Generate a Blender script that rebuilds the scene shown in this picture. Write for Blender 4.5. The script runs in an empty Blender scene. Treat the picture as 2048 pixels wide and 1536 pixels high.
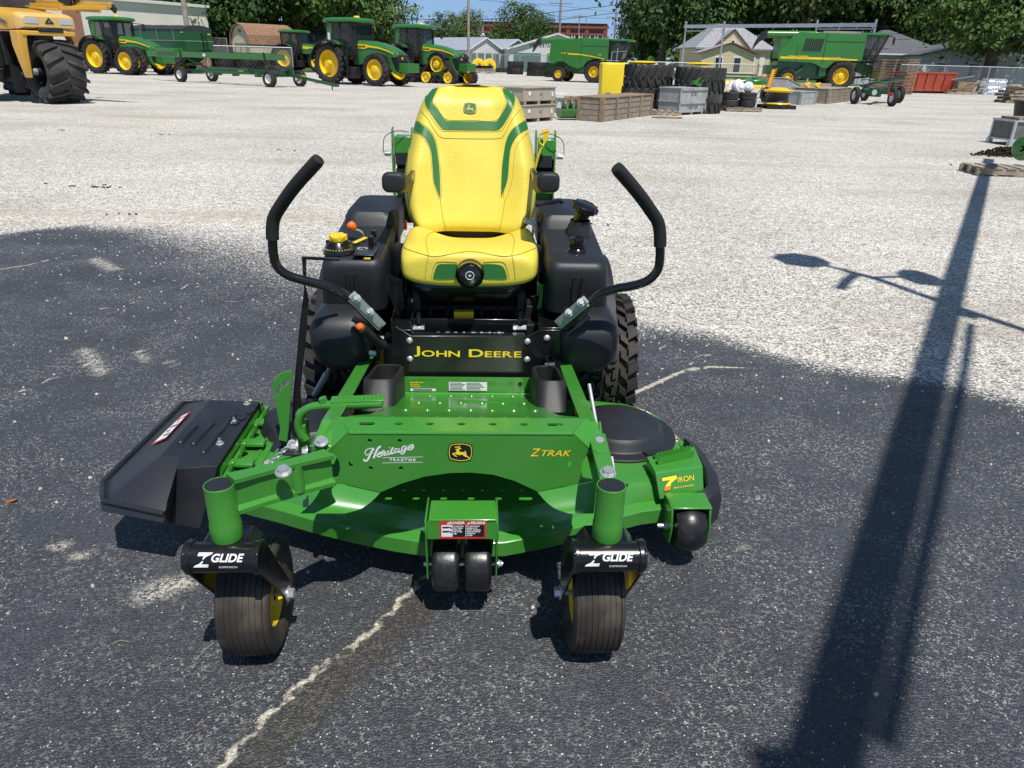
import bpy, math, random
from math import sin, cos, pi, radians, sqrt, atan2, hypot
from mathutils import Vector as V, Matrix, noise as NZ, geometry as GEO

S = bpy.context.scene
COL = S.collection
random.seed(7)

# ------------------------------------------------------------------ camera
CAM_H, FPX, PITCH, ROLL = 1.56, 1460.0, radians(24.1), radians(1.5)
_fw = V((0, cos(PITCH), -sin(PITCH)))
_u0 = V((0, sin(PITCH), cos(PITCH)))
_rt = V((1, 0, 0)) * cos(ROLL) + _u0 * sin(ROLL)
_up = _u0 * cos(ROLL) - V((1, 0, 0)) * sin(ROLL)
cd = bpy.data.cameras.new("camera")
cd.sensor_width = 36.0
cd.lens = 36.0 * FPX / 2048.0
cd.clip_start = 0.05
cd.clip_end = 3000.0
cam = bpy.data.objects.new("camera", cd)
COL.objects.link(cam)
cam.matrix_world = Matrix(((_rt.x, _up.x, -_fw.x, 0), (_rt.y, _up.y, -_fw.y, 0), (_rt.z, _up.z, -_fw.z, CAM_H), (0, 0, 0, 1)))
S.camera = cam

# ------------------------------------------------------------------ sky, sun, exposure
SUN = V((0.2, -0.46, 1.0)).normalized()
wd = bpy.data.worlds.new("World")
S.world = wd
wd.use_nodes = True
wn, wl = wd.node_tree.nodes, wd.node_tree.links
bg = wn["Background"]
sky = wn.new("ShaderNodeTexSky")
sky.sky_type = 'NISHITA'
sky.sun_disc = False
sky.sun_elevation = math.asin(SUN.z)
sky.sun_rotation = atan2(SUN.x, SUN.y)
sky.air_density, sky.dust_density, sky.ozone_density = 1.0, 0.1, 3.0
# thin clouds in the sky
tc = wn.new("ShaderNodeTexCoord")
mp = wn.new("ShaderNodeMapping"); mp.inputs['Scale'].default_value = (5, 5, 16)
cn = wn.new("ShaderNodeTexNoise"); cn.inputs['Scale'].default_value = 1.6; cn.inputs['Detail'].default_value = 8
cr = wn.new("ShaderNodeValToRGB"); cr.color_ramp.elements[0].position = 0.60; cr.color_ramp.elements[1].position = 0.85
mx = wn.new("ShaderNodeMix"); mx.data_type = 'RGBA'
wl.new(tc.outputs['Generated'], mp.inputs['Vector']); wl.new(mp.outputs[0], cn.inputs['Vector'])
wl.new(cn.outputs[0], cr.inputs[0]); wl.new(cr.outputs[0], mx.inputs[0])
mx.inputs[7].default_value = (8.5, 9.0, 10, 1)
sz = wn.new("ShaderNodeSeparateXYZ"); wl.new(tc.outputs['Generated'], sz.inputs[0])
lo = wn.new("ShaderNodeMapRange"); lo.inputs[1].default_value = .10; lo.inputs[2].default_value = .45; lo.inputs[3].default_value = .8; lo.inputs[4].default_value = 0.0
wl.new(sz.outputs[2], lo.inputs[0])
m0 = wn.new("ShaderNodeMix"); m0.data_type = 'RGBA'; m0.inputs[7].default_value = (3.0, 5.4, 9.4, 1)
wl.new(lo.outputs[0], m0.inputs[0]); wl.new(sky.outputs[0], m0.inputs[6]); wl.new(m0.outputs[2], mx.inputs[6])
wl.new(mx.outputs[2], bg.inputs[0])
bg.inputs[1].default_value = 0.085

sl = bpy.data.lights.new("sun", 'SUN')
sl.energy = 5.0
sl.angle = radians(0.53)
sl.color = (1.0, 0.965, 0.91)
so = bpy.data.objects.new("sun", sl)
COL.objects.link(so)
so.rotation_euler = (-SUN).to_track_quat('-Z', 'Y').to_euler()
so.location = (0, 0, 30)

S.view_settings.view_transform = 'Standard'
S.view_settings.look = 'None'
S.view_settings.exposure = 0.0
S.view_settings.gamma = 1.0
S.view_settings.use_curve_mapping = False
S.render.engine = 'CYCLES'
S.cycles.max_bounces = 6
S.cycles.transparent_max_bounces = 8
S.cycles.use_denoising = True


def at(px, py, z=0.0):
    """world point at height z seen at a pixel of the 2048x1536 photograph (used once, to survey the place)"""
    d = _fw * FPX + _rt * (px - 1024) - _up * (py - 768)
    t = (z - CAM_H) / d.z
    return V((0, 0, CAM_H)) + d * t


def aty(px, py, y):
    d = _fw * FPX + _rt * (px - 1024) - _up * (py - 768)
    return V((0, 0, CAM_H)) + d * (y / d.y)


# ------------------------------------------------------------------ materials
def mat(name, col=(.5, .5, .5), rough=.5, metal=0.0, coat=0.0, spec=.5, var=0.0, vscale=4.0, bump=0.0, bscale=60.0, dirt=None, dirt_amt=0.0, dscale=3.0, trans=0.0, rvar=0.0, alpha=None):
    m = bpy.data.materials.new(name)
    m.use_nodes = True
    n, l = m.node_tree.nodes, m.node_tree.links
    p = n["Principled BSDF"]
    p.inputs['Base Color'].default_value = (*col, 1)
    p.inputs['Roughness'].default_value = rough
    p.inputs['Metallic'].default_value = metal
    p.inputs['Coat Weight'].default_value = coat
    p.inputs['Coat Roughness'].default_value = .08
    p.inputs['Specular IOR Level'].default_value = spec
    if trans: p.inputs['Transmission Weight'].default_value = trans
    co = n.new("ShaderNodeTexCoord")
    cur = None
    if var or dirt:
        nz = n.new("ShaderNodeTexNoise"); nz.inputs['Scale'].default_value = vscale; nz.inputs['Detail'].default_value = 6
        l.new(co.outputs['Object'], nz.inputs['Vector'])
        mr = n.new("ShaderNodeMapRange"); mr.inputs[1].default_value = .3; mr.inputs[2].default_value = .7
        mr.inputs[3].default_value = 1 - var; mr.inputs[4].default_value = 1 + var
        l.new(nz.outputs[0], mr.inputs[0])
        vm = n.new("ShaderNodeVectorMath"); vm.operation = 'SCALE'; vm.inputs[0].default_value = col
        l.new(mr.outputs[0], vm.inputs['Scale'])
        cur = vm.outputs[0]
    if dirt:
        n2 = n.new("ShaderNodeTexNoise"); n2.inputs['Scale'].default_value = dscale; n2.inputs['Detail'].default_value = 9; n2.inputs['Roughness'].default_value = .65
        l.new(co.outputs['Object'], n2.inputs['Vector'])
        m2 = n.new("ShaderNodeMapRange"); m2.inputs[1].default_value = .48; m2.inputs[2].default_value = .72; m2.inputs[4].default_value = dirt_amt
        l.new(n2.outputs[0], m2.inputs[0])
        mi = n.new("ShaderNodeMix"); mi.data_type = 'RGBA'
        l.new(m2.outputs[0], mi.inputs[0]); l.new(cur, mi.inputs[6]); mi.inputs[7].default_value = (*dirt, 1)
        cur = mi.outputs[2]
    if cur is not None: l.new(cur, p.inputs['Base Color'])
    if rvar:
        n3 = n.new("ShaderNodeTexNoise"); n3.inputs['Scale'].default_value = 7; n3.inputs['Detail'].default_value = 5
        l.new(co.outputs['Object'], n3.inputs['Vector'])
        m3 = n.new("ShaderNodeMapRange"); m3.inputs[1].default_value = .3; m3.inputs[2].default_value = .7
        m3.inputs[3].default_value = max(.02, rough - rvar); m3.inputs[4].default_value = min(1, rough + rvar)
        l.new(n3.outputs[0], m3.inputs[0]); l.new(m3.outputs[0], p.inputs['Roughness'])
    if bump:
        nb = n.new("ShaderNodeTexNoise"); nb.inputs['Scale'].default_value = bscale; nb.inputs['Detail'].default_value = 3
        l.new(co.outputs['Object'], nb.inputs['Vector'])
        bp = n.new("ShaderNodeBump"); bp.inputs['Strength'].default_value = bump; bp.inputs['Distance'].default_value = .4 / bscale
        l.new(nb.outputs[0], bp.inputs['Height']); l.new(bp.outputs[0], p.inputs['Normal'])
    return m


def stripes(name, c1, c2, axis=2, scale=10.0, rough=.6, duty=.12, bump=.5, var=.12, vscale=2.0):
    """boards, siding or shingles: bands of c1 with thin lines of c2 along one object axis"""
    m = mat(name, c1, rough)
    n, l = m.node_tree.nodes, m.node_tree.links
    p = n["Principled BSDF"]
    co = n.new("ShaderNodeTexCoord"); sp = n.new("ShaderNodeSeparateXYZ"); l.new(co.outputs['Object'], sp.inputs[0])
    a = n.new("ShaderNodeMath"); a.operation = 'MULTIPLY'; a.inputs[1].default_value = scale; l.new(sp.outputs[axis], a.inputs[0])
    f = n.new("ShaderNodeMath"); f.operation = 'FRACT'; l.new(a.outputs[0], f.inputs[0])
    g = n.new("ShaderNodeMath"); g.operation = 'LESS_THAN'; g.inputs[1].default_value = duty; l.new(f.outputs[0], g.inputs[0])
    fl = n.new("ShaderNodeMath"); fl.operation = 'FLOOR'; l.new(a.outputs[0], fl.inputs[0])
    cb = n.new("ShaderNodeCombineXYZ"); l.new(fl.outputs[0], cb.inputs[axis])
    ad = n.new("ShaderNodeVectorMath"); ad.operation = 'ADD'; l.new(co.outputs['Object'], ad.inputs[0]); l.new(cb.outputs[0], ad.inputs[1])
    nz = n.new("ShaderNodeTexNoise"); nz.inputs['Scale'].default_value = vscale; nz.inputs['Detail'].default_value = 6
    l.new(ad.outputs[0], nz.inputs['Vector'])
    mr = n.new("ShaderNodeMapRange"); mr.inputs[1].default_value = .3; mr.inputs[2].default_value = .7; mr.inputs[3].default_value = 1 - var; mr.inputs[4].default_value = 1 + var
    l.new(nz.outputs[0], mr.inputs[0])
    vm = n.new("ShaderNodeVectorMath"); vm.operation = 'SCALE'; vm.inputs[0].default_value = c1; l.new(mr.outputs[0], vm.inputs['Scale'])
    mi = n.new("ShaderNodeMix"); mi.data_type = 'RGBA'; l.new(g.outputs[0], mi.inputs[0]); l.new(vm.outputs[0], mi.inputs[6]); mi.inputs[7].default_value = (*c2, 1)
    l.new(mi.outputs[2], p.inputs['Base Color'])
    bp = n.new("ShaderNodeBump"); bp.inputs['Strength'].default_value = bump; bp.inputs['Distance'].default_value = .02
    l.new(f.outputs[0], bp.inputs['Height']); l.new(bp.outputs[0], p.inputs['Normal'])
    return m


def brick_mat(name, c1, c2, mortar, scale=4.0):
    m = mat(name, c1, .85)
    n, l = m.node_tree.nodes, m.node_tree.links
    p = n["Principled BSDF"]
    co = n.new("ShaderNodeTexCoord")
    mp = n.new("ShaderNodeMapping"); mp.inputs['Rotation'].default_value = (radians(90), 0, 0)
    l.new(co.outputs['Object'], mp.inputs['Vector'])
    b = n.new("ShaderNodeTexBrick"); b.inputs['Scale'].default_value = scale
    b.inputs['Color1'].default_value = (*c1, 1); b.inputs['Color2'].default_value = (*c2, 1); b.inputs['Mortar'].default_value = (*mortar, 1)
    b.inputs['Mortar Size'].default_value = .015
    l.new(mp.outputs[0], b.inputs['Vector'])
    l.new(b.outputs[0], p.inputs['Base Color'])
    return m


GREEN = mat("mower_green_paint", (.046, .245, .027), .28, coat=.5, var=.05, vscale=3, bump=.05, bscale=220, rvar=.06, dirt=(.16, .17, .12), dirt_amt=.16, dscale=6)
CASTG = mat("cast_green_paint", (.052, .245, .030), .36, coat=.35, var=.08, vscale=9, bump=.30, bscale=170)
YEL = mat("yellow_paint", (.86, .60, .012), .35, coat=.4, var=.05, dirt=(.35, .28, .1), dirt_amt=.25)
VINYL = mat("yellow_vinyl", (.72, .585, .070), .45, var=.05, vscale=7, bump=.22, bscale=85, spec=.4, rvar=.08, dirt=(.60, .50, .12), dirt_amt=.3, dscale=5)
VINGRN = mat("green_vinyl", (.022, .15, .030), .40, bump=.12, bscale=260)
STITCH = mat("stitch_thread", (.46, .33, .03), .8)
BLACKP = mat("black_moulded_plastic", (.0155, .0168, .0205), .47, bump=.42, bscale=330, spec=.5, dirt=(.07, .075, .085), dirt_amt=.16, dscale=5, var=.1)
CHUTEP = mat("black_chute_plastic", (.017, .019, .024), .42, bump=.12, bscale=300, var=.15, dirt=(.09, .09, .09), dirt_amt=.13, dscale=4)
PODP = mat("grey_black_pod_plastic", (.014, .0145, .015), .52, bump=.3, bscale=300, dirt=(.12, .11, .1), dirt_amt=.12)
BLACKM = mat("black_gloss_paint", (.0065, .0065, .0075), .24, coat=.3, var=.2, dirt=(.05, .06, .05), dirt_amt=.12, dscale=6, rvar=.1)
FOAM = mat("black_foam_grip", (.0115, .0115, .012), .78, bump=.3, bscale=420)
ARMP = mat("armrest_foam", (.017, .018, .020), .55, bump=.25, bscale=300)
RUBBER = mat("tyre_rubber", (.020, .018, .016), .72, bump=.15, bscale=150, var=.25, vscale=8, dirt=(.085, .066, .045), dirt_amt=.55, dscale=5)
DUSTRUB = mat("dusty_ribbed_rubber", (.030, .025, .020), .75, bump=.25, bscale=140, var=.25, vscale=12, dirt=(.13, .105, .075), dirt_amt=.6, dscale=9)
ROLLP = mat("black_roller_plastic", (.012, .012, .013), .35, bump=.12, bscale=90, dirt=(.12, .11, .1), dirt_amt=.3, dscale=14, rvar=.1)
ZINC = mat("zinc_bolt", (.70, .71, .70), .34, metal=.75, bump=.1, bscale=100, rvar=.08)
STEEL = mat("brushed_steel", (.33, .35, .345), .45, metal=.15, rvar=.1)
ORANGE = mat("orange_plastic", (.80, .16, .01), .35)
WHITE = mat("white_decal", (.80, .80, .80), .4)
RED = mat("red_decal", (.62, .03, .03), .4)
INK = mat("black_decal_ink", (.012, .012, .012), .4)
YTXT = mat("yellow_decal", (.90, .68, .04), .4)
OTXT = mat("orange_decal", (.85, .22, .02), .4)
DARK = mat("shade_black", (.006, .006, .006), .6)  # near-black that paints shade into gaps, slots and hidden depths
REDP = mat("red_plastic", (.6, .02, .02), .35)

# machinery in the yard
MG = mat("machine_green", (.030, .165, .026), .30, coat=.4, var=.08, vscale=.8, dirt=(.12, .12, .08), dirt_amt=.14, dscale=1.2)
MG2 = mat("combine_green", (.030, .175, .027), .34, coat=.3, var=.08, vscale=.6, dirt=(.10, .12, .06), dirt_amt=.2, dscale=.9)
CARTG = mat("cart_dark_green", (.012, .085, .026), .32, coat=.3, var=.1, vscale=.7, dirt=(.10, .10, .07), dirt_amt=.12, dscale=1)
MY = mat("machine_yellow", (.84, .55, .012), .38, coat=.2, var=.08, vscale=2, dirt=(.4, .3, .1), dirt_amt=.2, dscale=2)
MB_ = mat("machine_black", (.012, .012, .013), .5, var=.3, vscale=1.5, dirt=(.07, .065, .055), dirt_amt=.3, dscale=2)
AGT = mat("field_tyre_rubber", (.019, .018, .018), .78, var=.3, vscale=2.2, bump=.2, bscale=30, dirt=(.10, .09, .075), dirt_amt=.4, dscale=2.0)
OLDT = mat("old_tyre_rubber", (.032, .031, .030), .8, var=.3, vscale=2, bump=.2, bscale=30, dirt=(.12, .11, .095), dirt_amt=.5, dscale=2.2)
GLASS = mat("cab_glass", (.03, .045, .045), .05, spec=.6)
GLASS.node_tree.nodes["Principled BSDF"].inputs['Alpha'].default_value = .62
AMB = mat("amber_yellow_paint", (.66, .37, .045), .42, coat=.15, var=.1, vscale=1.4, dirt=(.30, .22, .10), dirt_amt=.35, dscale=2)
AMBL = mat("faded_tan_paint", (.62, .42, .14), .5, var=.1, vscale=1.5, dirt=(.36, .28, .15), dirt_amt=.3, dscale=3)
LAMPG = mat("headlight_glass", (.55, .58, .6), .12, metal=.4)
WRIM = mat("white_wheel_paint", (.72, .72, .70), .4, dirt=(.3, .28, .22), dirt_amt=.35, dscale=6, var=.05)
GALV = mat("galvanised_steel", (.48, .50, .52), .42, metal=.55, var=.12, vscale=5)
WOOD = stripes("weathered_wood", (.30, .25, .195), (.06, .05, .04), 2, 7.0, .85, .09, .6, .22, 5)
WOODV = mat("weathered_board", (.31, .26, .20), .85, var=.3, vscale=5, bump=.4, bscale=30)
WOODB = mat("brown_board", (.27, .185, .11), .85, var=.3, vscale=6, bump=.4, bscale=30)
GREYW = mat("grey_painted_crate", (.34, .35, .34), .75, var=.2, vscale=4, dirt=(.18, .17, .15), dirt_amt=.5, dscale=5)
TANB = mat("tan_fibreboard", (.37, .325, .255), .8, var=.1, vscale=3, dirt=(.22, .19, .15), dirt_amt=.4, dscale=4)
POLEW = mat("weathered_pole_wood", (.30, .265, .225), .9, var=.2, vscale=3, bump=.5, bscale=18)
CREAM = mat("cream_stucco", (.74, .70, .60), .9, var=.06, vscale=.6, bump=.2, bscale=12, dirt=(.45, .42, .35), dirt_amt=.25, dscale=.5)
CAPW = mat("pale_metal_cap", (.68, .68, .66), .5)
BRICK = brick_mat("red_brown_brick", (.27, .10, .06), (.33, .14, .085), (.36, .30, .25), 3.2)
BRICKR = brick_mat("dark_red_brick", (.23, .062, .042), (.18, .048, .034), (.22, .13, .10), 3.0)
SIDEY = stripes("yellow_siding", (.64, .57, .36), (.33, .29, .18), 2, 5.5, .7, .14, .5, .05, 1)
SIDEW = stripes("white_siding", (.66, .67, .66), (.38, .39, .38), 2, 5.5, .7, .12, .4, .05, 1)
SIDEB = stripes("pale_blue_siding", (.47, .53, .57), (.30, .34, .37), 2, 5.5, .7, .12, .4, .05, 1)
SHINGG = stripes("grey_shingles", (.115, .12, .13), (.06, .06, .065), 2, 6, .9, .2, .5, .35, 7)
SHINGL = stripes("light_grey_shingles", (.33, .335, .35), (.17, .17, .18), 2, 6, .9, .2, .5, .35, 7)
SHINGB = stripes("brown_shingles", (.30, .17, .10), (.14, .08, .05), 2, 6.5, .9, .2, .5, .35, 6)
METR = stripes("grey_metal_roof", (.36, .40, .45), (.22, .25, .29), 0, 2.5, .45, .1, .4, .06, .4)
SHEDW = mat("beige_shed_board", (.60, .53, .40), .8, var=.06, vscale=1, dirt=(.4, .35, .26), dirt_amt=.2)
TRIMB = mat("brown_trim", (.25, .19, .13), .7)
DOORG = stripes("green_roller_door", (.10, .19, .155), (.05, .10, .08), 2, 4, .5, .15, .5, .06, 1)
WIND = mat("dark_window_glass", (.02, .025, .03), .08, spec=.7)
WTRIM = mat("white_trim", (.70, .70, .68), .6)
DUMPR = mat("faded_red_steel", (.36, .060, .030), .55, var=.15, vscale=1.2, dirt=(.22, .06, .03), dirt_amt=.5, dscale=1.6)
FOILM = mat("crumpled_foil", (.75, .78, .82), .22, metal=.9, bump=1.0, bscale=9)
WHITEP = mat("white_plastic", (.74, .75, .76), .35)
ORSICK = mat("orange_sickle_paint", (.80, .34, .02), .45)
MULCH = mat("dark_mulch", (.035, .020, .014), .95, var=.5, vscale=20)
WIRE = mat("black_cable", (.012, .012, .013), .6)
NAVY = mat("dark_navy_siding", (.018, .024, .035), .7)


# ------------------------------------------------------------------ mesh builder
def basis(d):
    d = V(d).normalized()
    a = V((0, 0, 1)) if abs(d.z) < .9 else V((1, 0, 0))
    u = d.cross(a).normalized()
    return u, d.cross(u).normalized(), d


class B:
    def __init__(s):
        s.v, s.f, s.m = [], [], []

    def add(s, vs, fs, mi=0):
        o = len(s.v)
        s.v += [tuple(p) for p in vs]
        s.f += [tuple(i + o for i in q) for q in fs]
        s.m += [mi] * len(fs)
        return s

    def box(s, c, sz, rot=(0, 0, 0), mi=0, top=None):
        """top=(sx,sy): scale of the upper face"""
        from mathutils import Euler
        R = Euler(tuple(radians(a) for a in rot)).to_matrix()
        hx, hy, hz = sz[0] / 2, sz[1] / 2, sz[2] / 2
        tx, ty = top or (1, 1)
        pts = [(-hx, -hy, -hz), (hx, -hy, -hz), (hx, hy, -hz), (-hx, hy, -hz), (-hx * tx, -hy * ty, hz), (hx * tx, -hy * ty, hz), (hx * tx, hy * ty, hz), (-hx * tx, hy * ty, hz)]
        c = V(c)
        return s.add([c + R @ V(p) for p in pts], [(3, 2, 1, 0), (4, 5, 6, 7), (0, 1, 5, 4), (1, 2, 6, 5), (2, 3, 7, 6), (3, 0, 4, 7)], mi)

    def bar(s, p0, p1, w, h, mi=0, up=(0, 0, 1)):
        """rectangular bar from p0 to p1"""
        p0, p1 = V(p0), V(p1)
        d = (p1 - p0).normalized()
        upv = V(up)
        if abs(d.dot(upv)) > .95: upv = V((0, 1, 0))
        u = d.cross(upv).normalized(); w2 = u.cross(d)
        q = [u * (-w / 2) + w2 * (-h / 2), u * (w / 2) + w2 * (-h / 2), u * (w / 2) + w2 * (h / 2), u * (-w / 2) + w2 * (h / 2)]
        return s.add([p0 + a for a in q] + [p1 + a for a in q], [(0, 1, 2, 3), (7, 6, 5, 4), (0, 4, 5, 1), (1, 5, 6, 2), (2, 6, 7, 3), (3, 7, 4, 0)], mi)

    def cyl(s, p0, p1, r0, r1=None, n=16, mi=0, caps=True):
        r1 = r0 if r1 is None else r1
        p0, p1 = V(p0), V(p1)
        u, w, d = basis(p1 - p0)
        vs = []
        for p, r in ((p0, r0), (p1, r1)):
            vs += [p + (u * cos(2 * pi * i / n) + w * sin(2 * pi * i / n)) * r for i in range(n)]
        fs = [(i, (i + 1) % n, n + (i + 1) % n, n + i) for i in range(n)]
        if caps: fs += [tuple(range(n - 1, -1, -1)), tuple(range(n, 2 * n))]
        return s.add(vs, fs, mi)

    def tube(s, pts, r, n=10, mi=0, closed=False):
        pts = [V(p) for p in pts]
        k = len(pts)
        rs = r if isinstance(r, (list, tuple)) else [r] * k
        vs, prev = [], None
        for i, p in enumerate(pts):
            if closed: t = pts[(i + 1) % k] - pts[i - 1]
            else: t = pts[min(i + 1, k - 1)] - pts[max(i - 1, 0)]
            t.normalize()
            if prev is None: u, w, _ = basis(t)
            else:
                u = prev - t * prev.dot(t)
                u = u.normalized() if u.length > 1e-6 else basis(t)[0]
                w = t.cross(u)
            prev = u
            vs += [p + (u * cos(2 * pi * j / n) + w * sin(2 * pi * j / n)) * rs[i] for j in range(n)]
        fs = []
        for i in range(k if closed else k - 1):
            a, b = i * n, ((i + 1) % k) * n
            fs += [(a + j, a + (j + 1) % n, b + (j + 1) % n, b + j) for j in range(n)]
        if not closed: fs += [tuple(range(n - 1, -1, -1)), tuple(range((k - 1) * n, k * n))]
        return s.add(vs, fs, mi)

    def lathe(s, prof, o=(0, 0, 0), axis=(0, 0, 1), n=32, mi=0, arc=1.0):
        """prof: (radius, distance along axis)"""
        u, w, d = basis(axis)
        o = V(o); k = len(prof); nn = n if arc >= 1 else n + 1
        vs = []
        for i in range(nn):
            a = 2 * pi * arc * i / n
            e = u * cos(a) + w * sin(a)
            vs += [o + e * r + d * h for r, h in prof]
        fs = []
        for i in range(n):
            a, b = i * k, ((i + 1) % nn) * k
            fs += [(a + j, b + j, b + j + 1, a + j + 1) for j in range(k - 1)]
        return s.add(vs, fs, mi)

    def loft(s, rings, caps=True, mi=0, closed=True):
        n = len(rings[0]); vs = [p for r in rings for p in r]
        fs = []
        for i in range(len(rings) - 1):
            a, b = i * n, (i + 1) * n
            fs += [(a + j, a + (j + 1) % n, b + (j + 1) % n, b + j) for j in range(n if closed else n - 1)]
        if caps and closed: fs += [tuple(range(n - 1, -1, -1)), tuple(range((len(rings) - 1) * n, len(rings) * n))]
        return s.add(vs, fs, mi)

    def plate(s, outer, o=(0, 0, 0), u=(1, 0, 0), v=(0, 0, 1), th=.01, holes=(), mi=0):
        """flat polygon (with holes) at o in the u,v plane, thickened along u x v backwards"""
        o, u, v = V(o), V(u), V(v)
        nrm = u.cross(v).normalized()
        loops = [outer] + list(holes)
        flat = [p for lp in loops for p in lp]
        tri = GEO.tessellate_polygon([[V((p[0], p[1], 0)) for p in lp] for lp in loops])
        n = len(flat)
        front = [o + u * p[0] + v * p[1] for p in flat]
        back = [q - nrm * th for q in front]
        fs = []
        for t in tri:
            a, b, c = (flat[i] for i in t)
            ar = (b[0] - a[0]) * (c[1] - a[1]) - (b[1] - a[1]) * (c[0] - a[0])
            t = tuple(t) if ar > 0 else tuple(reversed(t))
            fs += [t, tuple(n + i for i in reversed(t))]
        k = 0
        for lp in loops:
            m = len(lp)
            area = sum(lp[i][0] * lp[(i + 1) % m][1] - lp[(i + 1) % m][0] * lp[i][1] for i in range(m))
            ccw = area > 0
            if lp is not outer: ccw = not ccw
            for i in range(m):
                a, b = k + i, k + (i + 1) % m
                fs.append((b, a, n + a, n + b) if ccw else (a, b, n + b, n + a))
            k += m
        return s.add(front + back, fs, mi)

    def build(s, name, mats, parent=None, loc=None, rot=None, bevel=0, seg=2, smooth=35, sub=0):
        me = bpy.data.meshes.new(name)
        me.from_pydata(s.v, [], s.f)
        for m in (mats if isinstance(mats, (list, tuple)) else [mats]): me.materials.append(m)
        if any(s.m): me.polygons.foreach_set("material_index", s.m)
        if smooth:
            me.polygons.foreach_set("use_smooth", [True] * len(s.f))
            if smooth < 180: me.set_sharp_from_angle(angle=radians(smooth))
        me.update()
        o = bpy.data.objects.new(name, me)
        COL.objects.link(o)
        if parent is not None: o.parent = parent
        if loc is not None: o.location = loc
        if rot is not None: o.rotation_euler = rot
        if bevel:
            b = o.modifiers.new("bevel", 'BEVEL'); b.width = bevel; b.segments = seg; b.limit_method = 'ANGLE'; b.angle_limit = radians(40)
            b.harden_normals = False
        if sub:
            q = o.modifiers.new("subsurf", 'SUBSURF'); q.levels = sub; q.render_levels = sub
        return o


def tag(o, label, cat, group=None, kind=None):
    if label: o['label'] = label
    if cat: o['category'] = cat
    if group: o['group'] = group
    if kind: o['kind'] = kind
    return o


def struct(o, kind='structure'):
    o['kind'] = kind
    return o


def thing(name, label, cat, loc=(0, 0, 0), rz=0.0, group=None):
    o = bpy.data.objects.new(name, None)
    o.empty_display_size = .2
    COL.objects.link(o)
    o.location = loc; o.rotation_euler = (0, 0, rz)
    return tag(o, label, cat, group)


def copy_tree(o, parent=None):
    c = o.copy(); COL.objects.link(c)
    if parent is not None: c.parent = parent
    for ch in list(o.children): copy_tree(ch, c)
    return c


def again(src, label, loc, rz=0.0, group=None, scale=None):
    c = copy_tree(src)
    c.location = loc; c.rotation_euler = (0, 0, rz)
    if scale: c.scale = (scale,) * 3 if isinstance(scale, (int, float)) else scale
    c['label'] = label
    if group: c['group'] = group
    return c


def text(name, body, size, m, parent, o, u=(1, 0, 0), v=(0, 0, 1), bold=0.0, shear=0.0, sx=1.0, ext=.0006, align='CENTER', spacing=1.0):
    cu = bpy.data.curves.new(name, 'FONT')
    cu.body = body; cu.size = size; cu.offset = bold * size; cu.shear = shear; cu.extrude = ext; cu.align_x = align; cu.align_y = 'CENTER'
    cu.space_character = spacing
    cu.resolution_u = 4
    t = bpy.data.objects.new(name, cu)
    COL.objects.link(t)
    bpy.context.view_layer.update()
    me = bpy.data.meshes.new_from_object(t)
    bpy.data.objects.remove(t); bpy.data.curves.remove(cu)
    u, v = V(u).normalized(), V(v).normalized()
    w = u.cross(v)
    M = Matrix(((u.x * sx, v.x, w.x, o[0]), (u.y * sx, v.y, w.y, o[1]), (u.z * sx, v.z, w.z, o[2]), (0, 0, 0, 1)))
    me.transform(M)
    me.materials.clear(); me.materials.append(m)
    ob = bpy.data.objects.new(name, me)
    COL.objects.link(ob)
    if parent is not None: ob.parent = parent
    return ob


def rrect(w, h, r, cx=0, cy=0, n=4):
    out = []
    for sx, sy, a0 in ((1, 1, 0), (-1, 1, 90), (-1, -1, 180), (1, -1, 270)):
        for i in range(n + 1):
            a = radians(a0 + 90 * i / n)
            out.append((cx + sx * (w / 2 - r) + r * cos(a), cy + sy * (h / 2 - r) + r * sin(a)))
    return out


def circ(cx, cy, r, n=14):
    return [(cx + r * cos(2 * pi * i / n), cy + r * sin(2 * pi * i / n)) for i in range(n)]


def smooth_path(pts, k=6):
    """Catmull-Rom through the points"""
    pts = [V(p) for p in pts]
    out = []
    for i in range(len(pts) - 1):
        p0, p1, p2, p3 = pts[max(i - 1, 0)], pts[i], pts[i + 1], pts[min(i + 2, len(pts) - 1)]
        for j in range(k):
            t = j / k
            out.append(.5 * ((2 * p1) + (p2 - p0) * t + (2 * p0 - 5 * p1 + 4 * p2 - p3) * t * t + (3 * p1 - p0 - 3 * p2 + p3) * t ** 3))
    out.append(pts[-1])
    return out


def hexbolt(b, p, d, r=.012, h=.008, mi=0, washer=True):
    p, d = V(p), V(d).normalized()
    if washer: b.cyl(p, p + d * h * .3, r * 1.45, n=14, mi=mi)
    b.cyl(p + d * h * .3, p + d * h * 1.3, r, n=6, mi=mi)


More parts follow.
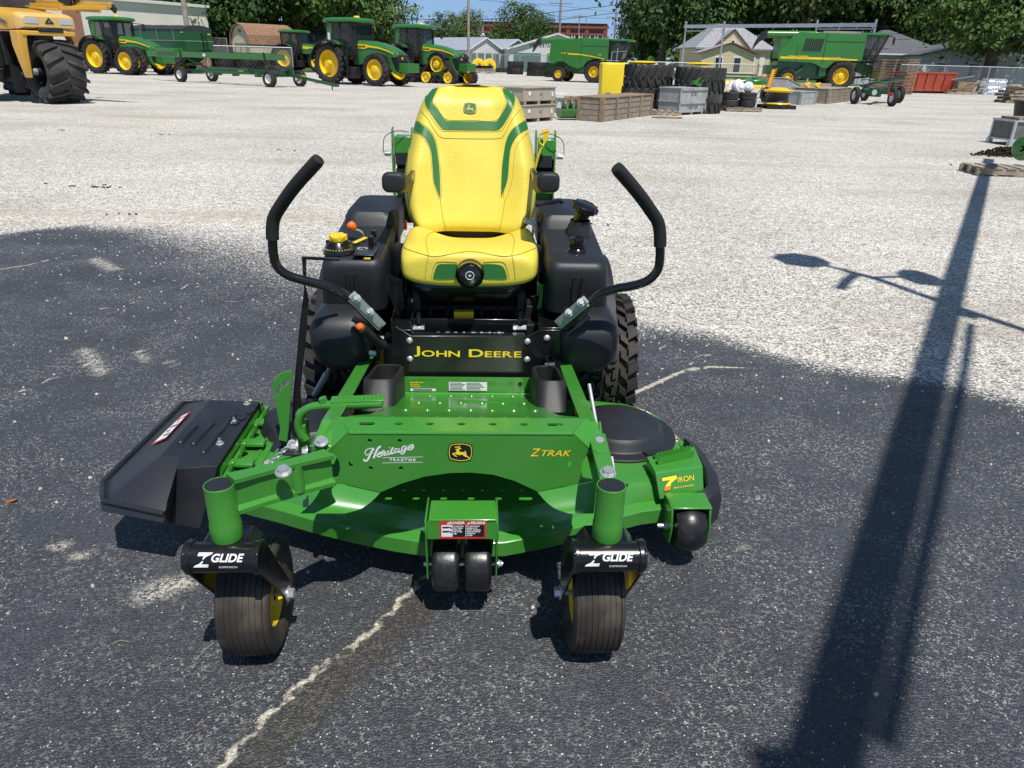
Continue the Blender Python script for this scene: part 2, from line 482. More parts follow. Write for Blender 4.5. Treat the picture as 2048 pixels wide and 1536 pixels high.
# ------------------------------------------------------------------ ground
def gravel_nodes(n, l, co):
    """colour and height of the pale crushed-stone lot; co: coordinate socket"""
    def noise(sc, det=5, rg=.55):
        t = n.new("ShaderNodeTexNoise"); t.inputs['Scale'].default_value = sc; t.inputs['Detail'].default_value = det; t.inputs['Roughness'].default_value = rg
        l.new(co, t.inputs['Vector']); return t.outputs[0]
    vo = n.new("ShaderNodeTexVoronoi"); vo.inputs['Scale'].default_value = 68; vo.inputs['Randomness'].default_value = 1; l.new(co, vo.inputs['Vector'])
    sp = n.new("ShaderNodeSeparateColor"); l.new(vo.outputs['Color'], sp.inputs[0])
    stone = n.new("ShaderNodeValToRGB")
    e = stone.color_ramp.elements
    e[0].position = 0; e[0].color = (.24, .23, .205, 1); e[1].position = 1; e[1].color = (.90, .87, .80, 1)
    q = e.new(.22); q.color = (.54, .51, .45, 1)
    q = e.new(.7); q.color = (.72, .68, .61, 1)
    l.new(sp.outputs[0], stone.inputs[0])
    # dark gaps between stones
    gap = n.new("ShaderNodeMapRange"); gap.inputs[1].default_value = .40; gap.inputs[2].default_value = .85; gap.inputs[3].default_value = 1.08; gap.inputs[4].default_value = .38
    l.new(vo.outputs['Distance'], gap.inputs[0])
    m1 = n.new("ShaderNodeVectorMath"); m1.operation = 'SCALE'; l.new(stone.outputs[0], m1.inputs[0]); l.new(gap.outputs[0], m1.inputs['Scale'])
    # metre-scale variation, dusty brown wheel tracks running across the lot
    mpp = n.new("ShaderNodeMapping"); mpp.inputs['Rotation'].default_value = (0, 0, radians(-14)); mpp.inputs['Scale'].default_value = (.16, 1.0, 1)
    l.new(co, mpp.inputs[0])
    tr = n.new("ShaderNodeTexNoise"); tr.inputs['Scale'].default_value = .75; tr.inputs['Detail'].default_value = 7; tr.inputs['Roughness'].default_value = .62
    l.new(mpp.outputs[0], tr.inputs['Vector'])
    tm = n.new("ShaderNodeMapRange"); tm.inputs[1].default_value = .50; tm.inputs[2].default_value = .68; tm.inputs[4].default_value = .70
    l.new(tr.outputs[0], tm.inputs[0])
    m2 = n.new("ShaderNodeMix"); m2.data_type = 'RGBA'; l.new(tm.outputs[0], m2.inputs[0]); l.new(m1.outputs[0], m2.inputs[6]); m2.inputs[7].default_value = (.43, .37, .285, 1)
    big = n.new("ShaderNodeMapRange"); big.inputs[1].default_value = .3; big.inputs[2].default_value = .7; big.inputs[3].default_value = .84; big.inputs[4].default_value = 1.12
    l.new(noise(.35, 6), big.inputs[0])
    m3 = n.new("ShaderNodeVectorMath"); m3.operation = 'SCALE'; l.new(m2.outputs[2], m3.inputs[0]); l.new(big.outputs[0], m3.inputs['Scale'])
    fin = n.new("ShaderNodeMapRange"); fin.inputs[1].default_value = .3; fin.inputs[2].default_value = .7; fin.inputs[3].default_value = .74; fin.inputs[4].default_value = 1.22
    l.new(noise(9, 6, .7), fin.inputs[0])
    m4 = n.new("ShaderNodeVectorMath"); m4.operation = 'SCALE'; l.new(m3.outputs[0], m4.inputs[0]); l.new(fin.outputs[0], m4.inputs['Scale'])
    h = n.new("ShaderNodeMath"); h.operation = 'MULTIPLY_ADD'; h.inputs[1].default_value = -1.0; h.inputs[2].default_value = 1.0; l.new(vo.outputs['Distance'], h.inputs[0])
    return m4.outputs[0], h.outputs[0]


def make_ground():
    gm = bpy.data.materials.new("pale_gravel"); gm.use_nodes = True
    n, l = gm.node_tree.nodes, gm.node_tree.links
    p = n["Principled BSDF"]; p.inputs['Roughness'].default_value = .95; p.inputs['Specular IOR Level'].default_value = .2
    co = n.new("ShaderNodeTexCoord")
    c, h = gravel_nodes(n, l, co.outputs['Object'])
    l.new(c, p.inputs['Base Color'])
    bp = n.new("ShaderNodeBump"); bp.inputs['Strength'].default_value = .8; bp.inputs['Distance'].default_value = .010
    l.new(h, bp.inputs['Height']); l.new(bp.outputs[0], p.inputs['Normal'])
    b = B(); b.add([(-900, -300, 0), (900, -300, 0), (900, 1500, 0), (-900, 1500, 0)], [(0, 1, 2, 3)])
    struct(b.build("gravel_lot", gm, smooth=0))

    # ---- asphalt apron with ragged edge, cracks and stains kept as attributes of a fine grid
    edge = [(-14, 3.4), (-9, 5.4), (-6.2, 6.1), (-4.61, 6.5), (-4.45, 6.75), (-4.1, 6.95), (-3.48, 6.93), (-2.65, 6.62), (-2.21, 6.36), (-1.77, 5.95), (-.6, 5.3), (.3, 4.75), (.85, 4.48), (1.19, 4.39), (1.44, 4.16), (1.67, 3.95), (2.29, 3.72), (2.7, 3.5), (4, 3.05), (7, 2.2), (12, .5)]
    wid = [(-14, .3), (-5, .3), (-4.2, .35), (-3.4, 1.0), (-2.6, 2.0), (-1.7, 2.1), (0, .7), (.9, .5), (1.5, .35), (12, .35)]

    def lerp(tab, x):
        for (x0, y0), (x1, y1) in zip(tab, tab[1:]):
            if x <= x1: return y0 + (y1 - y0) * max(0, (x - x0)) / (x1 - x0)
        return tab[-1][1]

    P = lambda *pp: [at(x, y) for x, y in pp]
    cracks = [  # (points, half width)
        (P((420, 1560), (500, 1470), (545, 1425), (600, 1375), (640, 1335), (690, 1310), (725, 1280), (760, 1250), (790, 1215), (825, 1180), (860, 1150)), .0105),
        (P((1240, 800), (1290, 778), (1340, 755), (1375, 742), (1420, 735), (1480, 738), (1560, 742), (1650, 745), (1760, 748), (1860, 757)), .011),
        (P((1375, 742), (1385, 725), (1400, 712), (1460, 708), (1530, 716), (1610, 722)), .007),
        (P((1283, 712), (1315, 712), (1325, 690), (1308, 672), (1290, 668)), .006), (P((1325, 690), (1360, 700), (1385, 712)), .004),
        (P((1283, 712), (1300, 728), (1345, 748)), .004), (P((1300, 680), (1298, 700)), .003),
        (P((20, 488), (90, 503), (150, 512), (185, 518), (230, 538), (280, 542), (320, 555), (385, 572), (430, 583), (480, 592)), .006),
        (P((195, 620), (250, 612), (290, 598), (340, 588), (372, 574)), .006),
        (P((400, 600), (470, 604), (530, 608), (600, 613)), .004),
        (P((0, 796), (50, 782), (100, 760), (150, 745), (190, 720)), .007),
        (P((0, 540), (60, 530), (120, 515)), .010), (P((560, 432), (430, 470)), .003),
    ]
    dirt = [(P((420, 1600), (540, 1480), (640, 1390), (760, 1290), (850, 1190)), .045)]
    stain = [(P((168, 702), (188, 728), (203, 748)), .020), (P((290, 1190), (330, 1175), (370, 1168)), .024), (P((278, 705), (292, 722)), .012), (P((338, 727), (352, 730)), .012), (P((100, 1085), (180, 1120)), .008), (P((190, 520), (225, 540)), .03), (P((955, 1300), (970, 1303)), .008), (P((1490, 1100), (1510, 1105)), .008)]

    def segd(p, pts):
        best = 9
        for a, c in zip(pts, pts[1:]):
            dx, dy = c.x - a.x, c.y - a.y
            t = max(0, min(1, ((p[0] - a.x) * dx + (p[1] - a.y) * dy) / (dx * dx + dy * dy + 1e-9)))
            best = min(best, hypot(p[0] - a.x - t * dx, p[1] - a.y - t * dy))
        return best

    boxes = [(min(q.x for q in pts) - .3, max(q.x for q in pts) + .3, min(q.y for q in pts) - .3, max(q.y for q in pts) + .3) for pts, w in cracks + dirt + stain]
    allp = cracks + dirt + stain
    nc, nd = len(cracks), len(cracks) + len(dirt)
    xs = [-14, -11, -9, -7.5, -6.4, -5.6] + [-5.2 + .045 * i for i in range(206)] + [4.4, 5, 6, 7.5, 9.5, 12]
    ys = [-14, -8, -4, -2, -.8, 0] + [.5 + .045 * i for i in range(150)]
    vs, fs, A, C, D, T = [], [], [], [], [], []
    nx = len(xs)
    for y in ys:
        for x in xs:
            q = (x, y)
            ed = lerp(edge, x) + .10 * NZ.noise((x * 1.7, y * 1.7, 0)) + .05 * NZ.noise((x * 6, y * 6, 3)) - y
            ca = da = ta = 1.0
            for i, (pts, w) in enumerate(allp):
                bx = boxes[i]
                if bx[0] < x < bx[1] and bx[2] < y < bx[3]:
                    d = segd(q, pts) / w
                    if i < nc: ca = min(ca, d / 12)
                    elif i < nd: da = min(da, d / 3)
                    else: ta = min(ta, d / 3)
            vs.append((x, y, .004)); A.append(ed / lerp(wid, x)); C.append(ca); D.append(da); T.append(ta)
    for j in range(len(ys) - 1):
        for i in range(nx - 1):
            k = j * nx + i
            if max(A[k], A[k + 1], A[k + nx], A[k + nx + 1]) > -.25: fs.append((k, k + 1, k + nx + 1, k + nx))
    me = bpy.data.meshes.new("asphalt_apron"); me.from_pydata(vs, [], fs)
    for nm, arr in (("inset", A), ("crack", C), ("dirt", D), ("stain", T)):
        a = me.attributes.new(nm, 'FLOAT', 'POINT'); a.data.foreach_set("value", arr)
    am = bpy.data.materials.new("speckled_asphalt"); am.use_nodes = True
    n, l = am.node_tree.nodes, am.node_tree.links
    p = n["Principled BSDF"]
    co = n.new("ShaderNodeTexCoord"); O = co.outputs['Object']
    gcol, gh = gravel_nodes(n, l, O)

    def noise(sc, det=4, rg=.55, off=None):
        t = n.new("ShaderNodeTexNoise"); t.inputs['Scale'].default_value = sc; t.inputs['Detail'].default_value = det; t.inputs['Roughness'].default_value = rg
        l.new(O, t.inputs['Vector']); return t.outputs[0]

    def rng(s, a, b_, c_, d_):
        t = n.new("ShaderNodeMapRange"); t.inputs[1].default_value = a; t.inputs[2].default_value = b_; t.inputs[3].default_value = c_; t.inputs[4].default_value = d_
        l.new(s, t.inputs[0]); return t.outputs[0]

    def ma(op, a, b_=None):
        t = n.new("ShaderNodeMath"); t.operation = op
        for i, x in enumerate((a, b_)):
            if x is None: continue
            if isinstance(x, (int, float)): t.inputs[i].default_value = x
            else: l.new(x, t.inputs[i])
        return t.outputs[0]

    def mixc(f, a, c_):
        t = n.new("ShaderNodeMix"); t.data_type = 'RGBA'; l.new(f, t.inputs[0])
        for i, x in ((6, a), (7, c_)):
            if isinstance(x, tuple): t.inputs[i].default_value = (*x, 1)
            else: l.new(x, t.inputs[i])
        return t.outputs[2]

    def attr(nm):
        t = n.new("ShaderNodeAttribute"); t.attribute_name = nm; return t.outputs['Fac']
    # warped coordinates make the stones irregular
    wn_ = n.new("ShaderNodeTexNoise"); wn_.inputs['Scale'].default_value = 55; l.new(O, wn_.inputs['Vector'])
    wv = n.new("ShaderNodeVectorMath"); wv.operation = 'MULTIPLY_ADD'; wv.inputs[1].default_value = (.009, .009, 0); l.new(wn_.outputs['Color'], wv.inputs[0]); l.new(O, wv.inputs[2])
    v1 = n.new("ShaderNodeTexVoronoi"); v1.feature = 'DISTANCE_TO_EDGE'; v1.inputs['Scale'].default_value = 108; l.new(wv.outputs[0], v1.inputs['Vector'])
    v2 = n.new("ShaderNodeTexVoronoi"); v2.inputs['Scale'].default_value = 108; l.new(wv.outputs[0], v2.inputs['Vector'])
    s2 = n.new("ShaderNodeSeparateColor"); l.new(v2.outputs['Color'], s2.inputs[0])
    stone = mixc(s2.outputs[0], (.038, .041, .048), (.060, .064, .074))
    pat = rng(noise(2.6, 7, .68), .42, .66, 0, 1)       # where pale dust sits in the gaps
    fine = rng(noise(75, 3, .65), .50, .60, 0, 1)
    crev = ma('MULTIPLY', ma('MULTIPLY', rng(v1.outputs[0], .05, .14, 1, 0), fine), rng(pat, 0, 1, .10, .80))
    v3 = n.new("ShaderNodeTexVoronoi"); v3.inputs['Scale'].default_value = 150; l.new(O, v3.inputs['Vector'])
    s3 = n.new("ShaderNodeSeparateColor"); l.new(v3.outputs['Color'], s3.inputs[0])
    chips = ma('MULTIPLY', ma('GREATER_THAN', s3.outputs[0], rng(pat, 0, 1, .978, .93)), rng(v3.outputs[0], .28, .42, 1, 0))
    base = mixc(crev, stone, (.52, .50, .445))
    base = mixc(ma('MULTIPLY', chips, .9), base, (.68, .66, .60))
    cl = rng(noise(1.1, 5), .3, .7, .82, 1.22)
    vs_ = n.new("ShaderNodeVectorMath"); vs_.operation = 'SCALE'; l.new(base, vs_.inputs[0]); l.new(cl, vs_.inputs['Scale'])
    base = vs_.outputs[0]
    nsm = noise(28, 5, .7)
    dfac = rng(ma('ADD', attr("dirt"), rng(noise(14, 5), .3, .7, -.25, .25)), .25, .75, .8, 0)
    base = mixc(dfac, base, mixc(fine, (.045, .042, .036), (.085, .08, .068)))
    sfac = ma('MULTIPLY', rng(ma('ADD', attr("stain"), rng(noise(16, 6, .7), .3, .7, -.30, .30)), .2, .85, 1, 0), rng(noise(95, 4, .75), .46, .54, 0, .95))
    base = mixc(sfac, base, (.58, .54, .45))
    cfac = rng(ma('ADD', attr("crack"), rng(noise(40, 5, .7), .3, .7, -.05, .05)), .085, .13, 1, 0)
    crackc = mixc(rng(noise(90, 4), .35, .65, 0, 1), (.30, .26, .19), (.70, .65, .54))
    base = mixc(cfac, base, crackc)
    gf = rng(ma('ADD', attr("inset"), rng(noise(60, 5, .75), .28, .72, -.75, .75)), -.05, .30, 1, 0)
    col = mixc(gf, base, gcol)
    l.new(col, p.inputs['Base Color'])
    rr = rng(gf, 0, 1, .52, .95); l.new(rr, p.inputs['Roughness'])
    p.inputs['Specular IOR Level'].default_value = .45
    hh = ma('ADD', ma('MULTIPLY', rng(v1.outputs[0], 0, .30, 0, 1), ma('SUBTRACT', 1.0, gf)), ma('MULTIPLY', gh, gf))
    hh = ma('ADD', hh, ma('MULTIPLY', noise(220, 2), .35))
    hh = ma('SUBTRACT', hh, ma('MULTIPLY', cfac, .8))
    bp = n.new("ShaderNodeBump"); bp.inputs['Strength'].default_value = .7; bp.inputs['Distance'].default_value = .0038
    l.new(hh, bp.inputs['Height']); l.new(bp.outputs[0], p.inputs['Normal'])
    me.materials.append(am)
    ob = bpy.data.objects.new("asphalt_apron", me); COL.objects.link(ob); struct(ob)

    # loose stones thrown from the gravel
    rnd = random.Random(3)
    b = B()
    for i in range(1500):
        x = rnd.uniform(-4.6, 3.2)
        e0 = lerp(edge, x)
        d = rnd.expovariate(1 / (.22 if x > .8 or x < -3.6 else .9)) - .25
        if i % 6 == 0: d = rnd.uniform(0, 5)
        y = e0 - d
        r = rnd.uniform(.003, .0085) * (1.0 if rnd.random() < .9 else 1.7)
        vs = []
        for k in range(6):
            a = k * pi / 3 + rnd.uniform(-.4, .4)
            vs.append((x + r * cos(a) * rnd.uniform(.7, 1.2), y + r * sin(a) * rnd.uniform(.6, 1.2), .004))
        top = [(x + (q[0] - x) * .6, y + (q[1] - y) * .6, .004 + r * rnd.uniform(.6, 1.0)) for q in vs]
        b.loft([vs, top])
    sm = mat("loose_stone", (.50, .47, .42), .9, var=.35, vscale=40)
    tag(b.build("loose_gravel", sm, smooth=0), "scattered pale stones lying on the dark asphalt", None, kind="stuff")


make_ground()


# ================================================================== the mower
from mathutils.bvhtree import BVHTree
MO, MYAW = V((-.135, 1.63, 0)), radians(2.6)
_mx, _my = V((cos(MYAW), sin(MYAW), 0)), V((-sin(MYAW), cos(MYAW), 0))
CAML = V(((V((0, 0, CAM_H)) - MO).dot(_mx), (V((0, 0, CAM_H)) - MO).dot(_my), CAM_H))


def lray(px, py):
    d = (_fw * FPX + _rt * (px - 1024) - _up * (py - 768)).normalized()
    return V((d.dot(_mx), d.dot(_my), d.z))


def ly(px, py, y):
    d = lray(px, py); return CAML + d * ((y - CAML.y) / d.y)


def lz(px, py, z):
    d = lray(px, py); return CAML + d * ((z - CAML.z) / d.z)


def bvh_of(b):
    return BVHTree.FromPolygons([V(p) for p in b.v], b.f)


def onto(bvh, px, py, off=.0015):
    d = lray(px, py)
    h = bvh.ray_cast(CAML, d)
    if h[0] is None: return None
    nn = h[1] if h[1].dot(d) < 0 else -h[1]
    return h[0] + nn * off


def resample(pts, n):
    pts = [V((p[0], p[1], 0)) for p in pts]
    L = [0]
    for a, b in zip(pts, pts[1:]): L.append(L[-1] + (b - a).length)
    out = []
    for i in range(n):
        t = L[-1] * i / (n - 1); k = 0
        while k < len(L) - 2 and L[k + 1] < t: k += 1
        f = (t - L[k]) / max(1e-9, L[k + 1] - L[k])
        out.append(pts[k].lerp(pts[k + 1], f))
    return out


def ribbon(b, bvh, pa, pb, n=40, m=4, off=.002, mi=0):
    A = resample([(p.x, p.y) for p in smooth_path([(q[0], q[1], 0) for q in pa], 6)], n)
    C = resample([(p.x, p.y) for p in smooth_path([(q[0], q[1], 0) for q in pb], 6)], n)
    vs, ok = [], True
    for a, c in zip(A, C):
        for j in range(m + 1):
            q = a.lerp(c, j / m)
            h = onto(bvh, q.x, q.y, off)
            vs.append(h)
    k = m + 1
    fs = [(i * k + j, (i + 1) * k + j, (i + 1) * k + j + 1, i * k + j + 1) for i in range(n - 1) for j in range(m)]
    fs = [f for f in fs if all(vs[x] is not None for x in f) and max((vs[f[0]] - vs[f[2]]).length, (vs[f[1]] - vs[f[3]]).length) < .06]
    b.add([p if p is not None else V((0, 1.2, .7)) for p in vs], fs, mi)


def patch(b, bvh, quad, n=6, m=6, off=.0015, mi=0):
    """four photo corners in order -> small grid lying on a surface"""
    q = [V((p[0], p[1], 0)) for p in quad]
    vs = []
    for i in range(n + 1):
        for j in range(m + 1):
            a = q[0].lerp(q[1], j / m).lerp(q[3].lerp(q[2], j / m), i / n)
            h = onto(bvh, a.x, a.y, off)
            vs.append(h)
    k = m + 1
    fs = [(i * k + j, i * k + j + 1, (i + 1) * k + j + 1, (i + 1) * k + j) for i in range(n) for j in range(m)]
    fs = [f for f in fs if all(vs[x] is not None for x in f) and (vs[f[0]] - vs[f[2]]).length < .08]
    b.add([p if p is not None else V((0, .9, .3)) for p in vs], fs, mi)


def stitch(b, bvh, pts, r=.0011, n=60, off=.0008):
    P_ = resample([(p.x, p.y) for p in smooth_path([(q[0], q[1], 0) for q in pts], 6)], n)
    vs = [onto(bvh, p.x, p.y, off) for p in P_]
    vs = [v for v in vs if v is not None]
    if len(vs) > 2: b.tube(vs, r, 5)


def rring(x0, x1, y0, y1, z, r, n=4, dz=None):
    pts = rrect(x1 - x0, y1 - y0, min(r, (x1 - x0) / 2.05, (y1 - y0) / 2.05), (x0 + x1) / 2, (y0 + y1) / 2, n)
    return [(p[0], p[1], z + (dz(p[0], p[1]) if dz else 0)) for p in pts]


DEER = [(540, 600), (590, 592), (640, 580), (700, 568), (722, 530), (725, 505), (770, 505), (775, 540), (800, 545), (868, 540), (820, 585), (765, 582), (748, 600), (740, 690), (750, 740), (780, 765), (900, 768), (960, 772), (1030, 790), (1045, 780), (1040, 740), (1000, 670), (1035, 690), (1090, 750), (1118, 790), (1100, 820), (1080, 840), (1110, 900), (1145, 990), (1200, 1030), (1250, 1080), (1300, 1150), (1270, 1165), (1220, 1110), (1150, 1060), (1050, 1030), (980, 980), (930, 930), (850, 915), (740, 940), (620, 900), (560, 880), (460, 870), (500, 910), (590, 985), (635, 1045), (600, 1050), (500, 980), (440, 930), (385, 855), (395, 840), (500, 815), (565, 815), (580, 760), (610, 680), (625, 635), (570, 620)]
ANT1 = [(725, 512), (690, 497), (600, 502), (520, 532), (560, 488), (530, 440), (590, 462), (660, 472), (630, 400), (682, 442), (728, 480)]
ANT2 = [(738, 512), (755, 450), (720, 370), (772, 412), (797, 470), (785, 512)]
SHIELD = [(300, 365), (420, 325), (600, 290), (780, 280), (1000, 290), (1180, 330), (1330, 400), (1370, 520), (1400, 770), (1370, 980), (1300, 1190), (1100, 1250), (820, 1285), (540, 1245), (270, 1150), (230, 960), (215, 790), (235, 580)]


def emblem(parent, name, o, u, v, w, ground, mark, frame=None):
    """leaping stag in a rounded shield; w = width"""
    k = w / 1190.0
    u, v = V(u).normalized(), V(v).normalized()
    nrm = u.cross(v)
    cv = lambda pts: [((p[0] - 805) * k, (785 - p[1]) * k) for p in reversed(pts)]
    grow = lambda pts, s: [(805 + (p[0] - 805) * s, 785 + (p[1] - 785) * s) for p in pts]
    b = B()
    o = V(o)
    if ground:
        b.plate(cv(grow(SHIELD, 1.09)), o + nrm * .002, u, v, .004, mi=0)
    b.plate(cv(SHIELD), o + nrm * .0026, u, v, .002, holes=[cv(grow(SHIELD, .945))], mi=1)
    for pl in (DEER, ANT1, ANT2):
        b.plate(cv(pl), o + nrm * .0027, u, v, .002, mi=1)
    return b.build(name, [ground or mark, mark], parent, smooth=0)


def tread_block(b, R0, R1, x0, x1, a0, a1, skew=0.0, nseg=2, ax=None, taper=.85):
    """raised block on a tyre whose axis is +x through ax (y,z)"""
    vs = []
    for rr, tp in ((R0, 1.0), (R1, taper)):
        for i in range(nseg + 1):
            t = i / nseg
            for x, sk in ((x0, 0.0), (x1, skew)):
                am = (a0 + a1) / 2 + (t - .5) * (a1 - a0) * tp + sk
                xm = (x0 + x1) / 2 + (x - (x0 + x1) / 2) * tp
                vs.append((xm, ax[0] + rr * cos(am), ax[1] + rr * sin(am)))
    k = 2 * (nseg + 1)
    fs = []
    for i in range(nseg):
        a = 2 * i
        fs += [(k + a, k + a + 1, k + a + 3, k + a + 2), (a, k + a, k + a + 2, a + 2), (a + 1, a + 3, k + a + 3, k + a + 1)]
    fs += [(0, 1, k + 1, k), (k - 2, 2 * k - 2, 2 * k - 1, k - 1)]
    b.add(vs, fs)


def make_mower():
    root = thing("zero_turn_mower", "green and yellow zero turn mower with yellow seat standing on dark asphalt", "mower", MO, MYAW)
    R = root

    # ---------------------------------------------------------------- deck
    OUT = [(-0.607, 0.418), (-0.481, 0.36), (-0.346, 0.307), (-0.21, 0.263), (-0.114, 0.239), (0.002, 0.234), (0.137, 0.239), (0.253, 0.273), (0.369, 0.316), (0.485, 0.36), (0.601, 0.408), (0.698, 0.427), (0.775, 0.452), (0.823, 0.495), (0.852, 0.572), (0.869, 0.698), (0.871, 0.833), (0.857, 0.939), (0.823, 1.036), (0.756, 1.113), (0.678, 1.162), (0.533, 1.195), (0.195, 1.2), (-0.191, 1.2), (-0.578, 1.152), (-0.751, 1.084), (-0.805, 1.007), (-0.814, 0.862), (-0.814, 0.669), (-0.814, 0.543), (-0.751, 0.476)]
    def ins(d):
        out = []
        n = len(OUT)
        for i in range(n):
            a, c = V((*OUT[i - 1], 0)), V((*OUT[(i + 1) % n], 0))
            t = (c - a).normalized(); nn = V((-t.y, t.x, 0))
            out.append((OUT[i][0] + nn.x * d, OUT[i][1] + nn.y * d))
        return out
    b = B()
    rings = [[(p[0], p[1], z) for p in ins(d)] for d, z in ((.012, .128), (0, .128), (0, .178), (.006, .183), (.026, .186), (.036, .192), (.046, .214), (.056, .236), (.070, .250), (.09, .253))]
    b.loft(rings, caps=False)
    b.add(rings[-1], [tuple(range(len(OUT)))])
    deck = b.build("mower_deck", GREEN, R, smooth=32)
    bd = bvh_of(b)
    # black spindle covers
    for cx, cy in ((.582, .819), (-.597, .862)):
        q = B()
        q.lathe([(.0, .066), (.03, .066), (.13, .060), (.150, .054), (.163, .040), (.170, .018), (.176, .012), (.215, .010), (.218, .006), (.218, 0)], (cx, cy, .254), n=48)
        q.cyl((cx + .02, cy + .07, .312), (cx + .02, cy + .07, .3192), .018, n=14)
        q.box((cx + .09, cy - .17, .268), (.05, .03, .012), (0, 0, 25))
        q.build("spindle_cover", BLACKP, deck, smooth=30)
    # warning labels on the deck
    def label(quad, name, frame=RED, rows=5, bvh=bd, par=deck, bo=0.0):
        q = B()
        c0 = [V((p[0], p[1], 0)) for p in quad]
        bil = lambda s, t: c0[0].lerp(c0[1], s).lerp(c0[3].lerp(c0[2], s), t)
        sub = lambda s0, s1, t0, t1: [tuple(bil(s, t)[:2]) for s, t in ((s0, t0), (s1, t0), (s1, t1), (s0, t1))]
        patch(q, bvh, quad, off=bo + .0010, mi=0)
        patch(q, bvh, sub(.07, .93, .20, .93), off=bo + .0016, mi=1)
        for i in range(rows):
            t0 = .26 + .64 * i / rows
            patch(q, bvh, sub(.38, .55 + .33 * ((i * 37) % 10) / 10, t0, t0 + .07), 1, 4, off=bo + .0022, mi=2)
            patch(q, bvh, sub(.14, .32, t0, t0 + .09), 1, 2, off=bo + .0022, mi=2) if i % 2 else None
        patch(q, bvh, sub(.15, .8, .05, .14), 1, 3, off=bo + .0018, mi=1)
        q.build(name, [frame, WHITE, INK], par, smooth=0)
    label([(1321, 856), (1350, 854), (1362, 885), (1334, 888)], "warning_label")
    label([(514, 906), (551, 905), (533, 943), (498, 943)], "warning_label")
    label([(1262, 808), (1285, 812), (1312, 827), (1296, 830)], "warning_label", OTXT)
    # right front deck step with serrated treads
    q = B()
    f0, f1, f2, f3 = lz(1294, 914, .30), lz(1388, 893, .30), lz(1405, 931, .30), lz(1311, 945, .30)
    g2, g3 = ly(1407, 981, f2.y - .035), ly(1320, 998, f3.y - .035)
    vs = [f0, f1, f2, f3, g2, g3]
    q.add(vs, [(3, 2, 1, 0), (3, 5, 4, 2)])
    q.add([p + V((0, .006, -.008)) for p in vs], [(0, 1, 2, 3), (2, 4, 5, 3)])
    q.add([f0, f3, g3, V((f0.x, f0.y, .23))], [(0, 1, 2, 3)])
    step = q.build("deck_step", GREEN, deck, bevel=.006, smooth=30)
    q = B()
    u_ = (f1 - f0).normalized(); w_ = (f3 - f0).normalized()
    for k, t in enumerate((.28, .62)):
        p0 = f0.lerp(f3, t) + u_ * .022 + V((0, 0, .001)); L = (f1 - f0).length - .05
        q.bar(p0 - w_ * .012 + V((0, 0, .001)), p0 + u_ * L - w_ * .012 + V((0, 0, .001)), .016, .002, mi=1)  # flat near-black strip, painted shade of an open slot
        teeth = []
        nt = 10
        for i in range(nt * 2 + 1):
            s = i / (nt * 2)
            teeth.append((s * L, .020 if i % 2 else .026))
        outl = [(0, 0), (L, 0)] + list(reversed(teeth))
        q.plate(outl, p0, u_, V((0, 0, 1)), .0035)
    q.build("step_tread", [GREEN, DARK], deck, smooth=0)
    fu = (f2 - f3).normalized(); fv = (f3 - g3).normalized(); fn = fu.cross(fv); fn = fn if fn.y < 0 else -fn
    fc = (f3 + f2 + g2 + g3) / 4
    bs = BVHTree.FromPolygons([tuple(fc + (p - fc) * 1.6) for p in (f3, f2, g2, g3)], [(0, 1, 2, 3)])
    for m_, off, bo in ((INK, .0008, .018), (YTXT, .0014, .004)):
        text("lettering", "IRON", .0265, m_, deck, onto(bs, 1371, 958, off), fu, fv, bo, .05, 1.0, ext=.0001)
    seven = [(1323, 956), (1353, 950), (1353, 957), (1342, 966), (1339, 980), (1328, 982), (1331, 971), (1339, 960), (1324, 962)]
    for m_, off, gr in ((INK, .0009, 1.10), (YTXT, .0015, 1.0)):
        q = B(); cx = sum(p[0] for p in seven) / 9; cy = sum(p[1] for p in seven) / 9
        pts = [onto(bs, cx + (p[0] - cx) * gr, cy + (p[1] - cy) * gr, off) for p in seven]
        if all(p is not None for p in pts):
            q.add(pts, [tuple(range(9))]); q.build("numeral", m_, deck, smooth=0)
    q = B(); pts = [onto(bs, x, y, .0019) for x, y in ((1329, 974), (1341, 971), (1339, 980), (1328, 982))]
    if all(p is not None for p in pts): q.add(pts, [(0, 1, 2, 3)]); q.build("numeral", OTXT, deck, smooth=0)
    text("lettering", "Mulch on Demand 60", .0085, YTXT, deck, onto(bs, 1367, 973, .0015), fu, fv, .004)
    # black mulch baffle round the right end
    q = B()
    rings = []
    for x, y in ((.80, .50), (.855, .505), (.905, .56), (.925, .66), (.925, .82), (.905, .90)):
        dx = .02 + (.012 if x > .85 else 0)
        y -= .075; x -= .028
        rings.append([(x - dx, y + .01, .232), (x + .004, y - .004, .218), (x + .014, y - .01, .19), (x + .012, y - .008, .105), (x - dx, y + .012, .10)])
    q.loft(rings)
    q.build("mulch_baffle", BLACKP, R, smooth=28)
    # centre anti scalp rollers with bracket
    q = B()
    q.plate([(-.092, 0), (.112, 0), (.112, .05), (.104, .066), (-.084, .066), (-.092, .05)], (0, .075, .312), th=.006)
    q.box((.01, .125, .3715), (.190, .10, .012))
    for x in (-.0905, .1105):
        q.plate([(.100, .15), (.165, .15), (.24, .26), (.20, .372), (.075, .372), (.075, .315)], (x, 0, 0), (0, 1, 0), (0, 0, 1), .006)
    q.build("roller_bracket", GREEN, R, bevel=.004)
    q = B()
    dq = lambda x0, x1, z0, z1, mi, o=0: q.add([(x0, .075 - o, z0), (x1, .075 - o, z0), (x1, .075 - o, z1), (x0, .075 - o, z1)], [(0, 1, 2, 3)], mi)
    dz_ = .0355
    dq(-.054, .076, .3150, .3740, 0, .0016)
    dq(-.049, -.018, .322, .3615, 1, .0022); dq(-.017, .071, .322, .3615, 2, .0022); dq(.0185, .0198, .322, .3615, 1, .003)
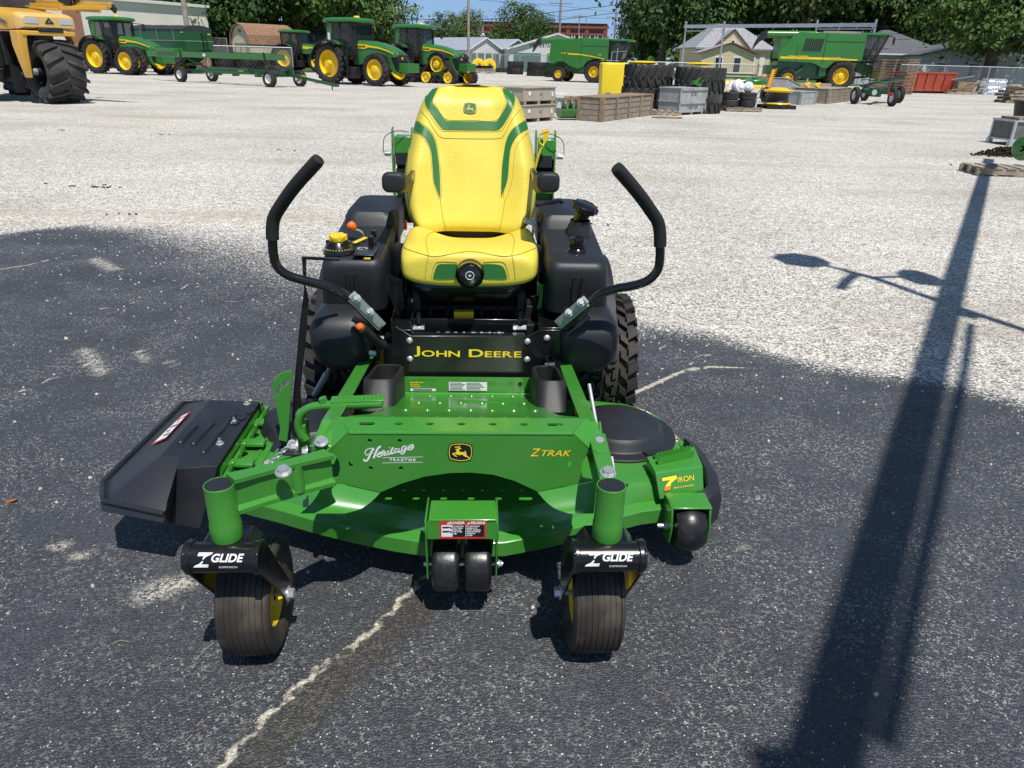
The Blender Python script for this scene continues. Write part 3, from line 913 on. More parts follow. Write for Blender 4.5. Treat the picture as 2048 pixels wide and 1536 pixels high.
    for zz in (.3515, .3375):
        dq(-.046, -.028, zz, zz + .005, 2, .003)
        q.add([(-.030, .072, zz + .006), (-.020, .072, zz - .004), (-.0195, .072, zz + .003)], [(0, 1, 2)], 2)
    for x in (-.034, .023):
        q.add([(x, .0728, .364), (x + .009, .0728, .364), (x + .0045, .0728, .372)], [(0, 1, 2)], 1)
    q.build("danger_label", [RED, WHITE, INK], R, smooth=0)
    text("lettering", "DANGER", .0105, WHITE, R, (-.0055, .0728, .368), bold=.015)
    text("lettering", "PELIGRO", .0105, WHITE, R, (.0535, .0728, .368), bold=.015)
    for i, (a, c) in enumerate((("To avoid injury", "Para evitar lesiones"), ("from rotating", "causadas por las"), ("blades, stay", "cuchillas, mantengase"), ("clear of deck", "alejado del borde de"), ("edge.", "la plataforma"), ("", "de corte."))):
        z = .358 - i * .0062
        if a: text("lettering", a, .0058, WHITE, R, (-.0155, .0722, z), bold=.01, align='LEFT', sx=.80)
        text("lettering", c, .0058, WHITE, R, (.0212, .0722, z), bold=.01, align='LEFT', sx=.80)
    def roller(x0, x1, y, z, r, name="anti_scalp_roller", crown=0.0):
        c = (x0 + x1) / 2; w = (x1 - x0) / 2
        prof = [(.012, -w)] + [(r - .018 + .018 * sin(a), -w + .018 - .018 * cos(a)) for a in [pi / 2 * i / 5 for i in range(6)]]
        if crown: prof = [(.012, -w)] + [(r * (1 - crown * (t * t)), w * t) for t in [-1 + .1 * i for i in range(21)]]
        else: prof += [(p[0], -p[1]) for p in reversed(prof[1:])]
        prof += [(.012, w)]
        o = B(); o.lathe(prof, (c, y, z), (1, 0, 0), 40)
        return o.build(name, ROLLP, R, smooth=40)
    roller(-.081, -.0005, .145, .172, .080); roller(.0135, .094, .145, .172, .080)
    q = B(); q.cyl((-.108, .145, .172), (.128, .145, .172), .006, n=10)
    hexbolt(q, (-.094, .145, .172), (-1, 0, 0), .009, .008); hexbolt(q, (.115, .145, .172), (1, 0, 0), .009, .008)
    q.build("axle_bolt", ZINC, R)
    # right end roller
    roller(.700, .798, .374, .148, .085, crown=.20)
    q = B()
    for x in (.686, .811):
        q.plate([(.330, .11), (.374, .088), (.416, .11), (.450, .20), (.43, .24), (.34, .24), (.32, .17)], (x, 0, 0), (0, 1, 0), (0, 0, 1), .007)
    q.box((.748, .385, .2375), (.130, .095, .008))
    q.build("roller_bracket", GREEN, R, bevel=.004)
    q = B(); q.cyl((.65, .374, .148), (.825, .374, .148), .007, n=10); hexbolt(q, (.681, .374, .148), (-1, 0, 0), .010, .010)
    q.build("axle_bolt", ZINC, R)
    # left end structure of the deck: discharge edge, hinge ribs, left plate
    q = B()
    q.plate([(.42, .13), (.58, .13), (.58, .26), (.49, .31), (.42, .26)], (-.82, 0, 0), (0, 1, 0), (0, 0, 1), .008)
    q.box((-.775, .70, .275), (.012, .54, .04)); q.box((-.72, .70, .263), (.010, .48, .02))
    q.box((-.745, .70, .261), (.11, .52, .012)); q.box((-.79, .70, .30), (.010, .50, .05))
    for y in (.53, .67, .83): q.box((-.745, y, .292), (.08, .040, .014)); q.box((-.745, y + .02, .275), (.07, .006, .03))
    for y in (.48, .61, .75, .89): q.box((-.765, y, .30), (.012, .02, .06), (0, 25, 0))
    q.box((-.665, .73, .259), (.012, .36, .012)); q.box((-.69, .73, .257), (.05, .38, .006))
    q.build("chute_hinge", GREEN, deck, bevel=.003)
    # chain and black link arm near the left arm
    q = B()
    a, c = lz(520, 940, .262), lz(622, 905, .30)
    q.bar(a, c, .030, .006)
    q.build("link_arm", BLACKM, deck, bevel=.002)
    q = B()
    p0, p1 = V(lz(530, 935, .275)), V(lz(585, 885, .36))
    for i in range(9):
        c = p0.lerp(p1, (i + .5) / 9)
        ring = [c + V((cos(t) * .008, sin(t) * .004 if i % 2 else 0, 0 if i % 2 else sin(t) * .004)) + (p1 - p0).normalized() * cos(t) * .006 for t in [2 * pi * j / 8 for j in range(8)]]
        q.tube(ring, .0022, 5, closed=True)
    for px, py, z in ((585, 890, .37), (600, 893, .38), (537, 930, .275), (522, 942, .27)): hexbolt(q, lz(px, py, z), (0, -.4, 1), .012, .012)
    q.build("chain", ZINC, deck)

    # ---------------------------------------------------------------- discharge chute
    T1, T2, T3, T4, T5, T6 = lz(520, 803, .345), lz(435, 932, .345), lz(354, 937, .342), lz(362, 912, .345), lz(322, 911, .342), lz(419, 800, .345)
    R1, R2, R3, R4 = lz(366, 809, .245), lz(205, 968, .245), lz(208, 1005, .243), lz(328, 1030, .23)
    F1, F2, R0 = lz(341, 1048, .125), lz(399, 1057, .125), V((-.78, .90, .28))
    dn = V((0, 0, -.022))
    R5 = R1.lerp(lz(419, 806, .26), .75)
    b = B()
    vs = [T1, T2, T3, T4, T5, T6, R1, R2, R3, R4, F1, F2, R0, R5]
    b.add(vs, [(0, 5, 4, 3, 2, 1), (5, 6, 7, 4), (4, 7, 8), (4, 8, 9, 3), (3, 9, 10, 2), (2, 10, 11, 1), (5, 13, 6), (0, 12, 13, 5)])
    b.add([R1, R2, R3, R4, R1 + dn + V((-.012, .01, 0)), R2 + dn + V((-.014, -.004, 0)), R3 + dn + V((-.006, -.014, 0)), R4 + dn + V((0, -.012, 0))], [(0, 4, 5, 1), (1, 5, 6, 2), (2, 6, 7, 3)])
    for k in range(3):  # raised lip along the rim
        pass
    b.tube([R5 + V((0, 0, .006)), R1 + V((0, 0, .006)), R2 + V((0, 0, .006)), R3 + V((0, 0, .006)), R4 + V((0, 0, .004))], .009, 8)
    bc = bvh_of(b)
    ch = b.build("discharge_chute", CHUTEP, R, smooth=24)
    so_ = ch.modifiers.new("solid", 'SOLIDIFY'); so_.thickness = .006; so_.offset = -1
    bv = ch.modifiers.new("bevel", 'BEVEL'); bv.width = .008; bv.segments = 3; bv.limit_method = 'ANGLE'; bv.angle_limit = radians(25)
    q = B()
    for p0, p1 in (((392, 853), (361, 886)), ((425, 849), (387, 889)), ((455, 847), (407, 906))):
        a, c = lz(*p0, .344), lz(*p1, .344)
        d = (c - a).normalized()
        q.tube([a - d * .010, a - d * .006, a, c, c + d * .006, c + d * .010], [.002, .008, .011, .011, .008, .002], 10)
    q.build("chute_rib", CHUTEP, ch, smooth=60)
    for px, py in ((494, 808), (469, 846), (440, 888)):
        q = B(); p = lz(px, py, .346)
        hexbolt(q, p, (0, 0, 1), .009, .008); q.cyl(p + V((0, 0, .010)), p + V((0, 0, .022)), .004, n=8)
        q.build("hinge_bolt", ZINC, ch)
    label([(384, 826), (366, 835), (305, 894), (334, 881)], "warning_label", RED, 4, bc, ch, .0075)
    q = B()
    for x, y, w in ((500, 826, 10), (485, 838, 14), (468, 833, 9), (457, 842, 9), (472, 848, 12)):
        p = onto(bc, x, y, .0055)
        if p: q.box(p, (.030, .012 + w * .0006, .002), (0, 0, 70))
    q.build("moulded_mark", CHUTEP, ch, bevel=.001)

    # ---------------------------------------------------------------- front plate with foot rest
    b = B()
    # vertical face, arched below, notched at both sides for the caster arms
    arch = [(ly(px, py, .36).x, ly(px, py, .36).z) for px, py in ((760, 985), (800, 968), (850, 953), (900, 946), (940, 945), (985, 949), (1030, 962), (1075, 983))]
    face = [(-.415, .432), (-.395, .425), (-.382, .40), (-.380, .37), (-.39, .34), (-.43, .330)] + arch + [(.43, .330), (.385, .34), (.378, .37), (.382, .40), (.395, .425), (.415, .432), (.345, .502), (-.345, .500)]
    hl = [circ(-.283, .472, .0068), circ(-.191, .472, .0068), circ(-.285, .374, .0068), circ(-.191, .374, .0068), [(-.352, .378), (-.340, .378), (-.340, .398), (-.352, .398)], [(.335, .381), (.347, .381), (.347, .401), (.335, .401)]]
    b.plate(face, (0, .36, 0), th=.006, holes=hl)
    # flared lip left and right of the arch
    for sx, a0, edge in ((-1, [(-.43, .330), (arch[0][0], arch[0][1])], [(690, 1027), (600, 1027)]), (1, [(arch[-1][0], arch[-1][1]), (.43, .330)], [(1187, 1027), (1137, 1027)])):
        pa, pb = V((a0[0][0], .357, a0[0][1])), V((a0[1][0], .357, a0[1][1]))
        c, d = ly(*edge[0], .285), ly(*edge[1], .285)
        vs = []
        NL = 9
        th = V((0, .006, -.004))
        for i in range(NL):
            t = i / (NL - 1)
            o_ = V((0, -.004, -.018)) * sin(pi * t) * (1 - .35 * t)
            vs += [pa.lerp(d, t) + o_, pb.lerp(c, t) + o_, pa.lerp(d, t) + o_ + th, pb.lerp(c, t) + o_ + th]
        fs = []
        for i in range(NL - 1):
            a_ = 4 * i
            fs += [(a_, a_ + 4, a_ + 5, a_ + 1), (a_ + 2, a_ + 3, a_ + 7, a_ + 6), (a_, a_ + 2, a_ + 6, a_ + 4), (a_ + 1, a_ + 5, a_ + 7, a_ + 3)]
        fs.append((4 * NL - 4, 4 * NL - 2, 4 * NL - 1, 4 * NL - 3))
        b.add(vs, fs)
    # top shelf with slots
    slots = []
    for i in range(7):
        x = -.298 + i * .0985
        w, h = (.050, .020) if i in (0, 6) else (.026, .016)
        slots.append(rrect(w, h, h / 2.1, x, .055, 3))
    b.plate([(-.345, .004), (.345, .004), (.40, .10), (-.40, .10)], (0, .36, .503), (1, 0, 0), (0, 1, 0), .006, holes=slots)
    b.tube([(-.345, .3635, .4975), (.345, .3635, .4975)], .0062, 8)
    # sloping corner wings
    for s in (-1, 1):
        vs = [V((s * .345, .36, .503)), V((s * .40, .462, .503)), V((s * .445, .43, .472)), V((s * .455, .36, .440)), V((s * .415, .357, .432))]
        th = V((0, .002, -.006))
        f = [(0, 1, 2, 3, 4), (5, 9, 8, 7, 6), (1, 6, 7, 2), (2, 7, 8, 3), (3, 8, 9, 4)]
        if s > 0: f = [tuple(reversed(x)) for x in f]
        b.add(vs + [p + th for p in vs], f)
    fp = b.build("front_plate", GREEN, R, loc=(.0062, -.165, .1576), smooth=30)
    fp.scale = (.899,) * 3
    # foot plate: sloping floor with dimples and rear kick wall
    q = B()
    dim = []
    LF = hypot(.625, .212)
    F = lambda x, d: (x, .243 + d * .625 / LF, .607 - d * .212 / LF)
    for d, n, x0, dx in ((.005, 8, -.203, .0643), (.180, 7, -.186, .0675), (.370, 6, -.162, .0713), (.585, 5, -.139, .0762)):
        for i in range(n): dim.append((x0 + i * dx, d + .012))
    holes = [circ(x, d, .0055, 10) for x, d in dim]
    dirv = V((0, .625, -.212)).normalized()
    q.plate([(-.345, 0), (.345, 0), (.335, .06), (.285, .10), (.262, .20), (.258, LF), (-.258, LF), (-.262, .20), (-.285, .10), (-.335, .06)], (.010, .243, .607), (1, 0, 0), dirv, .004, holes=holes)
    for x, t in dim:
        p = V(F(x + .010, t)); nr = V((1, 0, 0)).cross(dirv)
        q.lathe([(.0105, 0), (.009, .0030), (.0070, .0042), (.0054, .0036), (.0052, -.001)], p, nr, 14)
    q.tube([(-.265, .858, .397), (.275, .858, .397)], .010, 8)
    q.plate([(-.268, 0), (.278, 0), (.278, .07), (-.268, .07)], (0, .868, .395), th=.004)
    q.box((.205, .865, .440), (.013, .004, .012), mi=1)
    fl = q.build("foot_plate", [GREEN, DARK], R, smooth=30)
    # two stickers on the kick wall
    q = B()
    yy = .862
    def sq(x0, x1, z0, z1, mi, o=0.0): q.add([(x0, yy - o, z0), (x1, yy - o, z0), (x1, yy - o, z1), (x0, yy - o, z1)], [(0, 1, 2, 3)], mi)
    sq(-.209, -.106, .408, .452, 0); sq(-.206, -.111, .4105, .421, 1, .0006)
    sq(-.062, .081, .413, .449, 1)
    for i in range(6):
        z = .4435 - i * .0055
        sq(-.058, -.058 + .060 * (.75 + .25 * ((i * 7) % 4) / 4), z, z + .0022, 2, .0006); sq(.004, .004 + .072 * (.7 + .3 * ((i * 5) % 4) / 4), z, z + .0022, 2, .0006)
    for i in range(2): sq(-.195, -.125, .4125 + i * .0042, .415 + i * .0042, 2, .0012)
    q.build("information_label", [GREEN, WHITE, INK], fl, smooth=0)
    for i, s_ in enumerate(("Scan QR code", "for owner", "information")): text("lettering", s_, .0082, YTXT, fl, (-.205, .8605, .446 - i * .0085), align='LEFT', bold=.005)
    # lettering on the front plate
    emblem(fp, "emblem", (-.004, .3598, .433), (1, 0, 0), (0, 0, 1), .0725, INK, YTXT)
    HER = [([(400, 275), (300, 280), (200, 310), (140, 380), (150, 450), (200, 475), (240, 430)], 11), ([(400, 275), (330, 370), (270, 500), (220, 600), (160, 650), (105, 620), (130, 595)], 22), ([(605, 215), (540, 250), (480, 340), (430, 460), (385, 570)], 23), ([(310, 420), (460, 410)], 9), ([(490, 470), (560, 450), (630, 400), (600, 385), (540, 420), (490, 480), (520, 525), (580, 515), (650, 460)], 15), ([(650, 460), (655, 380), (680, 335), (690, 380), (740, 370), (700, 440), (690, 475), (740, 470), (800, 400)], 15), ([(830, 340), (790, 420), (790, 460), (840, 450), (880, 400)], 17), ([(840, 265), (862, 250)], 24), ([(960, 240), (900, 380), (900, 430), (960, 420), (1010, 370)], 19), ([(870, 310), (1000, 295)], 9), ([(1100, 290), (1040, 290), (1000, 370), (1020, 405), (1080, 370), (1150, 270)], 14), ([(1150, 270), (1110, 370), (1140, 390), (1190, 350)], 17), ([(1330, 210), (1260, 220), (1210, 300), (1240, 355), (1300, 300), (1370, 200)], 14), ([(1370, 200), (1330, 320), (1280, 420), (1220, 445), (1190, 420), (1250, 370), (1400, 290)], 13), ([(1410, 270), (1480, 250), (1550, 190), (1500, 170), (1430, 220), (1400, 290), (1440, 320), (1520, 290), (1570, 200)], 15)]
    q = B()
    hx = lambda X, Y: (ly(720 + X / 14.63, 880 + Y / 14.63, .3525).x, ly(720 + X / 14.63, 880 + Y / 14.63, .3525).z)
    sc = (hx(1000, 0)[0] - hx(0, 0)[0]) / 1000
    for pts, w in HER:
        cur = [V((*hx(x, y), 0)) for x, y in pts]
        sm = smooth_path(cur, 5) if len(cur) > 2 else cur
        k = len(sm); vs = []
        for i, p in enumerate(sm):
            t = (sm[min(i + 1, k - 1)] - sm[max(i - 1, 0)]).normalized(); nn = V((-t.y, t.x, 0)) * w * sc * 1.25
            e = 1 if 0 < i < k - 1 else .5
            vs += [(p.x + nn.x * e, .3593, p.y + nn.y * e), (p.x - nn.x * e, .3593, p.y - nn.y * e)]
        q.add(vs, [(2 * i, 2 * i + 1, 2 * i + 3, 2 * i + 2) for i in range(k - 1)])
    for Y0, Y1 in ((535, 553), (690, 708)):
        a, c = hx(645, Y0 + 10), hx(1835, Y0 - 15); t = abs(sc) * 16
        q.add([(a[0], .3593, a[1]), (c[0], .3593, c[1]), (c[0], .3593, c[1] - t), (a[0], .3593, a[1] - t)], [(0, 1, 2, 3)])
    q.build("script_lettering", WHITE, fp, smooth=0)
    cx, cz = hx(1240, 622)
    text("lettering", "TRACTOR", .0125, WHITE, fp, (cx, .3593, cz), bold=.008, sx=1.22, spacing=1.25)
    za = ly(1101, 908, .3525)
    for m_, o, bo in ((INK, .3595, .030), (YTXT, .3588, .010)):
        text("lettering", "Z", .040, m_, fp, (za.x - .051, o, za.z), bold=bo, shear=.3, sx=1.0, ext=.0001)
        text("lettering", "TRAK", .0315, m_, fp, (za.x + .013, o, za.z - .002), bold=bo * .9, shear=.3, sx=1.2, ext=.0001)
    # big bolts
    for px, py, z in ((643, 885, .462), (1198, 886, .462)):
        q = B(); hexbolt(q, lz(px, py, z), (0, -.35, 1), .0145, .013); q.build("frame_bolt", ZINC, fp)

    # ---------------------------------------------------------------- side rails
    for s in (-1, 1):
        q = B()
        x1, x0 = .452, .362
        pr = [(.412, .165, .560), (.395, .245, .602), (.394, .466, .573), (.392, .727, .546), (.392, .95, .52)]
        rings = []
        for i, (x, y, z) in enumerate(pr):
            w = .046 + .012 * (i == 0)
            rings.append([(s * (x - w), y, z), (s * x, y, z), (s * (x + .004), y, z - .07), (s * (x - .012), y, z - .07), (s * (x - .014), y, z - .006), (s * (x - w), y, z - .006)])
        q.loft(rings)
        q.build("frame_rail", GREEN, R, bevel=.003)
        # grey hydraulic strut / tension rod outside the rail
    q = B()
    q.tube([lz(630, 790, .30), lz(655, 745, .42)], [.013, .013], 12); q.tube([lz(655, 745, .42), lz(668, 715, .52)], .007, 10)
    q.build("gas_strut", GALV, R)
    q = B()
    q.tube([(.475, .55, .32), (.455, .80, .47)], .007, 10); hexbolt(q, (.478, .52, .33), (1, -.3, .5), .013, .012); hexbolt(q, (.485, .45, .30), (1, -.3, .5), .013, .012)
    q.bar((.50, .40, .28), (.50, .50, .33), .008, .03)
    q.build("tension_rod", ZINC, R)
    q = B(); q.bar((.482, .42, .25), (.478, .66, .38), .008, .035); q.bar((.52, .42, .26), (.56, .50, .24), .03, .008, 1)
    q.cyl((.555, .485, .205), (.555, .485, .24), .012, mi=1)
    q.build("lift_link", [GREEN, BLACKM], R, bevel=.002)

    # ---------------------------------------------------------------- caster arms, forks, wheels
    TX = {-1: -.572, 1: .383}
    for s in (-1, 1):
        sx = TX[s]; sy = -.10
        q = B()
        q.lathe([(.030, .0), (.0375, .0), (.0385, .005), (.0385, .042), (.0365, .048), (.0365, .150), (.0365, .152), (.0355, .153), (.0335, .153), (.0335, .151)], (sx, sy, .449), n=36)
        if s < 0:
            A0, A1 = V((sx + .025, sy + .012, .566)), V((-.350, .105, .528))
        else:
            A0, A1 = V((sx, sy + .02, .556)), V((.392, .21, .545))
        d = (A1 - A0).normalized(); side = d.cross(V((0, 0, 1))).normalized()
        # I-section arm: top flange, web, bottom flange
        prev = []
        for t, w, h in ((0, .022, .050), (.25, .019, .049), (.7, .019, .048), (1, .024, .048)) if s < 0 else ((0, .022, .036), (.3, .022, .036), (1, .024, .036)):
            c = A0.lerp(A1, t)
            f = .012
            prev.append([c + side * w + V((0, 0, h)), c - side * w + V((0, 0, h)), c - side * w + V((0, 0, h - f)), c - side * .009 + V((0, 0, h - f - .008)), c - side * .009 + V((0, 0, -h + f + .008)), c - side * w + V((0, 0, -h + f)), c - side * w + V((0, 0, -h)), c + side * w + V((0, 0, -h)), c + side * w + V((0, 0, -h + f)), c + side * .009 + V((0, 0, -h + f + .008)), c + side * .009 + V((0, 0, h - f - .008)), c + side * w + V((0, 0, h - f))])
        q.loft(prev)
        c = A0.lerp(A1, .62); q.cyl(c - side * -.004 + V((0, 0, -.04)) , c + V((0, 0, .04)), .020, n=14)
        am = q.build("caster_arm", CASTG, R, bevel=.005, seg=3, smooth=40)
        q = B(); q.lathe([(.0, .0), (.0315, .0), (.0335, -.002)], (sx, sy, .6015), n=32)
        q.build("tube_cap", BLACKP, am)
        q = B()
        pb = lz(567, 945, .603) if s < 0 else lz(1216, 947, .592)
        hexbolt(q, pb, (0, -.2, 1), .0145, .012)
        q.build("arm_bolt", ZINC, am)
        # fork
        wy, wz, wr = .023, .165, .165
        wx = TX[s] - .004 * s
        yaw = radians(2) if s < 0 else radians(1)
        q = B()
        q.loft([[(sx - .052, sy - .042, .448), (sx + .052, sy - .042, .448), (sx + .052, sy + .05, .448), (sx - .052, sy + .05, .448)], [(sx - .074, sy - .060, .418), (sx + .074, sy - .060, .418), (sx + .074, sy + .05, .418), (sx - .074, sy + .05, .418)]])
        py_, pz_ = sy - .035, .412
        q.cyl((sx - .078, py_, pz_), (sx + .078, py_, pz_), .038, n=28)
        for e in (-1, 1):
            x = sx + e * .081
            q.cyl((x - .007, py_, pz_), (x + .007, py_, pz_), .043, n=28)
            ax = x
            q.plate([(py_ - .046, pz_), (py_ - .033, pz_ + .033), (py_, pz_ + .046), (py_ + .033, pz_ + .033), (py_ + .05, pz_), (wy + .032, wz + .02), (wy + .026, wz - .020), (wy + .004, wz - .034), (wy - .020, wz - .026), (wy - .036, wz + .02)], (ax + (.012 if e > 0 else -.003), 0, 0), (0, 1, 0), (0, 0, 1), .008)
        fk = q.build("caster_fork", BLACKM, R, bevel=.003, smooth=35)
        q = B()
        q.cyl((sx - .096, wy, wz), (sx + .096, wy, wz), .008, n=12)
        e = 1 if s < 0 else -1
        hexbolt(q, (sx + e * .091, wy, wz), (e, 0, 0), .0155, .014)
        q.build("axle_bolt", ZINC, fk)
        # Z glide decal wrapped on the pivot tube
        zt = .038
        for body, sz, dx, dz, bo in (("Z", .047, -.042, .0, .045), ("GLIDE", .0265, .018, .006, .03), ("SUSPENSION", .0075, .022, -.016, .01)):
            o = text("lettering", body, sz, WHITE, fk, (0, 0, 0), (1, 0, 0), (0, 1, 0), bold=bo, shear=.25 if sz > .01 else 0, sx=1.0 if sz > .03 else 1.05, ext=0)
            for vv in o.data.vertices:
                a = (vv.co.y + dz) / zt + radians(24)
                xx = vv.co.x + dx + sx - .002
                vv.co = (xx, py_ - (zt + .0012) * cos(a), pz_ + (zt + .0012) * sin(a))
        # wheel: ribbed tyre and yellow rim
        q = B()
        w = .083
        prof = [(.085, -.054), (.100, -.066), (.125, -.075), (.142, -.077), (.152, -.073), (.1595, -.067)]
        nr = 7
        for i in range(nr):
            c0 = -.060 + .120 * i / nr; c1 = -.060 + .120 * (i + 1) / nr
            crown = lambda x: wr - .0050 * (abs(x) / .060) ** 2.2
            prof += [(crown(c0) - .0026, c0 - .0004), (crown(c0) - .0026, c0 + .0010), (crown(c0) - .0002, c0 + .0017), (crown(c1), c1 - .0012)]
        prof += [(.156, .0605), (.1600, .063), (.1595, .067), (.152, .073), (.142, .077), (.125, .075), (.100, .066), (.085, .054)]
        q.lathe(prof, (0, 0, 0), (1, 0, 0), 64)
        wh = q.build("caster_wheel", DUSTRUB, R, loc=(wx, wy, wz), rot=(0, 0, yaw), smooth=45)
        wh.scale = (.92, 1, 1)
        q = B()
        for e2 in (-1, 1):
            q.lathe([(.020, e2 * .056), (.034, e2 * .054), (.036, e2 * .028), (.070, e2 * .024), (.078, e2 * .046), (.086, e2 * .056), (.089, e2 * .058), (.089, e2 * .052)], (0, 0, 0), (1, 0, 0), 40)
        q.build("rim", MY, wh, smooth=40)

    # ---------------------------------------------------------------- drive wheels
    first = None
    for s in (-1, 1):
        x0, x1 = (.428, .716) if s > 0 else (-.672, -.384)
        if first is None:
            q = B()
            Rr, wd_ = .292, .148
            q.lathe([(.15, -.12), (.17, -.135), (.22, -.146), (.255, -.148), (.270, -.142), (.279, -.120), (.283, -.06), (.284, 0), (.283, .06), (.279, .120), (.270, .142), (.255, .148), (.22, .146), (.17, .135), (.15, .12)], (0, 0, 0), (1, 0, 0), 72)
            n = 25
            for i in range(n):
                a = 2 * pi * i / n; st = 2 * pi / n
                for e in (-1, 1):
                    off = 0 if e > 0 else st / 2
                    sk = -e * .0
                    X = lambda p, r_: (p, r_) if e > 0 else (-r_, -p)
                    K_ = st * e
                    tread_block(q, .276, .303, *X(.098, .144), a + off, a + off + st * .62, skew=-K_ * .30, ax=(0, 0))
                    tread_block(q, .276, .3035, *X(.066, .103), a + off + st * .16, a + off + st * .58, skew=K_ * .34, ax=(0, 0))
                    tread_block(q, .258, .292, *X(.139, .149), a + off + st * .02, a + off + st * .5, ax=(0, 0))
                    tread_block(q, .276, .3045, *X(.034, .058), a + off + st * .30, a + off + st * .86, skew=-K_ * .18, ax=(0, 0))
                    tread_block(q, .276, .3045, *X(.004, .030), a + off + st * .52, a + off + st * .98, skew=K_ * .30, ax=(0, 0))
                    tread_block(q, .276, .3040, *X(.010, .052), a + off + st * .04, a + off + st * .20, skew=-K_ * .1, ax=(0, 0))
            first = q.build("drive_wheel", RUBBER, R, loc=((x0 + x1) / 2, 1.45, .305), smooth=40)
            q = B()
            for e in (-1, 1): q.lathe([(.02, e * .05), (.10, e * .05), (.13, e * .10), (.152, e * .125), (.157, e * .118)], (0, 0, 0), (1, 0, 0), 40)
            q.build("rim", MY, first)
        else:
            c = copy_tree(first, R); c.location.x = (x0 + x1) / 2; c.rotation_euler.x = .07

    # ---------------------------------------------------------------- black front tower
    q = B()
    YF = .895
    pz = lambda px, py: (ly(px, py, YF).x, ly(px, py, YF).z)
    face = [pz(783, 757), pz(783, 656), pz(793, 653), pz(822, 672), pz(1055, 672), pz(1080, 660), pz(1126, 660), pz(1128, 724), pz(1076, 727), pz(1074, 756)]
    face[0] = (face[0][0], .449); face[-1] = (face[-1][0], .449)
    q.plate(face, (0, YF, 0), th=.006)
    # side blocks and cross members behind
    a, c = pz(783, 656), pz(822, 672)
    q.box(((a[0] + c[0]) / 2 + .002, .96, a[1] - .012), (.075, .12, .008)); q.box((c[0] - .001, .96, .60), (.006, .12, .14)); q.box((a[0], .96, .58), (.006, .12, .20))
    a, c = pz(1080, 660), pz(1126, 660)
    q.box(((a[0] + c[0]) / 2, .96, a[1] + .004), (.085, .12, .008)); q.box((a[0], .96, .60), (.006, .12, .14)); q.box((c[0], .96, .58), (.006, .12, .20))
    q.box((.012, .925, .612), (.42, .05, .006)); q.box((.012, 1.0, .60), (.44, .006, .10)); q.box((.012, 1.06, .640), (.40, .09, .008), (12, 0, 0))
    tw = q.build("front_tower", BLACKM, R, bevel=.002)
    for px, py in ((819, 681), (820, 718), (1055, 683), (1054, 719), (1094, 676)):
        q = B(); p = ly(px, py, YF - .001)
        q.lathe([(.0, .008), (.005, .0075), (.010, .005), (.0125, .001), (.0125, 0)], p, (0, -1, 0), 18); q.build("carriage_bolt", ZINC, tw)
    for px, py in ((838, 657), (1042, 657)):
        q = B(); p = ly(px, py, .99); q.cyl(p - V((.02, 0, 0)), p + V((.02, 0, 0)), .009, n=8); q.cyl(p - V((.03, 0, 0)), p - V((.018, 0, 0)), .012, n=6); q.build("pivot_bolt", ZINC, tw)
    for px, py in ((760, 677), (745, 707)):
        q = B(); p = ly(px, py, .87); q.cyl(p - V((.012, 0, 0)), p + V((.014, 0, 0)), .0095, n=6); q.build("pivot_bolt", ZINC, tw)
    for px, py in ((776, 670), (779, 692)):
        q = B(); p = ly(px, py, YF - .001); q.cyl(p, p + V((0, -.010, 0)), .011, n=16); q.build("black_bolt", BLACKM, tw)
    q = B(); p = ly(1100, 717, YF - .001); q.lathe([(.015, 0), (.015, .002), (.011, .002), (.010, -.004), (0, -.004)], p, (0, -1, 0), 20); q.build("grommet", BLACKP, tw)
    for px in (838, 1042):
        q = B(); p = ly(px, 640, 1.0); q.tube(smooth_path([p + V((0, 0, -.045)), p + V((-.004, .0, 0)), p + V((0, .03, .02))], 4), .010, 8); q.build("hinge_hook", BLACKM, tw)
    zc = ly(937, 702, YF)
    jx = ly(828, 702, YF).x, ly(1046, 702, YF).x
    tl = []
    cur = 0
    for ch, sz in (("J", 1.28), ("O", 1.0), ("H", 1.0), ("N", 1.0), (" ", .5), ("D", 1.28), ("E", 1.0), ("E", 1.0), ("R", 1.0), ("E", 1.0)):
        if ch == " ": cur += .020; continue
        o = text("lettering", ch, .0335 * sz, YTXT, tw, (0, 0, 0), bold=.016, sx=1.38, align='LEFT')
        xs = [v.co.x for v in o.data.vertices]; zs = [v.co.z for v in o.data.vertices]
        wdt = max(xs) - min(xs)
        tl.append((o, cur - min(xs), -min(zs)))
        cur += wdt + .0042
    k = (jx[1] - jx[0]) / cur
    for o, dx, dz in tl:
        base = ly(937, 713.5, YF).z - (.002 if dx < .001 else 0)
        for v in o.data.vertices: v.co = (jx[0] + (v.co.x + dx) * k, YF - .0022 + v.co.y * .3, base + (v.co.z + dz) * 1.0)
    # two stickers on the tower shelf
    q = B()
    yy = 1.0
    for x0, x1, z0, z1, mi in ((871, 909, 641, 647, 0), (909, 965, 641, 647, 1)):
        a, c = ly(x0, z1, 1.035), ly(x1, z0, 1.035); q.add([(a.x, 1.035, a.z), (c.x, 1.035, a.z), (c.x, 1.04, c.z), (a.x, 1.04, c.z)], [(0, 1, 2, 3)], mi)
    for i in range(16):
        x = 874 + i * 8.6; a, c = ly(x, 668, .945), ly(x + 5 + (i % 3) * 1.5, 664 + (i % 2), .945)
        q.add([(a.x, .945, a.z), (c.x, .945, a.z), (c.x, .945, c.z), (a.x, .945, c.z)], [(0, 1, 2, 3)], 0)
    q.build("information_label", [WHITE, GREEN], tw, smooth=0)
    text("lettering", "ControlBelt", .006, YTXT, tw, ly(937, 644, 1.034), bold=.01) if False else None

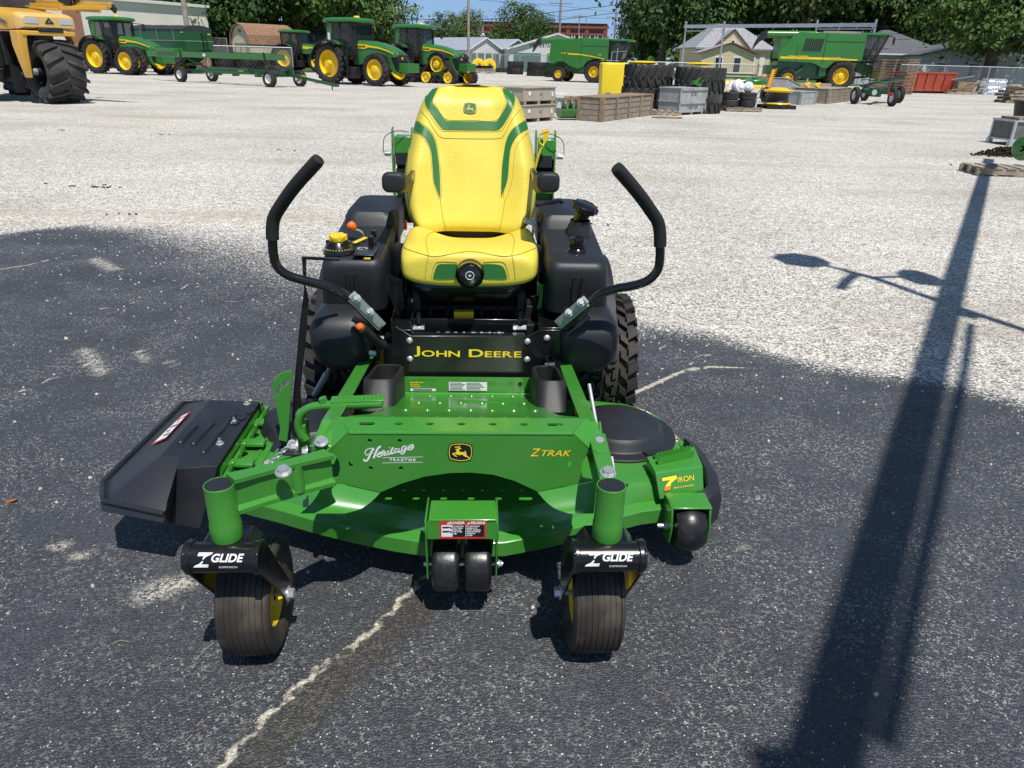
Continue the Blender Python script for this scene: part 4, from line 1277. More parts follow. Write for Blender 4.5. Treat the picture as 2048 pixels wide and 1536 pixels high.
    # ---------------------------------------------------------------- cup holders
    for s in (-1, 1):
        q = B()
        xi, xo = s * .232 + .010, s * .338 + .006
        x0, x1 = min(xi, xo), max(xi, xo)
        fz = lambda x, y: -.339 * (y - .50)
        zz = lambda x, y: -.22 * (y - .60)
        q.loft([rring(x0, x1, .49, .86, .505, .03, 4, fz), rring(x0, x1, .535, .862, .535, .035, 4, zz), rring(x0, x1, .565, .863, .570, .04, 4, zz), rring(x0 + .008, x1 - .008, .573, .855, .578, .035, 4, zz), rring(x0 + .015, x1 - .015, .583, .848, .574, .032, 4, zz), rring(x0 + .022, x1 - .022, .60, .84, .47, .03, 4, zz)], caps=True)
        q.build("cup_holder", PODP, R, smooth=50)
    for x in (-.345, .362): q = B(); q.box((x - .0, .44, .545), (.004, .05, .045), mi=0); q.build("warning_label", [OTXT], R)

    # ---------------------------------------------------------------- control levers
    L_ = []
    for s, pts in ((-1, [(757, 652, .80), (715, 612, .74), (690, 590, .71), (655, 573, .69), (612, 562, .67), (575, 550, .66), (553, 530, .655), (546, 500, .65), (545, 470, .645)]), (1, [(1128, 652, .80), (1165, 622, .74), (1195, 592, .71), (1230, 578, .69), (1268, 571, .67), (1297, 560, .66), (1315, 540, .655), (1320, 515, .65), (1320, 485, .645)])):
        P_ = [ly(*p) for p in pts]
        q = B(); q.tube(smooth_path(P_, 6), .0148, 18)
        lv = q.build("control_lever", BLACKM, R, smooth=60)
        g = [(545, 478, .645), (545, 455, .643), (548, 436, .64), (560, 414, .63), (590, 372, .60), (633, 324, .57)] if s < 0 else [(1320, 492, .645), (1320, 468, .643), (1316, 445, .64), (1304, 425, .63), (1276, 386, .60), (1237, 340, .57)]
        G_ = smooth_path([ly(*p) for p in g], 6)
        d = (G_[-1] - G_[-2]).normalized(); d0 = (G_[0] - G_[1]).normalized()
        q = B(); q.tube([G_[0] + d0 * .001, G_[0]] + G_[1:] + [G_[-1] + d * .012, G_[-1] + d * .016], [.016, .0200] + [.0200] * (len(G_) - 1) + [.018, .011], 22)
        q.build("grip", FOAM, lv, smooth=50)
        # grey channel bracket
        a, c = (ly(703, 592, .715), ly(762, 652, .79)) if s < 0 else (ly(1172, 602, .715), ly(1118, 648, .79))
        q = B(); q.bar(a, c, .038, .022, up=(0, -1, .5)); q.bar(a + V((0, -.012, .006)), c + V((0, -.012, .006)), .020, .012, up=(0, -1, .5))
        for t in (.12, .55): hexbolt(q, a.lerp(c, t) + V((s * -.008, -.016, .010)), (0, -1, .6), .010, .007)
        q.build("lever_bracket", STEEL, lv, bevel=.004)
        q = B()
        a, c = (ly(705, 636, .80), ly(735, 655, .80)) if s < 0 else (ly(1178, 632, .80), ly(1135, 668, .80))
        q.cyl(a, c, .011, n=10, mi=0); q.cyl(a, a.lerp(c, .14), .0085, n=10, mi=1)
        q.build("damper", [BLACKM, REDP], lv)

    # parking brake handle with orange button
    q = B(); a, c = ly(722, 655, .74), ly(765, 690, .84)
    q.tube([a, c], [.0185, .0185], 16); bh = q.build("brake_handle", FOAM, R)
    q = B(); d = (a - c).normalized(); q.lathe([(.0, .018), (.008, .017), (.0125, .012), (.013, 0)], a, d, 16); q.build("brake_button", ORANGE, bh)
    q = B(); q.plate([(0, 0), (.03, 0), (.035, .07), (.02, .085), (0, .08)], ly(758, 722, .86), (0, 1, 0), (0, 0, 1), .006); q.build("bracket", BLACKM, bh)

    # ---------------------------------------------------------------- tanks and consoles
    for s in (-1, 1):
        sx = lambda a, c: (min(s * a, s * c), max(s * a, s * c))
        q = B()
        # lower saddle body
        rg = []
        for z, xo, xi, y0, y1, r in ((.478, .50, .395, .92, 1.2, .04), (.492, .525, .37, .87, 1.25, .05), (.53, .548, .355, .835, 1.28, .055), (.59, .560, .352, .815, 1.3, .06), (.645, .562, .352, .815, 1.32, .06), (.675, .556, .355, .825, 1.33, .06), (.70, .540, .36, .85, 1.34, .06), (.715, .515, .37, .89, 1.34, .06)):
            a, c = sx(xo, xi); rg.append(rring(a, c, y0, y1, z, r, 5))
        q.loft(rg)
        lo = q.build("saddle_tank", BLACKP, R, smooth=50)
        q = B(); rg = []
        rise = lambda x, y: max(0, (y - .93)) * .10
        for z, xo, xi, y0, y1, r in ((.69, .535, .300, .965, 1.55, .05), (.78, .530, .297, .945, 1.58, .05), (.855, .520, .294, .925, 1.60, .045), (.880, .512, .298, .935, 1.60, .045), (.888, .500, .304, .947, 1.60, .045)):
            a, c = sx(xo, xi); rg.append(rring(a, c, y0, y1, z, r, 5, rise if z > .85 else None))
        q.loft(rg)
        # vertical flutes on the front face
        for xx in (.395, .425):
            q.tube([(s * xx, .952, .74), (s * xx, .932, .84)], .008, 8)
        # rear hump toward the seat
        a, c = sx(.50, .285)
        q.loft([rring(a, c, 1.30, 1.75, .86, .05, 5), rring(a, c, 1.33, 1.75, .955, .05, 5), rring(a + .012, c - .012, 1.35, 1.74, .978, .05, 5)])
        body = q.build("side_console" if s < 0 else "fuel_tank", BLACKP, R, smooth=45)
        bb = bvh_of(q)
        # inner dark wall
        # fender: green seam strip and black outer skin over the tyre
        q = B()
        rings = []
        for i in range(13):
            a = radians(10 + 11.0 * i)
            y, z, k = 1.45 - .40 * cos(a), .40 + .40 * sin(a), 1
            x0, x1 = .50, .60
            rings.append([(s * x0, y, z), (s * x1, y + .01, z - .02), (s * (x1 - .01), y + .012, z - .035), (s * x0, y + .01, z - .012)])
        q.loft(rings)
        fe = q.build("fender", BLACKP, R, smooth=40)
        q = B()
        rings = []
        for i in range(13):
            a = radians(14 + 11.0 * i)
            y, z = 1.45 - .412 * cos(a), .40 + .412 * sin(a)
            rings.append([(s * .515, y, z + .004), (s * .535, y, z), (s * .535, y, z - .006), (s * .515, y, z - .004)])
        q.loft(rings); q.build("fender_trim", GREEN, fe)
        if s < 0:
            # mowing-height dial, ignition, throttle, labels
            kp = onto(bb, 678, 505, 0) or V((-.45, 1.0, .9))
            q = B()
            q.lathe([(.0, .047), (.030, .046), (.040, .036), (.052, .018), (.056, .010), (.056, 0)], kp, (0, -.1, 1), 32)
            for i in range(6):
                a = i * pi / 3
                q.box(kp + V((.036 * cos(a), .036 * sin(a), .030)), (.016, .012, .030), (0, 0, math.degrees(a)))
            dk = q.build("height_dial", BLACKM, body, bevel=.002)
            q = B()
            q.lathe([(0, .068), (.024, .068), (.028, .064), (.028, .048), (.026, .044)], kp, (0, -.1, 1), 28)
            for i in range(5):
                a = i * 2 * pi / 5; q.cyl(kp + V((.024 * cos(a), .024 * sin(a), .046)), kp + V((.024 * cos(a), .024 * sin(a), .068)), .010, n=10)
            q.build("dial_knob", YEL, body, bevel=.002)
            q = B()
            for i in range(11):
                a = radians(-150 + i * 12); q.box(kp + V((.050 * cos(a), .050 * sin(a), .0185)), (.006, .003, .003), (0, 0, math.degrees(a)))
            q.build("dial_number", YTXT, body)
            q = B(); p = onto(bb, 738, 492, .002) or V((-.38, 1.1, .9)); q.box(p, (.075, .30, .004)); q.build("console_panel", BLACKM, body, bevel=.002)
            for px, py in ((742, 486), (748, 474)):
                q = B(); p = onto(bb, px, py, .004) or p; q.box(p + V((0, 0, .012)), (.020, .016, .030), (20, 0, 0)); q.build("rocker_switch", BLACKP, body, bevel=.003)
            p = onto(bb, 725, 503, .004) or p
            q = B(); q.lathe([(.028, 0), (.028, .004), (.024, .006), (0, .006)], p, (0, 0, 1), 24)
            q.build("ignition_switch", BLACKM, body)
            q = B()
            for i in range(9):
                a = i * .6; q.box(p + V((.016 * cos(a), .016 * sin(a), .008)), (.007, .003, .001), (0, 0, 50 * i))
            q.build("switch_mark", WHITE, body)
            t0 = onto(bb, 728, 478, .0) or p
            q = B(); t1 = ly(710, 459, t0.y - .02); q.tube(smooth_path([t0, t0.lerp(t1, .5) + V((.008, 0, .01)), t1], 4), .0042, 8); th = q.build("throttle_lever", ZINC, body)
            q = B(); t2 = ly(697, 446, t0.y - .03); q.tube([t1, t1.lerp(t2, .15), t1.lerp(t2, .5), t1.lerp(t2, .85), t2], [.007, .013, .018, .016, .006], 14); q.build("throttle_knob", ORANGE, body, smooth=60)
            k0 = onto(bb, 708, 492, .012) or p; k1 = onto(bb, 733, 483, .016) or p
            q = B(); q.bar(k0, k1, .018, .004); q.build("key_tag", YEL, body, bevel=.0015)
            p = onto(bb, 735, 518, .004) or p
            q = B(); q.box(p, (.024, .014, .008)); q.build("yellow_button", YEL, body, bevel=.002)
            p = onto(bb, 727, 478, .003) or p
        else:
            # filler neck with tilted cap, vent cap
            n0 = onto(bb, 1158, 470, -.01) or V((.41, 1.2, .9))
            q = B(); up = V((.02, -.05, 1)).normalized()
            q.lathe([(.050, -.01), (.048, .03), (.042, .045), (.040, .065), (.040, .07), (.036, .07)], n0, up, 28); q.build("filler_neck", BLACKP, body)
            capa = V((.30, -.22, 1)).normalized()
            c0 = n0 + up * .075
            q = B(); q.lathe([(.028, -.01), (.031, .028), (.045, .036), (.050, .040), (.050, .058), (.043, .063), (0, .063)], c0, capa, 28)
            uu, ww, _ = basis(capa)
            for i in range(10):
                a = i * pi / 5; q.cyl(c0 + (uu * cos(a) + ww * sin(a)) * .049 + capa * .040, c0 + (uu * cos(a) + ww * sin(a)) * .049 + capa * .060, .006, n=8)
            q.build("fuel_cap", BLACKM, body, smooth=40)
            v0 = onto(bb, 1154, 502, -.006) or V((.42, 1.05, .9))
            q = B(); q.lathe([(.045, -.008), (.040, .010), (.030, .020), (.030, .034), (.026, .036), (.026, .044), (.031, .046), (.031, .054), (.020, .058), (0, .058)], v0, (0, -.08, 1), 26); q.build("vent_cap", BLACKM, body, smooth=40)

    # ---------------------------------------------------------------- dark chassis between tanks, engine behind
    q = B()
    q.box((0.01, 1.30, .50), (.60, .55, .24)); q.box((.01, 1.75, .52), (.80, .50, .36))
    q.box((.01, 1.15, .62), (.50, .10, .10))
    for x in (-.19, .21): q.box((x, 1.20, .70), (.03, .30, .10))
    for i in range(7):
        q.tube(smooth_path([(-.22 + i * .07, 1.05, .60), (-.20 + i * .065, 1.08, .67), (-.18 + i * .06, 1.15, .70)], 4), .007, 6)
    q.build("chassis", DARK, R, bevel=.004)
    q = B(); p = ly(785, 572, 1.10); q.plate([(0, 0), (.05, -.02), (.06, -.13), (.03, -.16), (-.01, -.05)], (p.x - .01, 1.05, p.z + .06), (1, 0, 0), (0, 0, 1), .004); q.build("side_flap", BLACKM, R)
    q = B(); p = ly(1078, 590, 1.08); q.plate([(-.008, .05), (.016, .04), (.012, -.05), (-.006, -.06), (.002, 0)], p, th=.004)
    q.build("seat_latch", GREEN, R)
    for x in (-.25, .27):
        q = B(); q.tube([(x, 1.12, .60), (x, 1.115, .66), (x, 1.12, .665), (x, 1.12, .70), (x + .01, 1.125, .705), (x + .01, 1.14, .80)], [.011, .011, .018, .018, .011, .011], 10); q.build("seat_damper", BLACKM, R)
    for px, py in ((800, 598), (826, 601)): q = B(); p = ly(px, py, 1.06); q.box(p, (.010, .008, .012)); q.build("wire_connector", WHITE, R)

    # ---------------------------------------------------------------- seat
    # backrest
    oz = [(.885, .215), (.90, .238), (.93, .260), (.98, .274), (1.05, .280), (1.12, .278), (1.18, .268), (1.25, .252), (1.31, .236), (1.36, .218), (1.40, .196), (1.425, .172), (1.440, .142), (1.447, .09), (1.449, .04)]
    def hw(z):
        for (a, w0), (c, w1) in zip(oz, oz[1:]):
            if z <= c: return w0 + (w1 - w0) * (z - a) / (c - a)
        return oz[-1][1]
    yc = lambda z: 1.425 + (z - .885) * .42
    XC = .008
    b = B(); rings = []
    zs = [.885 + .004 * i for i in range(6)] + [.91 + .0135 * i for i in range(36)] + [1.395, 1.405, 1.414, 1.422, 1.430, 1.436, 1.441, 1.445, 1.447, 1.449]
    for z in zs:
        w = hw(z); ring = []
        bol = .040 if z < 1.15 else .040 - .024 * min(1, (z - 1.15) / .2)
        tuck = .05 * max(0, (z - 1.37) / .077) ** 2 + .03 * max(0, (.93 - z) / .045) ** 2
        for i in range(33):
            s_ = -1 + 2 * i / 32
            s_ = sin(s_ * pi / 2) * .55 + s_ * .45
            e = abs(s_)
            tt = max(0, min(1, (e - .40) / .45)); tt = tt * tt * (3 - 2 * tt)
            y = yc(z) - bol * tt + .085 * max(0, (e - .80) / .20) ** 2.4 + tuck - .008 * (1 - e * e)
            ring.append((XC + s_ * w, y, z))
        for i in range(16):
            s_ = 1 - 2 * (i + .5) / 16
            ring.append((XC + s_ * w * .97, yc(z) + .075 + .04 * (1 - s_ * s_) - tuck, z))
        rings.append(ring)
    b.loft(rings)
    back = b.build("seat_backrest", VINYL, R, smooth=65)
    bk = bvh_of(b)
    K = lambda *pp: [(740 + x / 3.27, 150 + y / 3.27) for x, y in pp]
    q = B()
    inner = K((447, 84), (425, 130), (411, 165), (416, 190), (432, 215), (470, 262), (498, 299), (560, 303), (660, 304), (760, 305), (825, 305), (850, 275), (882, 220), (893, 190), (893, 165), (878, 125), (862, 88))
    outer = K((398, 98), (372, 130), (361, 155), (366, 190), (378, 222), (420, 285), (460, 338), (490, 358), (580, 360), (660, 361), (760, 361), (832, 360), (868, 333), (905, 275), (935, 215), (946, 165), (944, 140), (930, 115), (908, 96))
    ribbon(q, bk, inner, outer, 60, 5, .0025)
    for sgn in (0, 1):
        fl_ = (lambda pts: pts) if not sgn else (lambda pts: [(1318 - x, y - 8) for x, y in pts])
        ia = K(*fl_([(303, 303), (345, 330), (390, 368), (425, 435), (445, 540), (457, 660), (461, 806)]))
        oa = K(*fl_([(287, 360), (325, 382), (365, 420), (397, 490), (409, 600), (419, 700), (459, 808)]))
        ribbon(q, bk, ia, oa, 40, 4, .0025)
    q.build("green_trim", VINGRN, back, smooth=180)
    q = B()
    stitch(q, bk, K((452, 84), (432, 130), (419, 165), (424, 190), (440, 215), (500, 291), (660, 296), (822, 297), (875, 215), (886, 170), (872, 125), (856, 88)))
    stitch(q, bk, K((352, 150), (370, 228), (410, 295), (455, 348), (490, 368), (660, 370), (835, 369), (880, 338), (940, 222), (956, 150)))
    stitch(q, bk, K((335, 235), (380, 290), (420, 360), (465, 408), (520, 414), (660, 417), (830, 416), (875, 395), (930, 290), (985, 220)), .0014)
    for sgn in (0, 1):
        f2_ = (lambda pts: pts) if not sgn else (lambda pts: [(1342 - x, y) for x, y in pts])
        stitch(q, bk, K(*f2_([(459, 810), (468, 880), (480, 950), (496, 1012)])), .0014)
        stitch(q, bk, K(*f2_([(309, 300), (352, 325), (398, 366), (432, 435), (452, 540), (464, 660), (468, 806)])))
        stitch(q, bk, K(*f2_([(284, 372), (330, 395), (385, 470), (398, 540), (405, 620), (418, 715), (452, 812)])))
        stitch(q, bk, K(*f2_([(258, 480), (250, 600), (246, 760), (262, 920)])), .0016)
    q.build("seat_stitching", STITCH, back)
    p = onto(bk, 940, 217, .0003)
    nrm = V((0, -.92, .39)).normalized(); vv = V((0, .39, .92)).normalized()
    emblem(back, "seat_emblem", p + nrm * .0012, (1, 0, 0), vv, .050, VINGRN, mat("embroidery_gold", (.55, .45, .10), .6))
    # cushion
    b = B(); rings = []
    def cush(y, zc_, hw_, hh, bol, e=3.2, front=0.0):
        ring = []
        n = 56
        for i in range(n):
            a = 2 * pi * i / n + pi / n
            ca, sa = cos(a), sin(a)
            x = hw_ * (abs(ca) ** (2 / e)) * (1 if ca > 0 else -1)
            z = hh * (abs(sa) ** (2 / e)) * (1 if sa > 0 else -1)
            if sa > 0: z += bol * max(0, (abs(x) / hw_ - .25) / .75) ** 1.8 * (sa ** .4)
            ring.append((XC + .005 + x, y, zc_ + z))
        return ring
    for y, zc_, w, hh, bol in ((.948, .850, .200, .030, .0), (.949, .850, .222, .046, .002), (.955, .850, .236, .057, .006), (.966, .851, .244, .064, .010), (.985, .853, .250, .069, .016), (1.02, .855, .255, .070, .024), (1.08, .855, .258, .066, .038), (1.16, .848, .260, .058, .056), (1.25, .838, .260, .050, .080), (1.34, .828, .257, .044, .100), (1.40, .822, .252, .042, .106), (1.44, .820, .244, .040, .098), (1.47, .820, .225, .03, .05)):
        rings.append(cush(y, zc_, w, hh, bol))
    b.loft(rings)
    cu = b.build("seat_cushion", VINYL, R, smooth=180, sub=1)
    bc2 = bvh_of(b)
    q = B()
    ribbon(q, bc2, K((412, 1325), (424, 1280), (446, 1240), (500, 1234), (570, 1236)), K((432, 1330), (470, 1332), (500, 1332), (540, 1330), (580, 1325)), 24, 6, .003)
    ribbon(q, bc2, K((898, 1328), (888, 1290), (866, 1250), (810, 1236), (725, 1236)), K((880, 1332), (850, 1333), (810, 1332), (770, 1331), (735, 1325)), 24, 6, .003)
    q.build("green_trim", VINGRN, cu, smooth=180)
    q = B()
    stitch(q, bc2, K((222, 1120), (250, 1142), (385, 1182), (450, 1184), (560, 1165), (640, 1155), (720, 1160), (820, 1180), (910, 1184), (1000, 1165), (1085, 1130)), .0015)
    for sgn in (0, 1):
        f2_ = (lambda pts: pts) if not sgn else (lambda pts: [(1310 - x, y) for x, y in pts])
        stitch(q, bc2, K(*f2_([(385, 1182), (372, 1130), (366, 1085), (380, 1045), (430, 1022)])), .0014)
        stitch(q, bc2, K(*f2_([(381, 1185), (368, 1250), (360, 1335)])), .0014)
        stitch(q, bc2, K(*f2_([(400, 1330), (412, 1275), (436, 1226), (500, 1220), (570, 1225)])), .0014)
    q.build("seat_stitching", STITCH, cu)
    q = B(); q.box((XC, 1.53, .86), (.40, .10, .16)); q.box((XC, 1.47, .80), (.44, .12, .05)); q.build("dark_seat_block", DARK, R, bevel=.01)  # near-black block added behind the seat gap, its colour stands for shade
    # suspension knob
    kc = ly(940, 548, .93)
    q = B(); q.lathe([(.050, .03), (.052, .0), (.050, -.010), (.046, -.012)], kc + V((0, 0, .004)), (0, -1, 0), 32)
    q.build("knob_surround", BLACKP, R)
    q = B(); q.lathe([(.042, -.01), (.041, .020), (.037, .030), (.030, .034), (0, .035)], kc, (0, -1, .12), 36)
    for i in range(20):
        a = 2 * pi * i / 20; q.cyl(kc + V((.041 * cos(a), -.0, .041 * sin(a))), kc + V((.040 * cos(a), -.022, .040 * sin(a))), .0035, n=6)
    kn = q.build("suspension_knob", BLACKM, R)
    q = B(); kq = kc + V((0, -.0365, .004))
    ring = [kq + V((.0145 * cos(a), 0, .0145 * sin(a))) for a in [2 * pi * i / 24 for i in range(24)]]
    q.tube(ring, .0013, 6, closed=True); q.box(kq, (.011, .001, .0025)); q.box(kq, (.0025, .001, .011))
    q.build("knob_mark", WHITE, kn)
    # seat pan and bellows
    q = B()
    q.loft([rring(-.205, .215, .99, 1.45, .792, .05), rring(-.215, .225, .985, 1.45, .775, .05), rring(-.185, .195, 1.02, 1.43, .715, .06), rring(-.150, .160, 1.06, 1.40, .695, .06)])
    q.build("seat_pan", BLACKM, R, smooth=40)
    q = B(); q.box((-.01, 1.05, .64), (.075, .03, .05)); q.build("yellow_spring_block", MY, R)
    # armrests
    for s, x0, x1 in ((-1, 763, 811), (1, 1074, 1120)):
        a, c = ly(x0, 365, 1.02), ly(x1, 365, 1.02)
        q = B(); cx, wd2, cz = (a.x + c.x) / 2, (c.x - a.x) / 2, a.z
        sec = lambda y, k, dz: [(cx + p[0] * k, y, cz + dz + p[1] * k) for p in rrect(wd2 * 2, .070, .024, n=5)]
        q.loft([sec(1.008, .70, 0), sec(1.010, .86, 0), sec(1.018, .97, 0), sec(1.035, 1, 0), sec(1.28, .95, -.045), sec(1.33, .9, -.05), sec(1.345, .7, -.05)])
        ar = q.build("armrest", ARMP, R, smooth=60)
        q = B(); q.bar((cx - s * .01, 1.25, cz - .06), (cx - s * .03, 1.55, cz - .03), .02, .03)
        q.build("armrest_bracket", [BLACKM, GALV], ar, bevel=.003)
    q = B(); p = ly(811, 450, 1.33); q.box(p, (.012, .03, .035)); q.build("belt_buckle", REDP, R, bevel=.004)
    q = B(); a, c = ly(1048, 440, 1.36), ly(1072, 447, 1.36); q.bar(a, c, .02, .022); q.build("belt_tongue", GALV, R, bevel=.003)

    # ---------------------------------------------------------------- folded roll bar stubs behind the seat
    for s, c0 in ((-1, 806), (1, 1090)):
        q = B()
        xm = ly(c0, 300, 1.72).x
        for e in (-.042, .042):
            q.plate([(-.03, .80), (.03, .80), (.035, 1.16), (.03, 1.245), (.012, 1.275), (-.02, 1.265), (-.035, 1.20)], (xm + e + .004, 1.72, 0), (0, 1, 0), (0, 0, 1), .008)
        q.box((xm + .004, 1.735, 1.195), (.074, .09, .085)); q.box((xm + .004, 1.75, .98), (.074, .07, .24)); q.box((xm + .004, 1.70, 1.03), (.074, .03, .05)); q.box((xm + .004, 1.765, 1.10), (.074, .03, .12), mi=1)
        ro = q.build("roll_bar_post", [GREEN, DARK], R, bevel=.004)
        q = B(); q.cyl((xm, 1.69, 1.05), (xm, 1.69, 1.09), .026, .023, 20); q.box((xm, 1.70, 1.145), (.06, .03, .05)); q.build("rubber_stop", BLACKP, ro)
        q = B(); xo = xm + s * .05; q.cyl((xo, 1.70, 1.165), (xo + s * .028, 1.70, 1.165), .011, n=14); q.cyl((xo, 1.70, .955), (xo + s * .022, 1.70, .955), .007, n=10)
        q.build("hinge_pin", ZINC, ro)
        q = B(); q.tube(smooth_path([(xm - s * .03, 1.69, 1.255), (xm + s * .02, 1.66, 1.262), (xm + s * .07, 1.66, 1.235), (xo + s * .03, 1.67, 1.172)], 6), .0018, 6); q.build("lanyard", WIRE, ro)
        if s > 0:
            q = B(); t = [ly(1078, 312, 1.66), ly(1082, 295, 1.65), ly(1095, 268, 1.65), ly(1097, 259, 1.65)]
            q.add([ly(1084, 260, 1.64), ly(1098, 258, 1.64), ly(1097, 275, 1.64), ly(1084, 297, 1.64), ly(1081, 299, 1.64), ly(1087, 283, 1.64)], [(0, 1, 2, 5), (5, 2, 3, 4)])
            q.tube([ly(1081, 298, 1.64), ly(1075, 318, 1.64), ly(1071, 335, 1.64)], .005, 6)
            q.tube(smooth_path([ly(1097, 262, 1.64), ly(1080, 268, 1.64), ly(1079, 285, 1.64), ly(1088, 292, 1.64)], 5), .003, 6)
            q.build("yellow_strap", YEL, ro, smooth=0)
    q = B(); q.tube([(.29, 1.55, .98), (.40, 1.62, .99), (.42, 1.64, .97)], .008, 8); q.build("fuel_hose", BLACKM, R)

    # ---------------------------------------------------------------- deck lift bar, quadrant, pedal on the left
    q = B()
    yb = .70
    left = [(590, 880), (583, 860), (586, 790), (600, 640), (608, 580), (603, 515)]
    right = [(612, 515), (611, 575), (617, 602), (613, 660), (600, 780), (604, 840), (597, 880)]
    poly = [(ly(x, y, yb).x, ly(x, y, yb).z) for x, y in left + right]
    q.plate(poly, (0, yb, 0), th=.009)
    a, c = ly(604, 516, yb), ly(678, 519, yb + .06)
    q.bar(a + V((0, .003, 0)), c, .016, .008)
    q.build("lift_bar", BLACKM, R, bevel=.0015)
    q = B()
    qp = [(556, 880), (560, 858), (544, 773), (548, 760), (560, 747), (580, 741), (583, 745), (582, 790), (577, 860), (574, 885)]
    sl = [(553, 783), (560, 770), (578, 757), (578, 765), (563, 778), (555, 790)]
    cv = lambda pts, y: [(ly(px, py, y).x, ly(px, py, y).z) for px, py in pts]
    pol = cv(qp, .66)
    q.plate(list(reversed(pol)), (0, .66, 0), th=.006, holes=[cv(sl, .66)])
    q.build("height_quadrant", GREEN, R, bevel=.002)
    q = B()
    q.tube(smooth_path([ly(612, 880, .40), ly(600, 862, .40), ly(597, 845, .40), ly(605, 825, .40), ly(625, 814, .40), ly(650, 811, .40)], 6), .0135, 14)
    q.tube([ly(645, 811, .40), ly(765, 807, .40)], .0145, 14)
    a, c = ly(660, 804, .40), ly(768, 800, .40)
    q.bar(a + V((0, .012, 0)), c + V((0, .012, 0)), .045, .008)
    for i in range(13):
        p = a.lerp(c, (i + .5) / 13); q.cyl(p + V((0, .012, 0)), p + V((0, .012, .010)), .006, .003, 8)
    q.bar(ly(644, 795, .40), ly(652, 812, .40), .02, .02)
    q.box(ly(612, 870, .42) , (.012, .05, .09)); q.box(ly(600, 862, .47), (.008, .04, .14))
    q.build("lift_pedal", GREEN, R, bevel=.003)
    q = B(); hexbolt(q, ly(594, 893, .38), (-1, -.3, .2), .015, .016); q.build("pivot_bolt", ZINC, R)
    q = B(); hexbolt(q, ly(614, 903, .30), (-1, -.3, .2), .012, .012); q.build("pivot_bolt", ZINC, R)
    q = B(); q.lathe([(0, .03), (.03, .025), (.045, 0)], lz(640, 830, .25), (.2, -.2, 1), 20); q.tube([lz(620, 850, .25), lz(655, 815, .28)], .012, 8); q.build("spring_housing", GALV, R)
    return root


make_mower()


# ================================================================== the yard behind
_mesh_cache = {}


def reuse(key, name, mats, parent, fn, loc=None, rot=None, **kw):
    """build a mesh once, later share its data"""
    if key not in _mesh_cache:
        b = B(); fn(b)
        o = b.build(name, mats, parent, loc, rot, **kw)
        _mesh_cache[key] = o
        return o
    o = _mesh_cache[key].copy(); COL.objects.link(o)
    o.name = name; o.parent = parent
    o.location = loc or (0, 0, 0); o.rotation_euler = rot or (0, 0, 0)
    return o


def part(name, mats, parent, fn, **kw):
    b = B(); fn(b)
    return b.build(name, mats, parent, **kw)


def lug_tyre(b, R, W, r, n=20, h=.05, sweep=1.15):
    """field tyre, axis along y"""
    w = W / 2
    Rc = R - h
    prof = [(r, -w * .72), (r + .04, -w * .86), ((r + Rc) / 2, -w), (Rc - .07, -w * .98), (Rc - .015, -w * .86), (Rc, -w * .5), (Rc + .004, 0), (Rc, w * .5), (Rc - .015, w * .86), (Rc - .07, w * .98), ((r + Rc) / 2, w), (r + .04, w * .86), (r, w * .72)]
    b.lathe(prof, (0, 0, 0), (0, 1, 0), 48)
    st = 2 * pi / n
    for i in range(n):
        for e in (-1, 1):
            a0 = st * (i + (.25 if e > 0 else -.25))
            rings = []
            for t, rr in ((-.10, Rc - .09), (0.0, R - .012), (.45, R), (1.0, R)):
                y = e * w * (1.02 - .98 * max(t, 0) * 1.0)
                a = a0 + st * sweep * .62 * t
                da = st * (.17 - .03 * t)
                base = Rc - .06
                q = []
                for aa, r_ in ((a - da, base), (a - da * .72, rr), (a + da * .72, rr), (a + da, base)):
                    q.append((r_ * cos(aa), y, r_ * sin(aa)))
                rings.append(q)
            b.loft(rings)


def rib_tyre(b, R, W, r):
    w = W / 2
    prof = [(r, -w * .7), (r + .03, -w * .9), ((r + R) / 2, -w), (R - .03, -w * .95), (R - .006, -w * .8)]
    for i in range(5):
        c0 = -.78 + 1.56 * i / 5; c1 = c0 + 1.56 / 5
        prof += [(R, c0 * w + .002), (R, c1 * w - .012), (R - .012, c1 * w - .010), (R - .012, c1 * w)]
    prof += [(R - .03, w * .95), ((r + R) / 2, w), (r + .03, w * .9), (r, w * .7)]
    b.lathe(prof, (0, 0, 0), (0, 1, 0), 36)


def dish_rim(b, r, W, e, deep=.5, hub=.0, bolts=10):
    """dished rim, open side towards e*y"""
    w = W / 2
    y = lambda t: e * w * t
    b.lathe([(r + .03, y(.80)), (r + .035, y(.72)), (r - .01, y(.70)), (r - .04, y(.45)), (r - .06, y(deep - .35)), (r * .72, y(deep - .30)), (r * .60, y(deep - .12)), (r * .42, y(deep - .10)), (r * .36, y(deep + .0)), (r * .26, y(deep + .06)), (r * .24, y(deep + .22 + hub)), (0, y(deep + .22 + hub))], (0, 0, 0), (0, 1, 0), 32)
    b.lathe([(r - .06, y(deep - .37)), (r - .04, y(-.7)), (r + .03, y(-.8))], (0, 0, 0), (0, 1, 0), 32)
    for i in range(bolts):
        a = 2 * pi * i / bolts
        b.cyl((r * .5 * cos(a), y(deep - .12), r * .5 * sin(a)), (r * .5 * cos(a), y(deep - .06), r * .5 * sin(a)), .025, n=6)


def wheel(parent, loc, R, W, r, e, n=20, tyre=None, rim=None, deep=.4, hub=0.0, rib=False, yaw=0.0, name="wheel"):
    k = (round(R, 3), round(W, 3), r, n, rib, (tyre or AGT).name)
    o = reuse(("t",) + k, name, tyre or AGT, parent, (lambda b: rib_tyre(b, R, W, r)) if rib else (lambda b: lug_tyre(b, R, W, r, n, .055 * R / 1.0)), loc, (0, 0, yaw), smooth=35)
    reuse(("r",) + k + (e, deep, hub, (rim or MY).name), "rim", rim or MY, o, lambda b: dish_rim(b, r, W, e, deep, hub), smooth=40)
    return o


